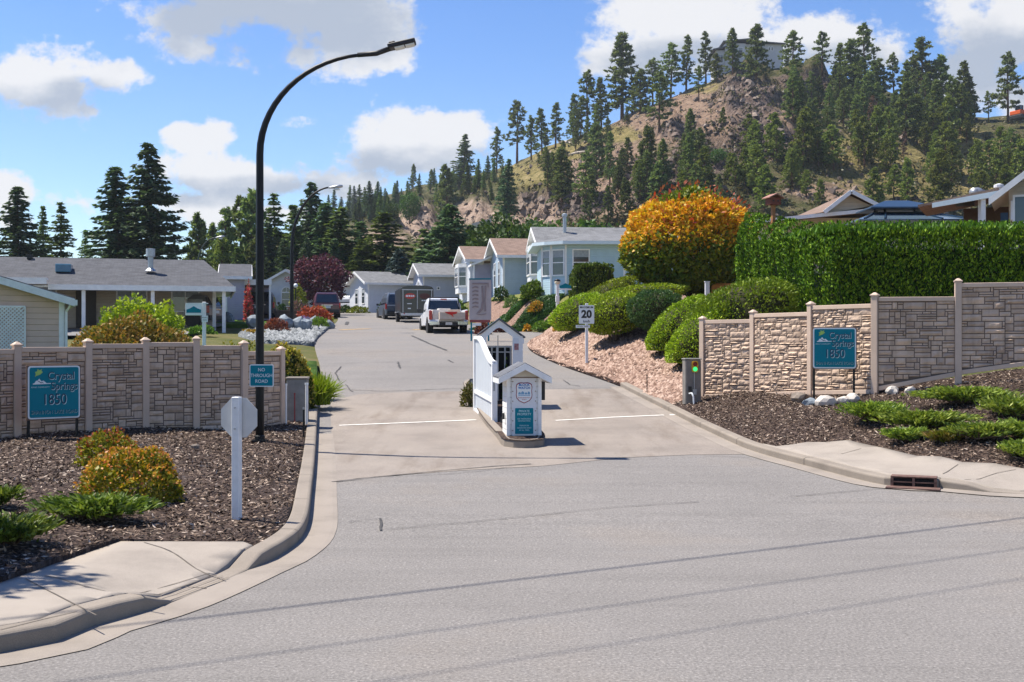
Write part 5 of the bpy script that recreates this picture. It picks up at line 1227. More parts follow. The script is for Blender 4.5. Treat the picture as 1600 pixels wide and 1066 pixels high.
def suv(label, loc, rz, col, L=4.7, W=.93, H=1.74, name='parked_car', grp='cars parked by the houses'):
    o = thing(name, label, 'car', loc, rz, grp)
    body = loft([(0.0, W * .94, .42, .98, W * .92), (.12, W, .30, 1.02, W * .94), (L * .3, W, .28, 1.03, W * .93), (L * .68, W, .28, 1.02, W * .93), (L * .8, W * .99, .28, 1.0, W * .90), (L * .96, W * .93, .30, .90, W * .82), (L, W * .82, .40, .78, W * .7)], col, 'body', o, .05)
    cab = loft([(.10, W * .92, 1.0, 1.04, W * .9), (.34, W * .90, 1.0, H - .05, W * .73), (.6, W * .9, 1.0, H, W * .74), (L * .48, W * .9, 1.0, H - .01, W * .74), (L * .56, W * .9, 1.0, H - .09, W * .72), (L * .76, W * .88, .98, 1.03, W * .84)], col, 'cabin', body, .03)
    m = MB(); m.add([(-W * .80, .115, 1.12), (W * .80, .115, 1.12), (W * .70, .285, H - .14), (-W * .70, .285, H - .14)], [(0, 1, 2, 3)]); m.ext([(-W * .80, .10, 1.12), (W * .80, .10, 1.12), (W * .70, .27, H - .14), (-W * .70, .27, H - .14)], (0, .03, 0)); m.build('rear_window', TINT, o)
    for s in (-1, 1):
        m = MB(); q = [(s * (W * .905), .55, 1.10), (s * (W * .905), L * .66, 1.10), (s * (W * .79), L * .535, H - .14), (s * (W * .79), .60, H - .14)]; m.ext(q, (s * .012, 0, 0)); m.build('side_window', TINT, o)
        m = MB(); m.box(s * W * .97 - .07, s * W * .97 + .05, -.025, .12, .72, 1.08); m.build('tail_lamp', LAMPR, o, bevel=.02)
        m = MB(); m.box(s * (W + .09) - .09, s * (W + .09) + .06, L * .66, L * .66 + .1, 1.05, 1.2); m.build('mirror', BLACK_P, o, bevel=.02)
        m = MB(); m.tube([(s * W * .66, .5, H + .03), (s * W * .66, L * .5, H + .03)], .02, 6); m.build('roof_rail', STEEL, o)
        for y in (L * .19, L * .80): wheel(o, s * (W - .12), y)
    arches(o, (L * .19, L * .80), W, .37, BLACK_P)
    m = MB(); m.box(-W * .93, W * .93, -.07, .1, .36, .60); m.build('bumper', BLACK_P, o, bevel=.03)
    m = MB(); m.box(-.26, .26, -.035, -.012, .70, .86); m.build('number_plate', PLATE, o)
    m = MB(); m.box(-.4, .4, -.04, -.01, .90, .94); m.build('trim_strip', CHROME, o)
    return o
def at_road(x, y, d): c = P(x, y, d); return (c.x, c.y, zr(c.y) + .005)
suv('dark red van parked facing away at the far left of the street', at_road(511, 491, 84), R_(12), paint('paint_maroon', (.085, .012, .018)), 4.7, .97, 1.85)
c = P(338, 522, 58.5)
suv('dark grey car parked under the white carport roof', (c.x - .2, c.y + .8, T(c.x, c.y)), R_(78), paint('paint_graphite', (.14, .145, .155)), 4.5, .90, 1.66)
c = P(424, 498, 93)
suv('dark car parked beside the house with the arched window', (c.x - 1.2, c.y, T(c.x, c.y)), R_(20), paint('paint_midnight', (.015, .02, .035)))
c = P(404, 500, 70)
suv('black car in the shade of the lilac house carport', (c.x - .2, c.y + 1, T(c.x, c.y)), R_(8), paint('paint_black', (.012, .012, .014)))
c = P(590, 490, 112)
suv('pale car parked behind the shrubs at the street end', (c.x - 2.2, c.y + 5, T(c.x, c.y)), R_(70), paint('paint_silver', (.5, .51, .52)))
def pickup():
    o = thing('pickup_truck', 'white pickup truck loaded with pale boxes, driving away up the street', 'pickup truck', at_road(701, 521, 58.5), R_(10))
    WP = paint('paint_white', (.72, .73, .75)); W, L, H = .99, 5.7, 1.88
    m = MB(); m.box(-W, -W + .09, .0, 2.05, .62, 1.22); m.box(W - .09, W, .0, 2.05, .62, 1.22); m.box(-W + .09, W - .09, 1.97, 2.05, .62, 1.25); m.box(-W + .09, W - .09, .0, 1.97, .62, .70); m.box(-W, W, .05, 2.0, .52, .62); bd = m.build('bed', WP, o, bevel=.02)
    loft([(2.06, W, .42, 1.12, W * .95), (3.9, W, .42, 1.12, W * .95), (4.1, W, .42, 1.12, W * .93), (5.4, W * .98, .45, 1.05, W * .88), (L, W * .9, .5, .95, W * .8)], WP, 'body', o, .04)
    cb = loft([(2.08, W * .92, 1.10, 1.14, W * .9), (2.24, W * .90, 1.10, H - .04, W * .76), (2.5, W * .9, 1.1, H, W * .77), (3.4, W * .9, 1.1, H - .01, W * .77), (3.6, W * .9, 1.1, H - .08, W * .75), (4.3, W * .88, 1.08, 1.13, W * .84)], WP, 'cab', o, .03)
    m = MB(); m.ext([(-W * .83, 2.075, 1.20), (W * .83, 2.075, 1.20), (W * .72, 2.20, H - .14), (-W * .72, 2.20, H - .14)], (0, .03, 0)); m.build('rear_window', TINT, o)
    m = MB(); m.box(-.16, .16, 2.20, 2.30, H - .09, H - .03); m.build('brake_lamp', LAMPR, o)
    for s in (-1, 1):
        m = MB(); m.ext([(s * W * .905, 2.5, 1.2), (s * W * .905, 4.0, 1.2), (s * W * .80, 3.5, H - .14), (s * W * .80, 2.55, H - .14)], (s * .012, 0, 0)); m.build('side_window', TINT, o)
        m = MB(); m.box(s * (W - .07) - .075, s * (W - .07) + .085, -.03, .10, .70, 1.16); m.build('tail_lamp', LAMPR, o, bevel=.02)
        m = MB(); m.box(s * (W + .13) - .13, s * (W + .13) + .1, 3.75, 3.86, 1.12, 1.36); m.build('mirror', BLACK_P, o, bevel=.02)
        m = MB(); m.box(s * .72 - .26, s * .72 + .26, -.12, .06, .42, .64); m.build('bumper_end', CHROME, o, bevel=.03)
        for y in (.95, 4.55): wheel(o, s * (W - .14), y, .40, .27)
    arches(o, (.95, 4.55), W, .40, BLACK_P)
    m = MB(); m.box(-.46, .46, -.10, .08, .40, .58); m.build('bumper', BLACK_P, o)
    m = MB(); m.box(-.17, .17, -.125, -.102, .44, .57); m.build('number_plate', PLATE, o)
    m = MB(); m.box(-.6, .6, .5, 2.9, .34, .5); m.tube([(-.45, .1, .36), (-.45, .9, .4)], .05, 8); m.build('underside', BLACK_P, o)
    m = MB()
    for s in (-1, 1): m.tube([(s * .82, 1.95, 1.22), (s * .74, 2.02, H + .02)], .03, 6)
    m.tube([(-.74, 2.02, H + .02), (.74, 2.02, H + .02)], .03, 6)
    m.build('rack', BLACK, o)
    # load (rests in the bed: things of their own)
    CB = M('cardboard_pale', (.52, .44, .36), .8, .12, 6); CB2 = M('cardboard_white', (.66, .64, .60), .7, .08, 6)
    R = Matrix.Translation(o.location) @ Matrix.Rotation(R_(10), 4, 'Z')
    def box_(label, x0, x1, y0, y1, z0, z1, mt, rz):
        c = R @ Vector(((x0 + x1) / 2, (y0 + y1) / 2, z0)); t = thing('cardboard_box', label, 'box', c, R_(10) + rz, 'load on the pickup')
        q = MB(); hx, hy = (x1 - x0) / 2, (y1 - y0) / 2; q.box(-hx, hx, -hy, hy, 0, z1 - z0); q.build('box_body', mt, t, bevel=.01)
        q = MB(); q.box(-hx - .005, hx + .005, -.03, .03, -.002 + .01, z1 - z0 + .004); q.build('tape', M('packing_tape', (.42, .33, .22), .4), t)
    box_('wide pale carton sticking out over the pickup tailgate', -.50, .80, -.38, 1.0, .703, 1.08, CB, 0)
    box_('white carton wedged at the left of the pickup load', -.86, -.48, .15, 1.2, .703, 1.20, CB2, R_(6))
    box_('small tan carton on top of the pickup load', .05, .65, .2, .8, 1.085, 1.22, CB, R_(-9))
    box_('low white carton on top, nearest the pickup cab', -.40, .20, 1.02, 1.6, .703, 1.30, CB2, R_(4))
    t = thing('red_flag', 'red cloth tied over the end of the pickup load', 'cloth', R @ Vector((.05, -.40, 1.08)), R_(10))
    q = MB(); q.add([(-.26, .3, .012), (.30, .3, .012), (.34, -.01, .014), (-.30, -.01, .014), (.30, -.03, -.08), (.10, -.035, -.12), (.16, -.04, -.27), (.04, -.035, -.16), (-.2, -.03, -.07)], [(0, 1, 2, 3), (3, 2, 4, 5, 7, 8), (5, 6, 7)]); fl = q.build('cloth', M('red_cloth', (.62, .03, .02), .7, .15, 9), t); sm = fl.modifiers.new('thick', 'SOLIDIFY'); sm.thickness = .006
pickup()
def trailer():
    o = thing('cargo_trailer', 'black enclosed cargo trailer with round red decals on its rear doors', 'trailer', at_road(652, 504, 74.5), R_(11))
    W, L, z0, H = 1.06, 4.2, .52, 2.42; BT = paint('paint_trailer_black', (.014, .014, .016)); SIL = M('trailer_silver', (.50, .51, .53), .35, .1, 9, metal=.5)
    prof = [(-W, z0), (W, z0), (W, H - .22), (W * .9, H - .09), (W * .6, H - .02), (0, H), (-W * .6, H - .02), (-W * .9, H - .09), (-W, H - .22)]
    m = MB(); m.ext([(x, 0, z) for x, z in prof], (0, L, 0)); m.build('body', BT, o, bevel=.02)
    for s in (-1, 1):
        m = MB(); m.box(s * .47 - .45, s * .47 + .45, -.04, -.0, .66, 2.08); d = m.build('rear_door', BT, o, bevel=.01)
        m = MB(); m.box(s * .93 - .02, s * .93 + .02, -.06, -.02, .66, 2.1); m.build('door_bar', SIL, d)
        q = MB(); q.lathe([(.30, -.003), (.30, .0)], 24, (0, 0, 0), 'y'); q.v = [(a * 1.15 + s * .47, b - .042, c * .62 + 1.72) for a, b, c in q.v]; q.build('decal', M('decal_red', (.45, .05, .03) if s < 0 else (.10, .03, .03), .5), d) if False else q.build('decal', M('decal_red' if s < 0 else 'decal_brown', (.50, .05, .03) if s < 0 else (.09, .03, .025), .5, .15, 14), d)
        q = MB()
        if s < 0:
            for k, (a, b) in enumerate(((-.27, -.13), (-.10, .02), (.05, .12), (.15, .27))): q.box(-.47 + a, -.47 + b, -.048, -.046, 1.66 + .01 * (k % 2), 1.78)
            q.box(-.66, -.36, -.046, -.043, 1.20, 1.25); q.box(-.62, -.42, -.046, -.043, .88, .95)
        else:
            for k in range(4): q.box(.28 + k * .12, .37 + k * .12, -.046, -.043, 1.40, 1.47)
            q.box(.5, .62, -.046, -.043, 1.05, 1.2); q.box(.55, .60, -.046, -.043, .95, 1.05)
        q.build('decal_bars', SIGNWHITE, d)
        wheel(o, s * (W + .02), 1.9, .34, .22)
        m = MB(); m.box(s * (W + .04) - .14, s * (W + .04) + .1, 1.45, 2.35, .68, .74); m.build('mudguard', SIL, o)
    m = MB(); m.box(-.02, .02, -.06, -.02, .62, 2.12); m.box(-1.0, 1.0, -.055, -.01, 2.10, 2.15); m.build('door_frame', SIL, o)
    m = MB(); m.box(-W, W, -.07, .02, z0 - .06, z0 + .10); m.build('rear_sill', SIL, o)
    m = MB(); m.box(-.9, -.8, -.08, -.06, .56, .62); m.box(.8, .9, -.08, -.06, .56, .62); m.build('marker_lamp', LAMPR, o)
    m = MB(); m.beam((-.8, L, z0), (0, L + 1.4, z0 - .02), .08, .1); m.beam((.8, L, z0), (0, L + 1.4, z0 - .02), .08, .1); m.build('drawbar', BLACK, o)
trailer()
c = P(622, 502, 80)
suv('dark car towing the black cargo trailer', (-7.85, 80.6, zr(80.6)), R_(15), paint('paint_towcar', (.07, .085, .11)), 4.9, .98, 1.85, grp='vehicles in the street')
# monument board beside the pickup
c = P(750, 513, 52); S = 52 / FPX
o = thing('map_board', 'tall pinkish grey board with raised bars standing beside the pickup', 'board', (c.x, c.y, zr(c.y) + .05), R_(-3)); Z = lambda y: CAMH + (533 - y) * S - o.location.z; X = lambda x: (x - 750) * S
BD = M('board_pink_grey', (.43, .38, .38), .7, .08, 4, .1, 40); BD2 = M('board_relief', (.27, .215, .215), .7, .1, 6)
m = MB(); m.box(X(733), X(767.5), 0, .09, Z(500), Z(437)); bd = m.build('panel', BD, o, bevel=.01)
m = MB(); m.box(X(733) - .01, X(767) + .01, -.02, .1, Z(437), Z(435)); m.build('cap_rail', TEAL, o)
m = MB()
m.box(X(738), X(761.5), -.03, -.0, Z(444.5), Z(442))
for k in range(6): m.ext([(X(738), 0, Z(448.5 + k * 6.1)), (X(743), 0, Z(447 + k * 6.1)), (X(747.5), 0, Z(448 + k * 6.1)), (X(747.5), 0, Z(450.6 + k * 6.1)), (X(742), 0, Z(449.6 + k * 6.1)), (X(738), 0, Z(451 + k * 6.1))], (0, -.03, 0))
m.ext([(X(752), 0, Z(447)), (X(755), 0, Z(447)), (X(756), 0, Z(470)), (X(755), 0, Z(483)), (X(750), 0, Z(489)), (X(745), 0, Z(489)), (X(751), 0, Z(482)), (X(753), 0, Z(470))], (0, -.035, 0))
m.ext([(X(757), 0, Z(447)), (X(760), 0, Z(446)), (X(758.5), 0, Z(470)), (X(759.5), 0, Z(486)), (X(757), 0, Z(487)), (X(757), 0, Z(470))], (0, -.035, 0)); m.box(X(762), X(763.5), -.03, 0, Z(449), Z(442))
m.ext([(X(744), 0, Z(490)), (X(752), 0, Z(491.5)), (X(760), 0, Z(490)), (X(760), 0, Z(491)), (X(752), 0, Z(492.6)), (X(744), 0, Z(491))], (0, -.03, 0)); m.build('relief', BD2, bd)
m = MB(); m.box(X(734), X(766), .01, .08, Z(504), Z(500)); m.build('red_base', M('board_red', (.25, .06, .06), .7), o)
m = MB(); m.box(X(735), X(737.5), .02, .08, -.2, Z(504)); m.box(X(762), X(764.5), .02, .08, -.2, Z(504)); m.build('support', TEAL, o)
m = MB(); m.box(X(738), X(752), -.0, .03, Z(509), Z(505)); m.build('small_plate', SIGNWHITE, o)
# white lamp post with house number board, street name post, other small things
c = P(871, 505, 50)
o = thing('entry_post', 'white post with a round lamp and a teal house number board beside the clipped hedge', 'post', (c.x, c.y, T(c.x, c.y) - .05), R_(5)); S = 50 / FPX; Z = lambda y: CAMH + (533 - y) * S - o.location.z
m = MB(); m.box(-.06, .06, -.06, .06, -.2, Z(444)); m.box(-.08, .08, -.08, .08, Z(472), Z(462)); m.build('post', WHITE, o, bevel=.01)
m = MB(); m.lathe([(.05, Z(445)), (.11, Z(443)), (.14, Z(440))], 14); m.build('lamp_glass', M('lamp_cream', (.62, .55, .42), .4), o, smooth=True)
m = MB(); m.lathe([(.145, Z(440)), (.12, Z(437.5)), (.03, Z(436))], 14); m.build('lamp_cap', BLACK, o, smooth=True)
m = MB(); m.box(.06, .62, -.02, .02, Z(453), Z(451.2)); m.build('bracket', WHITE, o)
m = MB(); m.ext([(.10, -.012, Z(450.5)), (.60, -.012, Z(450.5)), (.60, -.012, Z(446.5)), (.48, -.012, Z(445)), (.35, -.012, Z(442.5)), (.22, -.012, Z(445)), (.10, -.012, Z(446.5))], (0, .025, 0)); m.build('number_board', TEAL, o)
c = P(319, 545, 35.5)
o = thing('street_name_post', 'white post with a teal street name board, seen over the left fence', 'sign', (c.x, c.y, T(c.x, c.y)), R_(0)); S = 35.5 / FPX; Z = lambda y: CAMH + (533 - y) * S - o.location.z; X = lambda x: (x - 319) * S
m = MB(); m.box(-.05, .05, -.05, .05, -.2, Z(472)); m.build('post', WHITE, o, bevel=.008)
m = MB(); m.box(X(290), X(316), -.02, .03, Z(493), Z(475)); m.build('board', SIGNWHITE, o, bevel=.01)
m = MB(); m.ext([(X(291.5), -.025, Z(489)), (X(314.5), -.025, Z(489)), (X(314.5), -.025, Z(484)), (X(309), -.025, Z(482)), (X(303), -.025, Z(478.5)), (X(297), -.025, Z(482)), (X(291.5), -.025, Z(484))], (0, .006, 0)); m.build('name_panel', TEAL, o)
m = MB(); m.box(X(316), X(325.5), -.065, -.05, Z(503.5), Z(493.5)); m.build('notice', SIGNWHITE, o); text('PRIVATE', .045, BLACK_P, o, (X(320.8), -.067, Z(496.5))); text('ROAD', .045, BLACK_P, o, (X(320.8), -.067, Z(500.3)))
m = MB(); m.box(X(290), X(325), -.025, .025, Z(475), Z(473.5)); m.build('cap_rail', WHITE, o)
c = P(462, 503, 80)
o = thing('globe_lamp', 'white globe garden lamp on a thin black pole by the purple tree', 'garden lamp', (c.x, c.y, T(c.x, c.y))); S = 80 / FPX; Z = lambda y: CAMH + (533 - y) * S - o.location.z
m = MB(); m.tube([(0, 0, -.2), (0, 0, Z(450))], .045, 8); m.build('pole', BLACK, o)
m = MB(); m.lathe([(.05, -.15)] + [(.155 * math.cos(math.radians(a)), .155 * math.sin(math.radians(a))) for a in range(-60, 90, 15)] , 14, (0, 0, Z(446.5))); m.build('globe', SIGNWHITE, o, smooth=True)
# garden ornaments and fence pieces right of the maple
def ornament(label, x, y, d, h, mt, mt2):
    c = P(x, y, d); o = thing('garden_ornament', label, 'ornament', (c.x, c.y, max(T(c.x, c.y), c.z - .02)))
    m = MB(); m.lathe([(.11, 0), (.12, .04), (.07, .08), (.085, h * .45), (.11, h * .62), (.06, h * .74)], 10); m.build('body', mt, o, smooth=True)
    m = MB(); m.lathe([(.03, -.07), (.075, -.03), (.08, .03), (.03, .09)], 10, (0, -.02, h * .84)); m.build('head', mt2, o, smooth=True)
ornament('small red garden ornament under the orange maple', 1052, 483, 41, .62, M('ornament_red', (.42, .02, .03), .4), M('ornament_dark_red', (.30, .02, .03), .4))
ornament('small grey garden ornament next to the red one', 1041.5, 477, 41.5, .45, M('ornament_grey', (.28, .30, .38), .5), SIGNWHITE)
c = P(1105, 478, 39.5)
o = thing('gate_post', 'weathered white post standing beside the orange wooden fence panel', 'post', (c.x, c.y, T(c.x, c.y)))
m = MB(); m.box(-.075, .075, -.07, .07, -.2, CAMH + (533 - 441) * 39.5 / FPX - o.location.z); m.build('post', WHITE_W, o, bevel=.01)
m = MB(); q = CAMH + (533 - 441) * 39.5 / FPX - o.location.z; m.box(-.09, .09, -.085, .085, q, q + .03); m.build('cap', WHITE_W, o)
OW = M('orange_cedar', (.50, .20, .04), .7, .2, 6, .15, 40)
c = P(1127, 478, 44)
o = thing('wooden_fence', 'orange cedar fence panel glimpsed between the maple and the tall hedge', 'fence', (c.x, c.y, T(c.x, c.y))); S = 44 / FPX; Z = lambda y: CAMH + (533 - y) * S - o.location.z; X = lambda x: (x - 1127) * S
m = MB()
for k in range(5): m.box(X(1114), X(1160), 0, .03, Z(475) + k * .16, Z(475) + k * .16 + .145)
m.build('boards', OW, o)
m = MB(); m.box(X(1114), X(1160), -.03, .05, Z(449.5), Z(446)); m.build('top_rail', OW, o)
for x in (1114, 1134.5):
    m = MB(); m.box(X(x) - .06, X(x) + .06, -.05, .06, -.2, Z(445)); m.build('post', OW, o)
# hilltop house comes after the hill; stones round the beds
def rock(label, x, y, d, r, mat, grp, seed, zs=.7, tall=1.0, name='garden_rock', dz=0):
    c = P(x, y, d); rg = random.Random(seed); bm = bmesh.new(); bmesh.ops.create_icosphere(bm, subdivisions=2, radius=1)
    off = Vector((rg.uniform(-9, 9), rg.uniform(-9, 9), 0))
    for v in bm.verts:
        n = noise.noise(v.co * 1.1 + off) * .45 + noise.noise(v.co * 2.6 + off) * .16; v.co = v.co * (1 + n); v.co = Vector((v.co.x * r, v.co.y * r * .8, v.co.z * r * zs * tall))
    me = bpy.data.meshes.new(name); bm.to_mesh(me); bm.free(); me.materials.append(mat); o = link(bpy.data.objects.new(name, me))
    o.location = (c.x, c.y, T(c.x, c.y) + r * zs * tall * .45 + dz); o.rotation_euler = (0, 0, rg.uniform(0, 6)); tag(o, label, 'rock', grp); return o
RK = M('rock_pale', (.50, .46, .41), .85, .2, 6, .5, 18); RKB = M('rock_blue_grey', (.20, .235, .265), .8, .3, 7, .5, 18); RKD = M('rock_brown', (.20, .165, .135), .9, .25, 7, .6, 18)
GR1 = 'boulders below the right fence sign'
rock('brown angular boulder left of the right sign legs', 1249, 620, 24.9, .20, RKD, GR1, 1); rock('grey boulder between the brown one and the white one by the right sign', 1266, 626, 24.1, .15, RKB, GR1, 2)
rock('largest white rounded boulder under the right sign', 1290, 628, 23.8, .24, RK, GR1, 3, .62); rock('white flat boulder near the right leg of the right sign', 1318, 630, 23.6, .14, RK, GR1, 4); rock('small pale boulder by the spreading juniper and the right sign', 1333, 628, 23.6, .17, RK, GR1, 5)
rock('shaded pale boulder at the foot of the fence right of the sign', 1394, 606, 23.7, .15, RK, GR1, 6); rock('shaded flat boulder at the fence foot, farther right', 1422, 604, 23.5, .13, RK, GR1, 7)
rock('small brown stone lying alone in the left mulch bed', 305, 718, 19.8, .085, RKD, None, 8)
GR2 = 'standing stones in the white gravel'
for i, (x, y, r, lb) in enumerate(((398, 533, .42, 'slanted grey stone left of the second street lamp'), (445, 528, .50, 'broad blue grey stone left of the lamp foot'), (467, 528, .42, 'leaning grey stone just right of the lamp foot'), (478, 525, .42, 'dark faced upright stone right of the lamp foot'), (492, 515, .38, 'pale upright stone among the purple flowers'), (514, 512, .34, 'pale stone at the road edge of the flower bed'), (356, 536, .4, 'low grey stone in the gravel beside the carport'))):
    rock(lb, x, y, 59.5 if i < 4 else 64, r, RKB, GR2, 30 + i, .8, 1.25)
c = P(447, 508, 72)
o = thing('garden_wall', 'low brown block garden wall at the path beyond the lawn', 'wall', (c.x, c.y, T(c.x, c.y)), R_(-4))
m = MB(); m.box(-3.6, 1.8, 0, .35, -.1, .52); m.build('blocks', M('wall_block_brown', (.13, .095, .075), .9, .3, 6, .5, 30), o, bevel=.02)
m = MB(); m.box(-3.65, 1.85, -.04, .4, .52, .6); m.build('coping', M('wall_coping', (.20, .15, .12), .9, .2, 6), o)
# ------------------------------------------------------------------ plants
def lumpv(D, f, seed): return np.array([noise.noise((d[0] * f + seed * 7.3, d[1] * f, d[2] * f)) for d in D])
def dome_pts(rng, n, rx, ry, h, amp=.16, f=2.4, seed=1, shell=.16, low=-.12, flat=1.0):
    D = nrm(rng.normal(size=(int(n * 2.6), 3))); D = D[D[:, 2] > low][:n]
    r = (1 + amp * 1.8 * lumpv(D, f, seed)) * (1 - np.abs(rng.normal(0, shell, len(D)))); r = np.clip(r, .15, 2)
    z = np.sign(D[:, 2]) * np.abs(D[:, 2]) ** flat
    return np.stack([D[:, 0] * rx * r, D[:, 1] * ry * r, np.maximum(.02, z * h * r + .04)], 1), D
def bush(label, cat, x, y, d, wpx, top, n, leaf, cols, name='bush', seed=1, amp=.16, group=None, tips=None, asp=.55, ry=1.0, at=None, mname=None, shell=.16, trans=.3, up=.25, flat=.9, f=2.4, tipz=.55):
    """rounded shrub: base at photo (x, y), wpx wide at depth d, top at photo row `top`"""
    rng = np.random.default_rng(seed); c = P(x, y, d) if at is None else Vector((*at, 0)); d = c.y; S = d / FPX
    z0 = T(c.x, c.y) - .02; ztop = CAMH + (533 - top) * S; h = max(.12, ztop - z0) if d < 56 or at is not None else max(.12, (y - top) * S); rx = wpx * S / 2
    o = thing(name, label, cat, (c.x, c.y, z0), 0, group)
    C, D = dome_pts(rng, n, rx, rx * ry, h * .95, amp, f, seed, shell, flat=flat)
    V = leaves(rng, C, leaf, leaf * asp, D + np.array([0, 0, up]), 1.2, D + rng.normal(size=D.shape) * .3, 1.0)
    fm = foliage(mname or ('leaf_' + name + str(seed)), cols, trans)
    np_quads('foliage', V, fm, o)
    if tips:
        tn, tl, tcols, tname = tips; C, D = dome_pts(rng, int(tn * 2.2), rx * 1.03, rx * ry * 1.03, h, amp, f, seed, .05, flat=flat)
        k = D[:, 2] > rng.uniform(-.1, tipz + .3, len(D)); C, D = C[k][:tn], D[k][:tn]
        np_quads('tip_foliage', leaves(rng, C, tl, tl * .6, D, 1.2, D, 1.3), foliage(tname, tcols, trans), o)
    m = MB()
    for k in range(5):
        a = k * 1.257 + seed; m.tube([(0, 0, -.08), (math.cos(a) * rx * .2, math.sin(a) * rx * ry * .2, h * .3), (math.cos(a) * rx * .5, math.sin(a) * rx * ry * .5, h * .62)], [.03 * h + .008, .02 * h + .006, .006], 5)
    m.build('stem', BARK, o)
    return o
YG = [(.06, .10, .008), (.18, .22, .012), (.34, .32, .02), (.42, .34, .03)]
OR = [(.48, .28, .03), (.50, .18, .03), (.42, .10, .05), (.50, .34, .04)]
GRN = [(.018, .045, .008), (.035, .085, .012), (.06, .13, .018)]
LGRN = [(.05, .11, .01), (.10, .19, .015), (.17, .26, .025)]
# left mulch bed
a_ = GT(185, 790); bush('round golden spiraea with orange tips, the larger one in the left mulch bed', 'shrub', 0, 0, 0, 158, 702, 5200, .062, YG, 'spiraea_shrub', 1, .12, 'golden spiraea shrubs', (1100, .05, OR, 'spiraea_orange_tip'), at=(a_[0], a_[1] + .45), mname='spiraea_leaf')
a_ = GT(158, 728); bush('smaller yellow spiraea close to the fence, behind the larger round one', 'shrub', 0, 0, 0, 96, 676, 2200, .075, [(.09, .11, .01), (.24, .25, .02), (.36, .33, .03)], 'spiraea_shrub', 2, .22, 'golden spiraea shrubs', (450, .055, OR, 'spiraea_orange_tip'), at=(a_[0], a_[1] + .3), mname='spiraea_leaf_yellow')
JUN = [(.03, .06, .010), (.085, .15, .018), (.16, .24, .03), (.25, .32, .06)]
JUNY = [(.045, .08, .012), (.12, .18, .02), (.22, .285, .035), (.34, .385, .075)]
def juniper(label, at, rx, ry, h, n, seed, cols, mname, group='spreading junipers', rz=0.0, nd=46):
    """low creeping juniper: arching sprays of short needles radiating from the middle"""
    rng = np.random.default_rng(seed); o = thing('spreading_juniper', label, 'juniper', (at[0], at[1], T(*at) + .02), rz, group)
    CC, TT = [], []; m = MB()
    for k in range(n):
        az = rng.uniform(0, 6.283); L = rng.uniform(.45, 1.0); ex, ey = math.cos(az) * rx * L, math.sin(az) * ry * L; hh = h * rng.uniform(.55, 1.25) * (1.1 - .45 * L)
        sx, sy = rng.normal(0, .16 * rx), rng.normal(0, .16 * ry)
        s = np.sort(rng.uniform(.12, 1, nd)); px_ = sx + ex * s; py_ = sy + ey * s; pz = hh * (1.6 * s - .75 * s ** 2.4) + .03
        side = rng.normal(0, 1, (nd, 2)) * (.045 + .03 * (1 - s))[:, None]; CC.append(np.stack([px_ + side[:, 0], py_ + side[:, 1], np.maximum(.02, pz + rng.normal(0, .022, nd) + .02)], 1))
        t = np.tile([ex, ey, hh * .7], (nd, 1)); TT.append(nrm(t) + rng.normal(0, .33, (nd, 3)) + [0, 0, .25])
        if k % 3 == 0: m.tube([(sx, sy, .0), (sx + ex * .4, sy + ey * .4, hh * .55), (sx + ex * .85, sy + ey * .85, hh * .8)], [.014, .009, .004], 4, False)
    C = np.concatenate(CC); np_quads('foliage', leaves(rng, C, .105, .028, np.concatenate(TT), .3), foliage(mname, cols, .3), o)
    m.build('stem', BARK, o); return o
a_ = GT(148, 814); juniper('low green spreading juniper on the left mulch before the round spiraea', (a_[0], a_[1] + .05), .68, .34, .19, 130, 5, JUN, 'juniper_left')
a_ = GT(12, 852); juniper('dark spreading juniper in tree shade at the left picture edge', a_, .42, .4, .2, 70, 6, JUN, 'juniper_left')
a_ = GT(-12, 795); juniper('small juniper mostly outside the left picture edge, above the shaded one', a_, .30, .3, .18, 50, 7, JUN, 'juniper_left')
# right mulch bed
for i, (x, y, rx, ry, h, n, lb) in enumerate(((1368, 660, .62, .45, .30, 150, 'bright spreading juniper just right of the white boulders'), (1448, 672, .80, .38, .26, 160, 'wide spreading juniper in the middle of the right mulch bed'),
        (1418, 692, .40, .22, .16, 70, 'small trailing juniper at the front of the middle one'), (1510, 632, .95, .30, .24, 170, 'long low juniper near the fence foot on the right bed'), (1590, 655, .55, .45, .32, 140, 'bushy juniper at the right picture edge, upper one'),
        (1545, 690, .62, .26, .20, 100, 'low juniper above the right pavement, lower middle'), (1612, 690, .5, .35, .26, 90, 'juniper at the right picture edge, middle one'), (1615, 722, .5, .3, .22, 80, 'juniper at the right picture edge next to the pavement'), (1480, 694, .35, .18, .14, 50, 'short brown-tipped juniper just above the storm drain pavement'))):
    a_ = GT(x, y); juniper(lb, (a_[0], a_[1] + .1), rx * .98, ry * 1.25, h, n, 60 + i, JUNY if i != 8 else [(.06, .08, .01), (.16, .17, .02), (.28, .18, .06)], 'juniper_right' if i != 8 else 'juniper_brown', 'spreading junipers in the right bed', 0, 46)
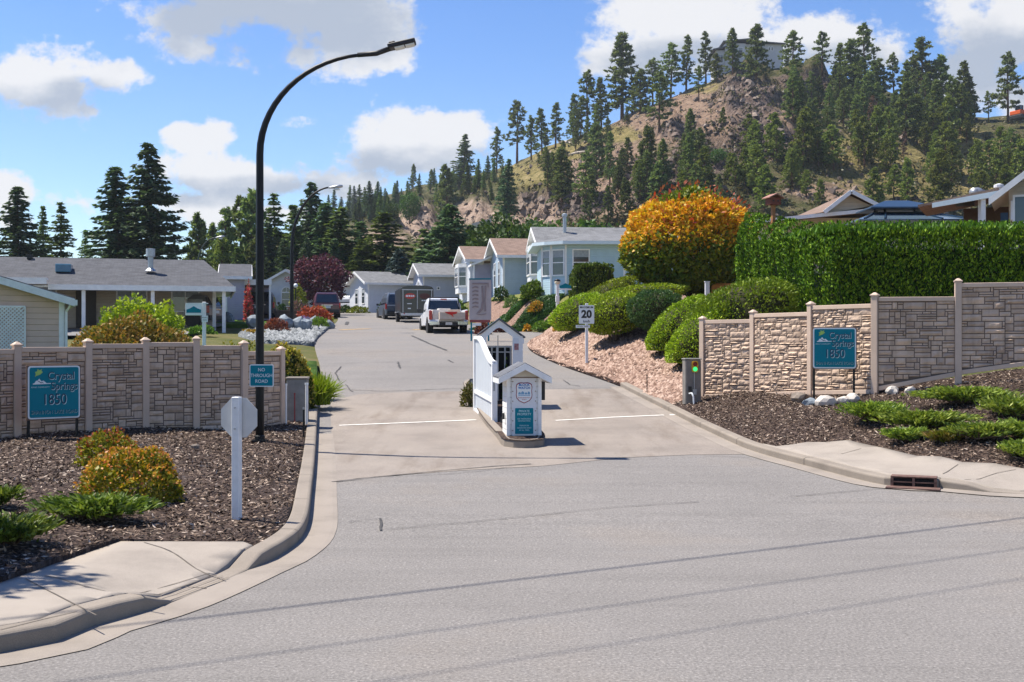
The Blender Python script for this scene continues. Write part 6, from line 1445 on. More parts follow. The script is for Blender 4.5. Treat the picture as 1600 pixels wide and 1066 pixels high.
# behind the left fence
bush('broad olive and rust coloured barberry shrub rising above the left fence', 'shrub', 202, 575, 27.5, 212, 487, 17000, .11, [(.07, .085, .015), (.15, .13, .02), (.25, .14, .035), (.33, .15, .04), (.18, .16, .03)], 'barberry_shrub', 11, .12, None, None, .5, .8)
bush('yellow green open-branched shrub in front of the white carport posts', 'shrub', 218, 500, 41, 152, 466, 6500, .15, [(.13, .19, .01), (.28, .36, .02), (.42, .46, .03)], 'golden_shrub', 12, .17, None, None, .6, .7, shell=.22, f=3.0)
bush('clipped evergreen shrub with yellow tips at the end of the left fence', 'shrub', 446, 604, 27.2, 90, 541, 6000, .085, [(.03, .06, .01), (.07, .11, .012), (.13, .17, .015)], 'euonymus_shrub', 13, .10, None, (1500, .09, [(.33, .30, .03), (.40, .36, .05), (.38, .22, .05)], 'euonymus_tip'), .6, .9, tipz=.5)
bush('low yellow-leaved shrub behind the left fence beside the lamp pole', 'shrub', 372, 556, 30.5, 92, 533, 2000, .09, [(.12, .15, .012), (.28, .29, .02), (.38, .34, .04)], 'euonymus_shrub', 14, .2, None, None, .6)
def tuft(label, at, r, h, n, cols, mname, seed, cat='ornamental grass', group=None, w=.014, lean=.5):
    rng = np.random.default_rng(seed); o = thing('ornamental_grass', label, cat, (at[0], at[1], T(*at) - .01), 0, group)
    az = rng.uniform(0, 6.283, n); ln = rng.uniform(.6, 1.1, n) * h; le = np.abs(rng.normal(0, lean, n)); B = np.stack([rng.normal(0, r * .35, n), rng.normal(0, r * .35, n), np.zeros(n)], 1)
    dirv = nrm(np.stack([np.cos(az) * le, np.sin(az) * le, np.ones(n)], 1)); side = nrm(np.cross(dirv, rng.normal(size=(n, 3)))) * w
    mid = B + dirv * ln[:, None] * .55; tip = mid + nrm(dirv + np.stack([np.cos(az) * le, np.sin(az) * le, -.3 * le], 1)) * ln[:, None] * .5
    V = np.concatenate([np.stack([B - side, B + side, mid + side, mid - side], 1), np.stack([mid - side, mid + side, tip + side * .2, tip - side * .2], 1)])
    np_quads('blades', V, foliage(mname, cols, .4), o); return o
a_ = (P(496, 610, 28.2).x, 28.2); tuft('bright lime green ornamental grass at the road side of the clipped shrub', a_, .30, .72, 900, [(.12, .22, .01), (.24, .36, .02), (.33, .42, .04)], 'grass_lime', 15)
a_ = (P(500, 598, 30.0).x, 30.0); tuft('second lime grass tuft just beyond the first along the kerb', a_, .3, .6, 600, [(.12, .22, .01), (.24, .36, .02), (.33, .42, .04)], 'grass_lime', 16)
# gravel garden
GG = 'plants in the white gravel garden'
for i, (x, y, d, w, top, n, lf, cols, lb, nm) in enumerate((
        (395, 538, 54, 34, 520, 900, .16, [(.35, .20, .02), (.42, .26, .03), (.20, .20, .02)], 'low orange yellow shrub by the gravel near the lamp pole', 'garden_shrub'),
        (430, 530, 57, 44, 512, 900, .16, [(.20, .05, .03), (.30, .10, .04), (.12, .05, .03)], 'dark red low shrub in front of the lawn strip', 'garden_shrub'),
        (490, 507, 68, 56, 480, 1600, .20, [(.30, .05, .03), (.42, .09, .04), (.24, .05, .03)], 'fiery red shrub in the round flower bed', 'garden_shrub'),
        (496, 496, 70, 42, 471, 1400, .20, [(.25, .27, .02), (.40, .40, .03)], 'yellow feathery shrub rising behind the red one in the flower bed', 'garden_shrub'),
        (484, 513, 65, 58, 500, 1300, .13, [(.20, .12, .38), (.32, .22, .52), (.10, .14, .06)], 'purple flowering ground plant round the flower bed edge', 'flowering_plant'),
        (498, 516, 63.5, 30, 502, 900, .13, [(.10, .20, .02), (.20, .33, .03)], 'fresh green mound at the front of the flower bed', 'garden_shrub'),
        (440, 494, 82, 17, 476, 500, .16, GRN, 'small dark green ball shrub by the arched window house', 'garden_shrub'),
        (466, 494, 83, 30, 448, 900, .22, [(.16, .22, .02), (.30, .35, .03)], 'yellow green young tree behind the globe lamp', 'garden_shrub'),
        (466, 500, 79, 34, 474, 700, .18, [(.06, .10, .02), (.25, .12, .14), (.10, .06, .08)], 'pink flowered plant below the globe lamp', 'flowering_plant'),
        (424, 502, 78, 26, 492, 400, .16, LGRN, 'light green hosta clump on the path side of the wall', 'garden_shrub'),
        (388, 500, 65, 16, 440, 500, .18, [(.40, .03, .06), (.50, .07, .12), (.10, .10, .03)], 'tall red flowering plant at the lilac carport', 'flowering_plant'),
        (316, 535, 52, 40, 510, 900, .14, LGRN, 'green leafy plant beside the street name post', 'garden_shrub'),
        (300, 532, 54, 22, 516, 500, .14, [(.12, .18, .02), (.25, .3, .03)], 'yellow green plant next to the grey parked car', 'garden_shrub'),
        (560, 489, 105, 34, 478, 700, .22, [(.10, .13, .01), (.22, .25, .02)], 'round yellow green shrub at the end house corner', 'garden_shrub'),
        (541, 489, 106, 26, 477, 600, .22, GRN, 'dark rounded shrub left of the yellow one at the end house', 'garden_shrub'),
        (597, 489, 104, 15, 474, 400, .22, GRN, 'small green shrub against the end house wall', 'garden_shrub'),
        (716, 488, 78, 34, 458, 1000, .22, LGRN, 'green shrub behind the pickup beside the map board', 'garden_shrub'),
        (833, 452, 63.5, 40, 423, 2600, .15, LGRN, 'round bright green shrub before the pale blue house', 'garden_shrub'),
        (783, 458, 71, 26, 436, 600, .18, GRN, 'dark shrub at the corner of the brown roofed house', 'garden_shrub'),
        (838, 462, 61.5, 26, 444, 600, .13, [(.50, .20, .02), (.55, .30, .03), (.14, .2, .02)], 'orange lily clump in front of the round green shrub', 'flowering_plant'),
        (824, 470, 60.5, 14, 459, 300, .13, [(.55, .32, .02), (.5, .2, .02)], 'small golden flower clump at the lawn edge', 'flowering_plant'),
        (855, 460, 60, 50, 447, 900, .15, LGRN, 'low light green border plant under the angled window', 'garden_shrub'),
        (800, 463, 65, 26, 446, 600, .16, [(.10, .16, .05), (.2, .27, .1)], 'grey green border plant left of the little cone tree', 'garden_shrub'),
        (755, 507, 58, 26, 488, 600, .17, [(.09, .02, .02), (.16, .035, .03), (.05, .02, .015)], 'dark red shrub at the foot of the map board', 'garden_shrub'),
        (782, 480, 60, 30, 470, 500, .17, [(.06, .02, .02), (.12, .03, .03), (.05, .04, .015)], 'dark wine red low shrub on the bank above the junipers', 'garden_shrub'),
        (868, 512, 47, 8, 498, 200, .12, [(.5, .26, .02), (.55, .35, .03)], 'orange flower clump at the foot of the entry post', 'flowering_plant'),
        (734, 622, 28.8, 30, 601, 900, .08, [(.05, .07, .012), (.12, .13, .02), (.18, .14, .03)], 'small green shrub in the island planting beside the gate leaf', 'garden_shrub'),
        (790, 580, 28.9, 11, 563, 260, .09, LGRN, 'little green plant inside the gate portal', 'garden_shrub'))):
    bush(lb, 'flowers' if nm == 'flowering_plant' else 'shrub', x, y, d, w, top, n, lf, cols, nm, 200 + i, .2, GG if d > 50 and x < 600 else None, None, .5)
# sheared juniper mounds on the gravel bank
def mound(label, x, y, d, rx, ry, h, seed, cols, mname, tilt=0.0, n=9000, leaf=.085, lift=.3, yaw=0.0):
    rng = np.random.default_rng(seed); c = P(x, y, d); z0 = T(c.x, c.y); o = thing('clipped_juniper', label, 'juniper', (c.x, c.y, z0 - .03), 0, 'clipped juniper mounds on the bank')
    D = nrm(rng.normal(size=(n, 3))); r = (1 + .09 * lumpv(D, 2.2, seed) + .05 * lumpv(D, 6, seed + 3)) * (1 - np.abs(rng.normal(0, .07, n)))
    s = np.sign(D); E = s * np.abs(D) ** .8; E = E / np.maximum(.75, np.linalg.norm(E, axis=1, keepdims=True))
    Q = E * r[:, None] * [rx, ry, h * .5]; R = np.array((Matrix.Rotation(yaw, 3, 'Z') @ Matrix.Rotation(tilt, 3, 'Y'))); Q = Q @ R.T; DN = D @ R.T; Q[:, 2] += h * .5 + lift
    Q[:, 2] = np.maximum(Q[:, 2], .02)
    np_quads('foliage', leaves(rng, Q, leaf, leaf * .42, DN + [0, 0, .35], 1.0, DN, 1.0), foliage(mname, cols, .22), o)
    m = MB(); 
    for k in range(4): a = k * 1.6 + seed; m.tube([(math.cos(a) * .1, math.sin(a) * .1, -.15), (math.cos(a) * rx * .35, math.sin(a) * ry * .35, h * .5 + lift)], [.05, .03], 6)
    m.build('stem', BARK, o)
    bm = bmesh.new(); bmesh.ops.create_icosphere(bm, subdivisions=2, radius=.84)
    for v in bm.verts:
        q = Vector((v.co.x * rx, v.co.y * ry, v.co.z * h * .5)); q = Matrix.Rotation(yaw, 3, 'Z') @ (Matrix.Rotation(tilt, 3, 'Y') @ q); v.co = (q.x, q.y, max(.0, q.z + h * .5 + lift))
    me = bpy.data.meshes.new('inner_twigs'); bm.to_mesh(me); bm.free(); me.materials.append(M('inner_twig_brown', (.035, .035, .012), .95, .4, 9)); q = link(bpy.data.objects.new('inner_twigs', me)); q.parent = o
    return o
CJ = [(.07, .12, .006), (.20, .29, .010), (.32, .43, .016), (.42, .50, .025)]; CJB = [(.025, .08, .025), (.07, .17, .05), (.13, .25, .07)]
mound('left-most clipped juniper mound beside the entry post', 905, 522, 43.5, 1.2, 1.0, 1.25, 301, CJ, 'clipped_juniper_yellow', R_(-22), 9000, .085, .12)
mound('clipped juniper mound rising directly behind the 20 sign', 948, 502, 44.5, 1.4, 1.0, 1.0, 302, CJ, 'clipped_juniper_yellow', R_(-26), 7000, .085, .35)
mound('broad overhanging clipped juniper just right of the 20 sign', 962, 545, 39.0, 1.25, 1.1, 1.4, 303, CJ, 'clipped_juniper_yellow', R_(-12), 11000, .085, .22)
mound('blue green clipped juniper in the middle of the bank', 1024, 532, 37.8, .95, 1.0, 1.35, 304, CJB, 'clipped_juniper_blue', R_(-6), 9000, .085, .2)
mound('tall sloping clipped juniper left of the right fence, outer one', 1060, 545, 35.0, 1.25, .8, 1.25, 305, CJ, 'clipped_juniper_yellow', R_(-42), 9500, .085, .10)
mound('tall sloping clipped juniper touching the end of the right fence', 1098, 560, 32.6, 1.35, .85, 1.3, 306, CJ, 'clipped_juniper_yellow', R_(-42), 10500, .08, .12)
mound('flat topped clipped juniper at the back of the bank under the maple', 1005, 497, 43, 1.7, 1.0, .7, 307, CJ, 'clipped_juniper_yellow', R_(-6), 7000, .09, .38)
mound('loose bright green shrub filling the corner behind the right fence', 1160, 535, 32.8, 1.7, 1.0, 1.9, 308, [(.10, .18, .012), (.19, .32, .02), (.30, .42, .035)], 'corner_shrub_leaf', R_(-18), 9000, .11, .10)
def mat_juniper(label, x, y, rx, ry, seed, n=5200, yaw=0.0, h=.26):
    """creeping juniper hugging the bank: needle sprays laid over the ground"""
    rng = np.random.default_rng(seed); c = GT(x, y, 44); zc = T(*c); o = thing('creeping_juniper', label, 'juniper', (c[0], c[1], zc), 0, 'creeping junipers on the far bank')
    a = rng.uniform(0, 6.283, n); r = np.sqrt(rng.uniform(0, 1, n)); ed_ = 1 + .28 * np.array([noise.noise((math.cos(q) * 1.6, math.sin(q) * 1.6, seed)) for q in a]); X = np.cos(a) * r * rx * ed_; Y = np.sin(a) * r * ry * ed_
    cs, sn = math.cos(yaw), math.sin(yaw); X, Y = X * cs - Y * sn, X * sn + Y * cs
    Z = np.array([T(c[0] + p, c[1] + q) - zc for p, q in zip(X, Y)]) + h * (1 - r ** 3) * np.array([.65 + .5 * noise.noise((p * 2.2, q * 2.2, seed)) for p, q in zip(X, Y)]) * rng.uniform(.5, 1, n) + .03
    D = np.stack([np.cos(a), np.sin(a), np.full(n, .45)], 1); np_quads('foliage', leaves(rng, np.stack([X, Y, Z], 1), .2, .07, D, .8, np.tile([0, 0, 1.], (n, 1)), .9), foliage('juniper_mat', [(.02, .06, .02), (.05, .12, .035), (.09, .19, .05)], .25, objvar=.12), o)
    m = MB(); m.tube([(0, 0, -.1), (.1, 0, .06), (rx * .5, 0, T(c[0] + rx * .5, c[1]) - zc + .04)], [.04, .03, .015], 5); m.build('stem', BARK, o)
for i, (x, y, rx, ry, yw, lb) in enumerate(((792, 499, 2.0, .8, 25, 'dark green creeping juniper mat low on the far bank'), (838, 482, 1.7, .7, 20, 'creeping juniper mat in the middle of the far bank'), (866, 500, .8, .6, 0, 'small creeping juniper mat near the entry post'), (768, 513, .9, .6, 20, 'creeping juniper mat at the road edge of the far bank'), (838, 499, 1.3, .5, 20, 'narrow creeping juniper mat between the middle one and the road'))):
    mat_juniper(lb, x, y, rx, ry, 330 + i, int(2600 * rx), R_(yw))
# clipped hedges
def hedge_faces(o, rng, faces, dens, leaf, mat, amp=.13, amps=None, rnd=.5):
    Cs, Ns, Ts = [], [], []
    for fi, (o3, u, v, nn, top) in enumerate(faces):
        amp_ = amps[fi] if amps else amp
        o3, u, v, nn = (np.array(q, float) for q in (o3, u, v, nn)); lu, lv = np.linalg.norm(u), np.linalg.norm(v); n = int(lu * lv * dens); a, b = rng.uniform(0, 1, n), rng.uniform(0, 1, n)
        off = np.array([noise.noise((x * lu * 3.2 + o3[0], y * lv * (.45 if not top else 2.6), o3[1])) * 1.2 + noise.noise((x * lu * 7, y * lv * (2.0 if not top else 7), o3[1] + 4)) * .5 for x, y in zip(a, b)])
        edge = np.minimum.reduce([a * lu, (1 - a) * lu, (1 - b) * lv, np.full(n, 9.)]); rd = np.where(edge < .8, -(.8 - edge) ** 2 * rnd, 0)
        Cs.append(o3 + a[:, None] * u + b[:, None] * v + nn * (off * amp_ + rd - np.abs(rng.normal(0, .2 if amp_ == .04 else .07, n)))[:, None]); Ns.append(np.tile(nn, (n, 1))); Ts.append(np.tile(np.array([0, 0, 1.]) + nn * .45, (n, 1)))
    C, N_, T_ = map(np.concatenate, (Cs, Ns, Ts)); np_quads('foliage', leaves(rng, C, leaf, leaf * .45, T_, .9, N_, 1.1), mat, o)
def big_hedge():
    A = P(1292, 350, 31.0); B = P(1143, 350, 38.8); zt0 = A.z - .12; zt1 = B.z - .35; o = thing('hedge', 'tall clipped cedar hedge above the right fence, sunlit at its left end', 'hedge', (A.x, A.y, T(A.x, A.y)))
    z0 = T(A.x, A.y); rng = np.random.default_rng(77); zb = -.3; X2 = 16.5; zt = zt0 - z0; zl = B.z - z0; zbl = T(B.x, B.y) - z0 - .1
    bx, by = B.x - A.x, B.y - A.y; n_l = nrm(np.array([-by, bx, 0.0])) ; n_l = n_l if n_l[0] < 0 else -n_l
    zr_ = CAMH + (533 - 349) * 31 / FPX - z0
    faces = [((0, .6, zb), (X2, 0, 0), (0, -.6, zr_ - zb), (0, -1, -.18), False), ((bx, by, zbl), (-bx, -by, zb - zbl), (0, 0, zt - zb), tuple(n_l), False),
             ((0, 0, zt - .02), (X2, 0, zr_ - zt), (0, 1.9, 0), (0, 0, 1), True), ((bx, by, zt), (-bx, -by, 0), (1.8, 0, 0), (0, 0, 1), True), ((bx, by, zbl), (2.4, .4, 0), (0, 0, zt - zbl), (0, 1, 0), False)]
    f = []
    for fc in faces: f.append(fc)
    hedge_faces(o, rng, f, 1000, .105, foliage('cedar_spray', [(.010, .034, .004), (.045, .115, .007), (.13, .25, .012), (.27, .41, .03)], .10, objvar=0, spec=.1), .2, (.04, .24, .16, .2, .2), 1.0)
    n = 1500; a = rng.uniform(0, X2, n); C = np.stack([a, rng.uniform(-.05, .5, n), zt + (zr_ - zt) * a / X2 + rng.uniform(-.05, .13, n)], 1); b = rng.uniform(0, 1, 900)
    C2 = np.stack([bx * b + rng.uniform(0, .5, 900), by * b, zt + rng.uniform(-.05, .13, 900)], 1)
    np_quads('top_shoots', leaves(rng, np.concatenate([C, C2]), .17, .055, np.tile([0, 0, 1.], (n + 900, 1)), .5), foliage('cedar_shoot', [(.06, .15, .01), (.13, .26, .02)], .3, objvar=0), o)
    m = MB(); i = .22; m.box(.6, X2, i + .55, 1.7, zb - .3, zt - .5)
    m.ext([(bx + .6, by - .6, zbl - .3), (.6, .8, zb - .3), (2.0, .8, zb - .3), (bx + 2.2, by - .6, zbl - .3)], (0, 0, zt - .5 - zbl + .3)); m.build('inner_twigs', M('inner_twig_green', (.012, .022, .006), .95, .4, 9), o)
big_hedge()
def small_hedge():
    c = P(928, 490, 52); z0 = T(c.x, c.y) - .1; S = 52 / FPX; w, h = 64 * S, CAMH + (533 - 411) * S - z0; o = thing('hedge', 'square clipped dark green hedge block left of the orange maple', 'hedge', (c.x, c.y, z0)); rng = np.random.default_rng(78)
    x0 = -w / 2; F = [((x0, 0, 0), (w, .0, 0), (0, 0, h), (0, -1, 0), False), ((x0 - .15, 1.9, 0), (.15, -1.9, 0), (0, 0, h), (-1, 0, 0), False), ((x0, 0, h), (w, 0, 0), (0, 1.9, 0), (0, 0, 1), True), ((x0 + w, 0, 0), (0, 1.9, 0), (0, 0, h), (1, 0, 0), False)]
    hedge_faces(o, rng, F, 520, .14, foliage('hedge_block_leaf', [(.03, .06, .006), (.07, .12, .01), (.12, .17, .015)], .25, objvar=0), .11)
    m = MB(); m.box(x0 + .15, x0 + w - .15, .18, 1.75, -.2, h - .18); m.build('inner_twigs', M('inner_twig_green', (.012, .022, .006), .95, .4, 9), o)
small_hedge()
# orange maple
def leafy_tree(label, x, yb, d, wpx, top, trunk_h, n, leaf, cols, name, seed, cat='tree', amp=.15, extra=None, group=None, squash=.62, branches=9, shell=.22, base=None, trans=.35, ry=.9, gapmin=-.22, gf=1.0):
    rng = np.random.default_rng(seed); rg = random.Random(seed); c = P(x, yb, d) if base is None else Vector((*base, 0)); z0 = T(c.x, c.y) - .05; S = c.y / FPX; H_ = (CAMH + (533 - top) * S - z0) if base is None else top; R = wpx * S / 2 if base is None else wpx
    o = thing(name, label, cat, (c.x, c.y, z0), 0, group); cz = trunk_h + (H_ - trunk_h) * .40; hh = H_ - cz
    m = MB(); m.tube([(0, 0, -.2), (.03, 0, trunk_h * .5), (0, .03, trunk_h), (0, 0, cz)], [.05 * H_ * .62, .032 * H_ * .8, .028 * H_ * .8, .012 * H_], 8)
    for k in range(branches):
        a = k * 2.4 + rg.uniform(-.3, .3); r = R * rg.uniform(.5, .85); zz = cz + hh * rg.uniform(-.2, .6); m.tube([(0, 0, trunk_h * rg.uniform(.6, 1.0)), (math.cos(a) * r * .45, math.sin(a) * r * .45, lerp(trunk_h, zz, .6)), (math.cos(a) * r, math.sin(a) * r, zz)], [.018 * H_, .012 * H_, .004 * H_], 6)
    m.build('trunk', BARK, o)
    D = nrm(rng.normal(size=(n, 3))); r = (1 + amp * 2 * lumpv(D, 2.3, seed) + amp * lumpv(D, 5.5, seed + 2)) * (1 - np.abs(rng.normal(0, shell, n))); r = np.clip(r, .1, 2)
    Q = np.stack([D[:, 0] * R * r, D[:, 1] * R * ry * r, np.where(D[:, 2] > 0, D[:, 2] * hh, D[:, 2] * (cz - trunk_h * .55) * squash * 1.3) * r + cz], 1)
    gap = np.array([noise.noise((q[0] * 4.5 * gf / R, q[1] * 4.5 * gf / R, q[2] * 5.7 * gf / R + seed)) for q in Q]); k = gap > gapmin; Q, D = Q[k], D[k]
    if extra:
        kz, cols2, m2 = extra; sel = (Q[:, 2] < cz + hh * kz + rng.normal(0, hh * .14, len(Q))) | (np.linalg.norm(Q[:, :2], axis=1) < R * .45); 
        np_quads('inner_foliage', leaves(rng, Q[sel], leaf, leaf * .55, D[sel] + [0, 0, .2], 1.3, D[sel] + [0, 0, .5], 1.0), foliage(m2, cols2, trans), o); Q, D = Q[~sel], D[~sel]
    np_quads('crown', leaves(rng, Q, leaf, leaf * .55, D + [0, 0, .2], 1.3, D + [0, 0, .5], 1.0), foliage('leaf_' + name + str(seed), cols, trans), o); return o
mp = leafy_tree('golden orange rounded Japanese maple behind the clipped junipers', 1076, 484, 45, 214, 299, .7, 36000, .20, [(.33, .25, .013), (.58, .37, .016), (.65, .30, .018), (.60, .20, .02)], 'maple_tree', 401, 'maple', .055, (.05, [(.06, .11, .01), (.13, .19, .012), (.26, .27, .015)], 'maple_inner_leaf'), None, .8, 12, .13, gapmin=-.30, gf=2.1)
rng_ = np.random.default_rng(5); D_ = nrm(rng_.normal(size=(1100, 3))); D_ = D_[(D_[:, 2] > .25) & (D_[:, 0] > -.55)]; Rm = 218 * 45 / FPX / 2; Hm = CAMH + (533 - 293) * 45 / FPX - mp.location.z; czm = .9 + (Hm - .9) * .4
np_quads('red_foliage', leaves(rng_, np.stack([D_[:, 0] * Rm * 1.02, D_[:, 1] * Rm * .92, D_[:, 2] * (Hm - czm) * 1.03 + czm], 1) * rng_.uniform(.96, 1.04, (len(D_), 1)), .2, .08, D_, .9), foliage('maple_red_tip', [(.45, .07, .03), (.42, .12, .05), (.5, .18, .05)], .35), mp)
leafy_tree('purple-leaved tree at the left side of the street end', 500, 488, 95, 92, 400, 1.6, 9000, .26, [(.07, .02, .035), (.13, .035, .06), (.21, .07, .10)], 'purple_tree', 402, 'tree', .16, None, None, .8, 10, .2)
leafy_tree('broad leafy tree standing left of the view, casting shade on the left pavement', 0, 0, 0, 1.2, 6.2, 3.3, 3600, .20, [(.03, .07, .01), (.06, .12, .015)], 'shade_tree', 403, 'tree', .2, None, None, .8, 10, .3, base=(-7.55, 10.75), ry=.95)
# ------------------------------------------------------------------ the hill
SIL = [(300, 408), (400, 392), (480, 352), (540, 330), (600, 306), (660, 290), (700, 284), (760, 268), (800, 256), (850, 236), (900, 214), (950, 194), (1000, 170), (1050, 150), (1100, 128), (1150, 104), (1200, 98), (1260, 106), (1310, 120), (1360, 136), (1410, 150), (1460, 168), (1500, 182), (1540, 186), (1600, 184), (1700, 190), (1900, 215), (2200, 270), (2500, 330)]
DR = [(300, 520), (500, 500), (640, 460), (760, 400), (860, 340), (1000, 310), (1200, 330), (1400, 310), (1600, 290), (2500, 260)]
D0 = 130.0
PALE = [(655, 346, 34, 34), (590, 374, 52, 17), (800, 345, 90, 18), (735, 335, 40, 24), (830, 330, 50, 22)]
DIRT = [(1090, 185, 150, 62), (960, 265, 130, 48), (1190, 205, 70, 50), (930, 315, 110, 32), (1010, 310, 60, 40), (1300, 300, 90, 16)]
ROCK = [(1170, 152, 62, 42), (1190, 218, 66, 34), (1020, 288, 66, 42), (880, 320, 85, 28), (1105, 248, 60, 34), (1260, 130, 50, 20), (1060, 205, 40, 18)]
GRAS = [(860, 236, 70, 20), (1480, 265, 190, 60), (960, 210, 50, 14), (830, 275, 60, 25), (1330, 240, 60, 40), (1080, 136, 60, 12), (1500, 215, 50, 20)]
def inell(L, x, y): return max(1 - math.hypot((x - a) / c, (y - b) / d) for a, b, c, d in L)
def hill_z(px_, d):
    dr = interp(DR, px_); t = (d - D0) / (dr - D0); zt = CAMH + (533 - interp(SIL, px_)) / FPX * dr; X = (px_ - 800) / FPX * d
    if t <= 1: z = 6.3 + (zt - 6.3) * max(0, t) ** 1.12
    else: z = zt - (t - 1) * 60 - (t - 1) ** 2 * 40
    n = noise.noise((X / 26, d / 26, 0)) * 4.2 + noise.noise((X / 10, d / 10, 5)) * 2.0 + noise.noise((X / 4.2, d / 4.2, 9)) * 1.0 + noise.noise((X / 1.9, d / 2.6, 4)) * .55
    yy = 533 - (z - CAMH) * FPX / d; rk = max(0, inell(ROCK, px_, yy), inell(PALE, px_, yy))
    if rk > 0:
        r1 = abs(noise.noise((X / 7, d / 16, z / 5))) ; n += min(1, rk * 2.5) * (4.6 * (1 - 2.2 * r1) + 1.6 * noise.noise((X / 2.4, d / 5, 2)) + 1.0 * noise.noise((X / 1.3, d / 3, 7)))
    return z + n * min(1, max(0, t) * 4) * (1 if t < .9 else .3)
def hill():
    cols = list(range(250, 1660, 6)) + list(range(1660, 2520, 40)); rows = [D0 - 8] + [None] * 0; NR = 168; vs, cl = [], []
    ts = [i / (NR - 18) for i in range(NR - 18)] + [1 + .03 * k for k in range(18)]
    for px_ in cols:
        dr = interp(DR, px_)
        for t in ts:
            d = D0 + (dr - D0) * t; z = hill_z(px_, d); vs.append(((px_ - 800) / FPX * d, d, z)); y = 533 - (z - CAMH) * FPX / d; X = vs[-1][0]
            j = noise.noise((X / 6, d / 6, 3)) * .55 + noise.noise((X / 2.2, d / 3, 3)) * .3
            cl.append((sstep(-.05, .28, inell(DIRT, px_, y) + j * .7), sstep(0, .3, inell(GRAS, px_, y) + j * .8), sstep(.0, .22, inell(PALE, px_, y) + j * .5), sstep(.05, .3, inell(ROCK, px_, y) + j * .8)))
    n = len(ts); fs = [(i * n + k, (i + 1) * n + k, (i + 1) * n + k + 1, i * n + k + 1) for i in range(len(cols) - 1) for k in range(n - 1)]
    me = bpy.data.meshes.new('hill'); me.from_pydata(vs, [], fs); at = me.color_attributes.new('cover', 'FLOAT_COLOR', 'POINT'); at.data.foreach_set('color', np.array(cl, dtype=np.float32).reshape(-1))
    me.shade_smooth()
    t = NT('hillside'); v = t.co(); a = t.new('ShaderNodeVertexColor'); a.layer_name = 'cover'; sp = t.new('ShaderNodeSeparateColor'); t.l.new(a.outputs[0], sp.inputs[0])
    n1 = t.noise(v, .42, 12, .78); n2 = t.noise(v, .13, 6, .6); n3 = t.noise(t.co((1, 1, .25)), .9, 7, .7)
    base = t.ramp(n1, [(.32, (.030, .042, .014)), (.5, (.085, .085, .034)), (.66, (.19, .145, .085))])
    dirt = t.ramp(n1, [(.32, (.10, .068, .05)), (.5, (.27, .185, .13)), (.68, (.40, .29, .21))]); grass = t.ramp(n1, [(.32, (.07, .075, .022)), (.5, (.22, .18, .07)), (.66, (.38, .30, .15))])
    pale = t.ramp(n3, [(.3, (.17, .12, .09)), (.5, (.37, .27, .205)), (.7, (.50, .40, .32))]); rock = t.ramp(n3, [(.32, (.035, .028, .026)), (.5, (.12, .088, .074)), (.66, (.27, .20, .165))])
    c = t.mix(sp.outputs[0], base, dirt); c = t.mix(sp.outputs[1], c, grass); c = t.mix(a.outputs[1], c, rock); c = t.mix(sp.outputs[2], c, pale)
    me.materials.append(t.fin(c, .95, t.bump(n3, 1.0, 1.1, t.bump(t.noise(v, 1.6, 6, .7), .7, .4)), spec=.08)); o = link(bpy.data.objects.new('hill', me)); o['kind'] = 'structure'
hill()
def on_hill(x, y):
    """first point of the hill surface on the line of sight of photo position (x, y)"""
    dr = interp(DR, x); d = D0 + 1
    while d < dr * 1.05:
        z = hill_z(x, d)
        if 533 - (z - CAMH) * FPX / d <= y: return ((x - 800) / FPX * d, d, z)
        d += 1.0
    return ((x - 800) / FPX * dr, dr, hill_z(x, dr))
# ------------------------------------------------------------------ tree kinds (shared meshes)
def conifer(seed, H, R, wh, per, droop, bare, dens=5, jit=.21, L=.85, W=.36, pw=.8):
    rng = np.random.default_rng(seed); CC, TT, NN = [], [], []
    for w in range(wh):
        t = (w + rng.uniform(-.3, .3)) / wh; t = min(max(t, 0), .995); z = bare + (H - bare) * t
        for b in range(per):
            az = rng.uniform(0, 6.283); ln = R * ((1 - t) ** pw) * rng.uniform(1 - jit * 1.8, 1 + jit) + .18; m = max(2, int(ln / .36)); s = np.linspace(.12, 1, m)
            px_, py_ = math.cos(az) * ln * s, math.sin(az) * ln * s; pz = z - droop * ln * s + droop * .75 * ln * s ** 2.5
            for k in range(dens):
                sd = rng.normal(0, .14 + .05 * ln, m) * (1.05 - s); CC.append(np.stack([px_ - math.sin(az) * sd, py_ + math.cos(az) * sd, pz + rng.normal(0, .08, m)], 1))
                q = np.stack([np.cos(az + np.sign(sd) * .6 + rng.normal(0, .3, m)), np.sin(az + np.sign(sd) * .6 + rng.normal(0, .3, m)), rng.normal(-droop * .6, .22, m)], 1); TT.append(q); NN.append(np.tile([0, 0, 1.], (m, 1)))
    C, T_, N_ = map(np.concatenate, (CC, TT, NN)); V = leaves(rng, C, L, W, T_, .35, N_, .8)
    mb = MB(); mb.tube([(0, 0, -.8), (0, 0, H * .5), (0, 0, H * .97)], [H * .016 + .05, H * .010, .02], 7); return V, mb
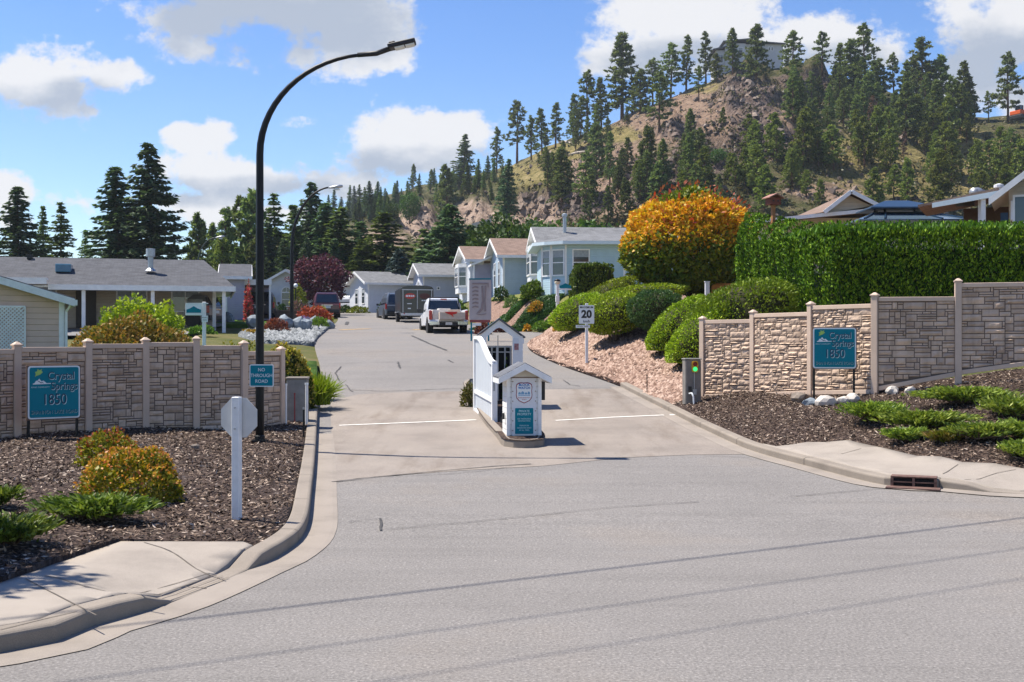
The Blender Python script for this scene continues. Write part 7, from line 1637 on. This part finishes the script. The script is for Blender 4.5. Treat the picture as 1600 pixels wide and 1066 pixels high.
def pine(seed, H, R, bare, nb, ncl=3, nn=16, shape=1.0, L=.85, W=.20, rag=.35):
    rng = np.random.default_rng(seed); rg = random.Random(seed); mb = MB(); lean = rg.uniform(-.3, .3); mb.tube([(0, 0, -.8), (lean * .3, 0, H * .45), (lean * .2, .1, H * .8), (0, 0, H * .97)], [H * .017 + .04, H * .012, H * .007, .02], 7)
    CC, TT = [], []
    for b in range(nb):
        t = (b + rg.random()) / nb; z = bare + (H - bare) * t; prof = (math.sin(math.pi * min(1, .22 + .78 * t)) ** .8 * .75 + .25 * (1 - t)) if shape > .5 else (1 - t) ** .7
        az = rg.uniform(0, 6.283); ln = R * prof * rg.uniform(1 - rag * 1.5, 1 + rag * .6) + .25; rise = rg.uniform(-.12, .28)
        if ln > .9: mb.tube([(0, 0, z), (math.cos(az) * ln * .5, math.sin(az) * ln * .5, z + rise * ln * .35), (math.cos(az) * ln * .9, math.sin(az) * ln * .9, z + rise * ln * .9)], [.05, .03, .012], 4, False)
        for c in range(ncl):
            s = lerp(.42, 1.0, (c + rg.random() * .8) / ncl); c0 = np.array([math.cos(az) * ln * s, math.sin(az) * ln * s, z + rise * ln * s]) + rng.normal(0, .16, 3); D = nrm(rng.normal(size=(nn, 3)) + [math.cos(az) * .5, math.sin(az) * .5, .45])
            CC.append(c0 + D * rng.uniform(.12, .5, (nn, 1)) * [1, 1, .75]); TT.append(D)
    C, T_ = np.concatenate(CC), np.concatenate(TT); return leaves(rng, C, L, W * 1.6, T_, .35), mb
def broad(seed, H, R, n=4200, leaf=.42):
    rng = np.random.default_rng(seed); D = nrm(rng.normal(size=(n, 3))); r = (1 + .34 * lumpv(D, 2.2, seed) + .22 * lumpv(D, 5, seed + 1)) * (1 - np.abs(rng.normal(0, .22, n))); Q = D * r[:, None] * [R, R, H * .42] + [0, 0, H * .56]
    mb = MB(); mb.tube([(0, 0, -.6), (0, 0, H * .4), (.1, 0, H * .7)], [.22, .15, .05], 7)
    for k in range(6): a = k * 1.1; mb.tube([(0, 0, H * .3), (math.cos(a) * R * .6, math.sin(a) * R * .6, H * .62)], [.09, .03], 5)
    return leaves(rng, Q, leaf, leaf * .6, D + [0, 0, .3], 1.3, D, 1.0), mb
KIN = {}
def kind(key, gen, H, mat):
    V, mb = gen; c = np_quads('crown', V, mat); t = mb.build('trunk', BARK_P if key.startswith('pine') else BARK); KIN[key] = (H, c.data, t.data); bpy.data.objects.remove(c); bpy.data.objects.remove(t)
BARK_P = M('pine_bark', (.11, .065, .045), .95, .4, 5, .4, 12, spec=.05)
SPR = foliage('spruce_needles', [(.04, .078, .04), (.085, .155, .072), (.155, .235, .11)], .36, .55, .3); SPRB = foliage('blue_spruce_needles', [(.03, .055, .055), (.06, .10, .10), (.10, .15, .14)], .15, .55, .2)
FIR = foliage('fir_needles', [(.05, .095, .025), (.12, .195, .048), (.21, .29, .075)], .38, .55, .32); PIN = foliage('pine_needles', [(.052, .085, .032), (.135, .185, .06), (.24, .285, .095)], .4, .55, .32)
PINL = foliage('sunny_pine_needles', [(.06, .095, .02), (.155, .20, .042), (.27, .30, .07)], .36, .55, .3); DEAD = foliage('dead_needles', [(.10, .055, .04), (.17, .10, .07), (.22, .15, .10)], .1, .7, .2)
BRD = foliage('broad_leaf_green', [(.025, .06, .010), (.055, .115, .018), (.10, .17, .03)], .3, .5, .25)
kind('spruce_a', conifer(1, 20, 4.9, 44, 9, .42, .5, 5), 20, SPR); kind('spruce_b', conifer(2, 20, 4.3, 46, 8, .38, .4, 5, .24), 20, SPR); kind('fir_a', conifer(3, 18, 3.2, 38, 8, .26, .8, 5, .3), 18, FIR); kind('fir_b', conifer(4, 18, 3.9, 34, 8, .2, 1.2, 5, .36), 18, FIR)
kind('blue_spruce', conifer(6, 12, 4.2, 30, 10, .10, .2, 5, .12), 12, SPRB)
kind('spruce_c', conifer(7, 12, 5.2, 30, 11, .16, .15, 5, .16), 12, SPR); kind('pine_a', pine(11, 18, 4.0, 4.0, 88, 3, 16), 18, PIN); kind('pine_b', pine(12, 18, 3.8, 2.2, 104, 3, 16, 0), 18, PIN); kind('pine_c', pine(13, 18, 3.4, 6.0, 60, 3, 14, 1, rag=.5), 18, PIN); kind('pine_d', pine(14, 14, 3.8, 1.2, 104, 3, 16, 0), 14, PINL); kind('pine_e', pine(15, 16, 3.9, 2.6, 88, 3, 16, 1), 16, PINL); kind('pine_f', pine(17, 18, 3.4, 3.0, 76, 3, 14, 0, rag=.5), 18, PIN)
kind('pine_g', pine(18, 15, 4.2, .8, 120, 3, 16, 0, rag=.3), 15, PIN)
kind('dead_pine', pine(16, 14, 2.4, 2.5, 46, 2, 8, 0, rag=.5), 14, DEAD); kind('broad_a', broad(21, 8, 3.4), 8, BRD); kind('broad_b', broad(22, 6, 3.0, 3400, .36), 6, BRD)
RGT = random.Random(99)
def tree(key, loc, H, label, group, wide=1.0):
    h0, cm, tm = KIN[key]; s = H / h0; nm = 'spruce_tree' if 'spruce' in key else 'fir_tree' if 'fir' in key else 'pine_tree' if 'pine' in key else 'leafy_tree'
    o = thing(nm, label, {'spruce_tree': 'spruce', 'fir_tree': 'fir', 'pine_tree': 'pine', 'leafy_tree': 'tree'}[nm], loc, RGT.uniform(0, 6.28), group); o.scale = (s * wide, s * wide, s); o.rotation_euler = (RGT.gauss(0, .028), RGT.gauss(0, .028), o.rotation_euler[2])
    for n_, me in (('trunk', tm), ('crown', cm)): c = link(bpy.data.objects.new(n_, me)); c.parent = o
    return o
def flat_tree(key, x, top, d, label, group=None, wide=1.0):
    c = P(x, 480, d); z = min(T(c.x, min(c.y, 125)), 7) - .1; return tree(key, (c.x, c.y, z), CAMH + (533 - top) * d / FPX - z, label, group, wide)
GL_ = 'conifers behind the left houses'
for x, top, d, k, w, lb in ((28, 289, 112, 'spruce_b', 1.35, 'dark spruce at the left picture edge behind the grey roof'), (68, 320, 118, 'fir_a', .75, 'slender thin fir right of the left-most spruce'), (95, 314, 114, 'fir_b', .95, 'ragged fir between the slender one and a small one'), (131, 357, 112, 'fir_a', .8, 'short thin fir beside the pair of big spruces'),
        (-40, 300, 115, 'spruce_a', 1, 'spruce partly cut off by the left picture edge'), (189, 258, 104, 'spruce_b', 1.4, 'shorter one of the two big dark spruces above the carport house'), (245, 223, 104, 'spruce_a', 1.22, 'tallest of the dark spruces, above the carport house roof'), (168, 372, 109, 'fir_b', 1, 'small fir half hidden left of the two big spruces'),
        (306, 338, 128, 'pine_g', .8, 'yellowish bushy pine just right of the tallest spruce'), (330, 352, 132, 'pine_b', .9, 'second bushy pine above the distant lamp'), (352, 328, 126, 'pine_b', .9, 'pine rising over the distant street lamp head'), (374, 310, 130, 'pine_a', .9, 'open-topped pine left of the near lamp pole'), (396, 300, 128, 'pine_g', .95, 'dense tall pine right behind the near lamp pole'),
        (372, 385, 118, 'fir_a', 1.2, 'small bright cone fir at the right end of the grey roofs'), (432, 300, 132, 'fir_b', 1.0, 'sparse-topped fir just right of the near lamp pole'), (418, 345, 126, 'spruce_b', 1.1, 'dark spruce between the two lamp poles, lower one'), (462, 318, 128, 'fir_a', 1.2, 'fir directly behind the second lamp pole'), (486, 284, 135, 'spruce_a', 1.15, 'tall dark spruce inside the curve of the second lamp'),
        (512, 315, 130, 'spruce_b', 1.5, 'broad dark spruce behind the purple tree, left one'), (535, 322, 128, 'fir_b', 1.7, 'bright green fir behind the purple tree, right one'), (448, 372, 122, 'spruce_b', 1.2, 'low dark spruce above the arched window house'), (400, 372, 122, 'pine_g', 1.0, 'low bushy pine at the foot of the tall ones by the lamp pole'), (480, 372, 124, 'spruce_a', 1.0, 'dark spruce low behind the purple tree'), (560, 345, 134, 'spruce_b', 1.7, 'dark spruce right of the bright fir, at the hill foot'),
        (346, 372, 122, 'pine_d', 1.0, 'sunlit low pine behind the distant lamp pole'), (300, 388, 122, 'pine_g', 1.0, 'low dark pine next to the foot of the tallest spruce'), (270, 395, 120, 'fir_b', 1.1, 'low fir under the right side of the tallest spruce'), (525, 372, 126, 'spruce_b', 1.2, 'low spruce filling behind the purple tree crown'), (578, 390, 124, 'spruce_b', 1.2, 'low spruce above the end house chimney side'),
        (603, 330, 122, 'fir_b', 2.0, 'wide sunlit fir above the end house'), (700, 318, 112, 'spruce_c', 1.1, 'big blue green spruce above the grey blue house'), (738, 350, 113, 'spruce_c', 1.05, 'shorter spruce leaning on the big blue green one'), (628, 388, 113, 'blue_spruce', 1.1, 'small pale blue spruce behind the end house roof'), (667, 356, 124, 'fir_b', 1.7, 'fir left of the big blue green spruce'), (612, 402, 114, 'blue_spruce', 1.0, 'low pale blue spruce beside the small pale one'),
        (570, 372, 122, 'fir_b', 1.8, 'fir low beside the wide sunlit one'), (655, 388, 117, 'fir_b', 1.9, 'olive fir between the pale blue spruce and the big spruce')):
    flat_tree(k, x, top, d, lb, GL_ if x < 600 else 'conifers behind the street end houses', w)
for x, top, d, k, w, lb in ((790, 334, 100, 'broad_a', 1.2, 'bright leafy tree behind the brown roofed house'), (815, 350, 98, 'broad_b', 1.1, 'leafy tree behind the white gabled house'), (848, 344, 104, 'broad_b', 1.0, 'leafy tree behind the flue of the pale blue house'), (762, 352, 102, 'broad_a', .8, 'leafy tree between the big spruce and the brown roof'), (900, 346, 98, 'broad_b', 1.2, 'leafy shrub tree behind the pale blue roof'), (942, 348, 96, 'broad_b', 1.3, 'dark leafy tree next to the maple'), (640, 300, 190, 'broad_a', .9, 'large leafy tree on the lower hill above the rock cut'), (612, 322, 185, 'broad_b', .9, 'leafy tree left of the large one on the lower hill')):
    if d > 150: p = on_hill(x, 350); tree(k, p, (350 - top) * p[1] / FPX, lb, 'leafy trees at the hill foot', w)
    else: flat_tree(k, x, top, d, lb, 'leafy trees at the hill foot', w)
# notable pines on the hill: photo column, base row, top row, kind
NOT = [(972, 188, 55, 'pine_b', 'tallest slender pine on the hill crest left of the hilltop house'), (1020, 165, 92, 'pine_c', 'short pine on the crest right of the tallest one'), (1048, 150, 64, 'pine_a', 'pine on the crest midway to the hilltop house'), (1072, 142, 57, 'pine_f', 'slim pine on the crest midway to the hilltop house'), (1103, 132, 50, 'pine_f', 'thin pine just left of the hilltop house'),
       (1145, 122, 52, 'pine_b', 'dense pine standing before the left part of the hilltop house'), (1182, 128, 45, 'pine_g', 'dark pine in front of the middle of the hilltop house'), (1237, 135, 50, 'pine_a', 'tall pine at the right end of the hilltop house'), (1285, 132, 60, 'pine_c', 'thin pine on the crest right of the hilltop house'), (1352, 148, 42, 'pine_a', 'highest ragged pine on the right part of the crest'), (1330, 150, 66, 'pine_g', 'dense pine left of the highest ragged one'), (1310, 140, 70, 'pine_b', 'dark pine between the thin one and the dense one on the crest'), (1376, 160, 92, 'pine_b', 'pine right of the highest ragged pine'), (1397, 160, 84, 'pine_c', 'thin small pine on the right crest'), (1440, 175, 58, 'pine_c', 'tall thin pine standing over the right crest'), (1472, 185, 88, 'pine_g', 'broad dark pine at the right end of the crest'), (1508, 190, 98, 'pine_b', 'last dense pine before the gap on the right crest'), (1415, 172, 98, 'pine_f', 'pine between the thin small one and the tall thin one'),
       (1575, 192, 84, 'pine_a', 'lone open pine before the orange digger at the far right'), (1545, 192, 142, 'pine_c', 'small pine left of the orange digger'), (1622, 200, 118, 'pine_f', 'pine at the right picture edge beside the digger'),
       (918, 212, 112, 'pine_c', 'thin pine on the left crest below the tallest'), (940, 205, 122, 'pine_b', 'pine next to the foot of the tallest pine'), (896, 218, 148, 'pine_b', 'pine on the left crest, second below the tallest'), (868, 232, 162, 'pine_f', 'pine on the left crest, third below the tallest'), (847, 240, 170, 'pine_b', 'bushy pine on the descending left crest'), (808, 256, 158, 'pine_c', 'tall bare-trunked pine on the left shoulder of the hill'), (830, 250, 182, 'pine_f', 'pine beside the bare-trunked one on the left shoulder'), (776, 272, 200, 'pine_f', 'small-crowned pine at the lower left shoulder'), (724, 292, 210, 'fir_b', 'lone layered tree standing out on the low left ridge'), (1000, 178, 108, 'pine_g', 'bushy pine right of the tallest on the crest'), (1030, 205, 112, 'pine_a', 'rounded pine on the bare brown slope'), (1092, 160, 104, 'pine_c', 'bare thin pine on the brown slope'), (1120, 130, 84, 'pine_d', 'small green pine at the left foot of the hilltop house'),
       (790, 345, 248, 'spruce_b', 'dark spruce on the slope above the brown roofed house'), (700, 345, 262, 'pine_g', 'tall dark pine above the big blue green spruce'), (878, 330, 236, 'pine_b', 'pine in the middle of the bare slope'), (915, 330, 242, 'pine_a', 'pine just right of the middle of the bare slope'), (852, 262, 230, 'pine_d', 'small round pine on the grassy left slope'), (980, 270, 214, 'pine_b', 'pine on the brown slope over the maple, left one'), (1004, 275, 222, 'pine_f', 'pine on the brown slope over the maple, middle one'), (1075, 300, 212, 'pine_b', 'pine right above the orange maple'), (1030, 330, 256, 'pine_g', 'bushy pine left above the orange maple'), (1100, 310, 236, 'pine_d', 'sunny pine right of the one above the maple'), (920, 360, 275, 'pine_f', 'pine rising behind the pale blue house roof'), (950, 350, 292, 'pine_b', 'dark pine between the pale blue roof and the maple'), (1362, 225, 150, 'dead_pine', 'dead brown pine on the upper right slope'), (1412, 250, 205, 'dead_pine', 'dead brown pine lower on the right slope')]
for x, yb, yt, k, lb in NOT:
    p = on_hill(x, yb); tree(k, (p[0], p[1], p[2] - .2), (yb - yt) * p[1] / FPX, lb, 'single pines on the hill', RGT.uniform(1.0, 1.3))
ZONES = [   # x0, x1, y0, y1, count, heights in photo rows, kinds, label, group
    (1185, 1530, 150, 215, 44, (48, 84), ('pine_g', 'pine_b', 'pine_a', 'pine_g'), 'dark dense pine in the thick wood on the upper right slope', 'pines of the upper right wood'),
    (1150, 1560, 222, 342, 50, (50, 88), ('pine_d', 'pine_e', 'pine_e', 'pine_d', 'pine_a'), 'sunlit yellowish green pine on the dry lower right slope', 'pines of the lower right slope'),
    (1545, 1625, 262, 335, 13, (48, 90), ('pine_e', 'pine_d', 'pine_a'), 'sunlit pine on the far right slope above the cream house', 'pines at the far right'),
    (960, 1150, 280, 345, 12, (45, 75), ('pine_g', 'pine_d', 'pine_b'), 'green pine on the lower slope behind the orange maple', 'pines behind the maple'),
    (830, 960, 205, 240, 7, (36, 60), ('pine_f', 'pine_b'), 'slim pine among others along the left crest', 'pines along the left crest'),
    (560, 800, 275, 322, 32, (22, 46), ('fir_a', 'pine_b', 'fir_a'), 'small distant conifer on the low left ridge', 'far conifers on the left ridge'),
    (480, 640, 320, 350, 22, (26, 55), ('fir_a', 'spruce_b', 'fir_b'), 'distant conifer low on the wooded left hillside', 'conifers low on the left hillside'),
    (850, 1150, 255, 345, 14, (60, 92), ('pine_b', 'pine_g', 'pine_a', 'pine_f'), 'dark green pine on the lower middle slope of the hill', 'pines of the lower middle slope'),
    (840, 1150, 175, 330, 12, (14, 30), ('pine_d', 'broad_b', 'pine_d'), 'small shrubby young tree on the bare brown slope', 'young trees on the bare slope')]
taken = []
for x0, x1, y0, y1, cnt, hs, ks, lb, grp in ZONES:
    k = 0; tr = 0
    while k < cnt and tr < 2000:
        tr += 1; x, y = RGT.uniform(x0, x1), RGT.uniform(y0, y1)
        if y < interp(SIL, x) + 3: continue
        if any(abs(x - a) < 7 + tr * -.003 and abs(y - b) < 9 for a, b in taken): continue
        if inell(PALE, x, y) > -.1 or (1110 < x < 1235 and 120 < y < 215 and inell(ROCK, x, y) > 0): continue
        taken.append((x, y)); p = on_hill(x, y); tree(RGT.choice(ks), (p[0], p[1], p[2] - .2), RGT.uniform(hs[0] * .72, hs[1]) * p[1] / FPX, lb, grp, RGT.uniform(.9, 1.2)); k += 1
# low scrub no one could count
def scrub():
    rng = np.random.default_rng(8); CC = []; rg = random.Random(8)
    for i in range(2200):
        x, y = rg.uniform(520, 1620), rg.uniform(130, 380)
        if y < interp(SIL, x) + 2 or inell(PALE, x, y) > .1: continue
        if rg.random() < .35 and inell(DIRT, x, y) > 0: continue
        p = on_hill(x, y); r = rg.uniform(.35, 1.5); n = int(16 * r); D = nrm(rng.normal(size=(n, 3))); CC.append(np.array(p) + D * [r, r, r * .7] * rng.uniform(.4, 1, (n, 1)) + [0, 0, r * .35])
    C = np.concatenate(CC); o = np_quads('hillside_undergrowth', leaves(rng, C, .62, .36), foliage('scrub_leaf', [(.03, .04, .012), (.07, .08, .022), (.13, .115, .045), (.10, .07, .045)], .2, objvar=0)); o['kind'] = 'stuff'
scrub()
def hill_rocks():
    rng = np.random.default_rng(31); rg = random.Random(31); C = []; R = []
    while len(C) < 2400:
        x, y = rg.uniform(600, 1560), rg.uniform(110, 375)
        if y < interp(SIL, x) + 2: continue
        w = max(inell(ROCK, x, y) * 2, inell(PALE, x, y), inell(DIRT, x, y) * .5, -.9) 
        if rg.random() > .12 + max(0, w): continue
        C.append(on_hill(x, y)); R.append(min(1.1, .14 + rg.expovariate(4.2)))
    C = np.array(C); m = len(C); base = np.array([[1, 0, -.3], [.2, .9, -.3], [-.9, .2, -.3], [-.1, -1, -.3], [.5, .3, .55], [-.4, .4, .7], [-.2, -.5, .5], [.5, -.4, .4]]); F = [(0, 1, 4), (1, 5, 4), (1, 2, 5), (2, 6, 5), (2, 3, 6), (3, 7, 6), (3, 0, 7), (0, 4, 7), (4, 5, 6), (4, 6, 7)]
    B = base[None] * np.array(R)[:, None, None] * rng.uniform(.55, 1.3, (m, 8, 1)); a = rng.uniform(0, 6.28, m); c, s = np.cos(a)[:, None], np.sin(a)[:, None]
    V = np.stack([B[..., 0] * c - B[..., 1] * s, B[..., 0] * s + B[..., 1] * c, B[..., 2]], -1) + C[:, None]
    me = bpy.data.meshes.new('hillside_rocks'); me.from_pydata(V.reshape(-1, 3).tolist(), [], (np.array(F)[None] + 8 * np.arange(m)[:, None, None]).reshape(-1, 3).tolist()); me.materials.append(stonemat('hill_rock', [(.055, .043, .038), (.12, .09, .075), (.20, .15, .12), (.33, .26, .21)])); o = link(bpy.data.objects.new('hillside_rocks', me)); o['kind'] = 'stuff'
hill_rocks()
# hilltop house
def hilltop():
    d = interp(DR, 1175) - 4; S = d / FPX; c = P(1118, 112, d); o = thing('hilltop_house', 'large grey modern house with low flat roofs on top of the hill', 'house', (c.x, c.y, c.z)); X = lambda x: (x - 1118) * S; Z = lambda y: (112 - y) * S
    WG = M('hill_house_wall', (.50, .50, .52), .7, .06, 1); RD = M('hill_house_roof', (.10, .10, .11), .6, .1, 2); DP = 9
    m = MB(); m.box(X(1133), X(1165), 0, DP, -4, Z(68)); m.box(X(1158), X(1226), 2, DP + 2, -4, Z(66.5)); m.box(X(1119), X(1134), .5, DP, -4, Z(78)); m.build('wall', WG, o)
    m = MB(); m.ext([(X(1129), -1, Z(66.5)), (X(1172), -1, Z(63)), (X(1172), -1, Z(61)), (X(1129), -1, Z(65))], (0, DP + 2, 0)); m.ext([(X(1160), 1, Z(62.5)), (X(1229), 1, Z(67.5)), (X(1229), 1, Z(65.8)), (X(1160), 1, Z(60.5))], (0, DP + 2, 0)); m.ext([(X(1113), -.5, Z(79)), (X(1136), -.5, Z(74)), (X(1136), -.5, Z(72)), (X(1113), -.5, Z(77))], (0, DP, 0)); m.build('roof', RD, o)
    f = lambda u, out, z: (u, -out, z)
    for x0, x1, y0, y1 in ((1137, 1142, 74, 90), (1145, 1150, 74, 90), (1153, 1161, 74, 90)): window(o, f, X(x0), Z(y1), (x1 - x0) * S, (y1 - y0) * S, 'plain', .12)
    f2 = lambda u, out, z: (u, 2 - out, z)
    for x0, x1, y0, y1 in ((1203, 1206, 70, 77), (1207.5, 1210.5, 70, 77), (1186, 1192, 71, 80), (1170, 1178, 71, 86)): window(o, f2, X(x0), Z(y1), (x1 - x0) * S, (y1 - y0) * S, 'plain', .12)
    f3 = lambda u, out, z: (u, .5 - out, z); window(o, f3, X(1121.5), Z(98), 9 * S, 14 * S, 'pair', .12)
hilltop()
def digger():
    p = on_hill(1588, 200); p = (p[0], p[1] - 2, p[2] + 1.6); S = p[1] / FPX; o = thing('excavator', 'small orange excavator on the far right ridge behind the lone pine', 'excavator', p, R_(25)); ORG = M('excavator_orange', (.60, .10, .02), .45, .1, 3)
    m = MB(); m.box(-1.6, -.5, -1.9, 1.9, -.2, .8); m.box(.5, 1.6, -1.9, 1.9, -.2, .8); m.build('track', BLACK_P, o, bevel=.15)
    m = MB(); m.box(-1.4, 1.5, -1.4, 1.9, .85, 1.9); m.build('body', ORG, o, bevel=.15)
    m = MB(); m.box(-1.4, -.2, -1.3, .3, 1.9, 3.0); m.build('cab', TINT, o, bevel=.1)
    m = MB(); m.beam((.4, -.8, 1.6), (1.6, -2.8, 3.4), .5, .55); m.beam((1.6, -2.8, 3.4), (2.6, -4.4, 1.4), .4, .45); m.build('arm', ORG, o)
    m = MB(); m.ext([(2.2, -4.6, 1.3), (3.0, -4.9, 1.2), (2.9, -4.6, .3), (2.3, -4.2, .5)], (.4, .5, 0)); m.build('bucket', BLACK_P, o)
digger()
# fallen trunks and a cut-bank barrier
for i, (x0, y0, x1, y1, lb) in enumerate(((874, 223, 896, 228, 'pale fallen trunk lying high on the left slope'), (888, 246, 916, 240, 'pale fallen trunk lying lower on the left slope'))):
    a, b2 = Vector(on_hill(x0, y0)), Vector(on_hill(x1, y1)); o = thing('fallen_trunk', lb, 'log', a, 0, 'fallen trunks on the slope'); m = MB(); m.tube([(0, 0, .35), (b2 - a) * .5 + Vector((0, 0, .6)), (b2 - a) + Vector((0, 0, .35))], [.38, .32, .2], 7); m.build('log', M('bleached_wood', (.42, .36, .30), .9, .2, 2), o)
for i, (x0, y0, x1, y1, lb) in enumerate(((738, 357, 768, 349, 'pale concrete barrier at the hillside road above the leafy trees'), (826, 345, 872, 339, 'pale concrete barrier at the hillside road above the pale blue house'), (548, 380, 588, 374, 'pale barrier at the hillside road left of the rock cut'))):
    a, b2 = Vector(on_hill(x0, y0)), None; b2 = P(x1, y1, a.y); o = thing('road_barrier', lb, 'barrier', a, 0, 'barriers on the hillside road'); m = MB(); m.beam((0, 0, .3), (b2 - a) + Vector((0, 0, .3)), .4, 1.1); m.build('wall', M('barrier_concrete', (.45, .42, .38), .9, .1, 1), o)
# overhead cables crossing above the street (their thin shadows fall on the asphalt)
for i, (off, h, r) in enumerate(((0, 9.6, .019), (-1.3, 9.9, .010), (-2.3, 10.2, .008))):
    nx, ny = Vector((.5, -.866)), Vector((.866, .5)); q = Vector((1.57, 11.48)) + nx * -off * 1 if False else Vector((1.57, 11.48)) - Vector((-.5, .866)) * -off
    q = q - Vector((SUN.x, SUN.y)) * (-h / SUN.z) ; a, b2 = q - ny * 45, q + ny * 60
    lbs = ('thickest overhead cable above the street, out of view but shading the asphalt', 'middle overhead cable above the street, out of view', 'thinnest overhead cable above the street, out of view')
    o = thing('overhead_cable', lbs[i], 'cable', (q.x, q.y, h), 0, 'overhead cables'); m = MB(); m.tube([((a - q).x, (a - q).y, 0), (0, 0, -.05), ((b2 - q).x, (b2 - q).y, 0)], r, 6); m.build('wire', BLACK, o)

# thin summer haze: the far hill fades a little
hz = MB(); hz.box(-900, 900, -60, 700, -3, 130); ho = hz.build('haze', None or M('white_paint', (.78, .78, .77)))
t = NT('haze_air'); t.n.remove(t.b); v_ = t.new('ShaderNodeVolumePrincipled'); v_.inputs['Color'].default_value = (.80, .90, 1, 1); v_.inputs['Density'].default_value = .00016; v_.inputs['Anisotropy'].default_value = .3
t.l.new(v_.outputs[0], t.out.inputs['Volume']); ho.data.materials.clear(); ho.data.materials.append(t.m); ho['kind'] = 'stuff'
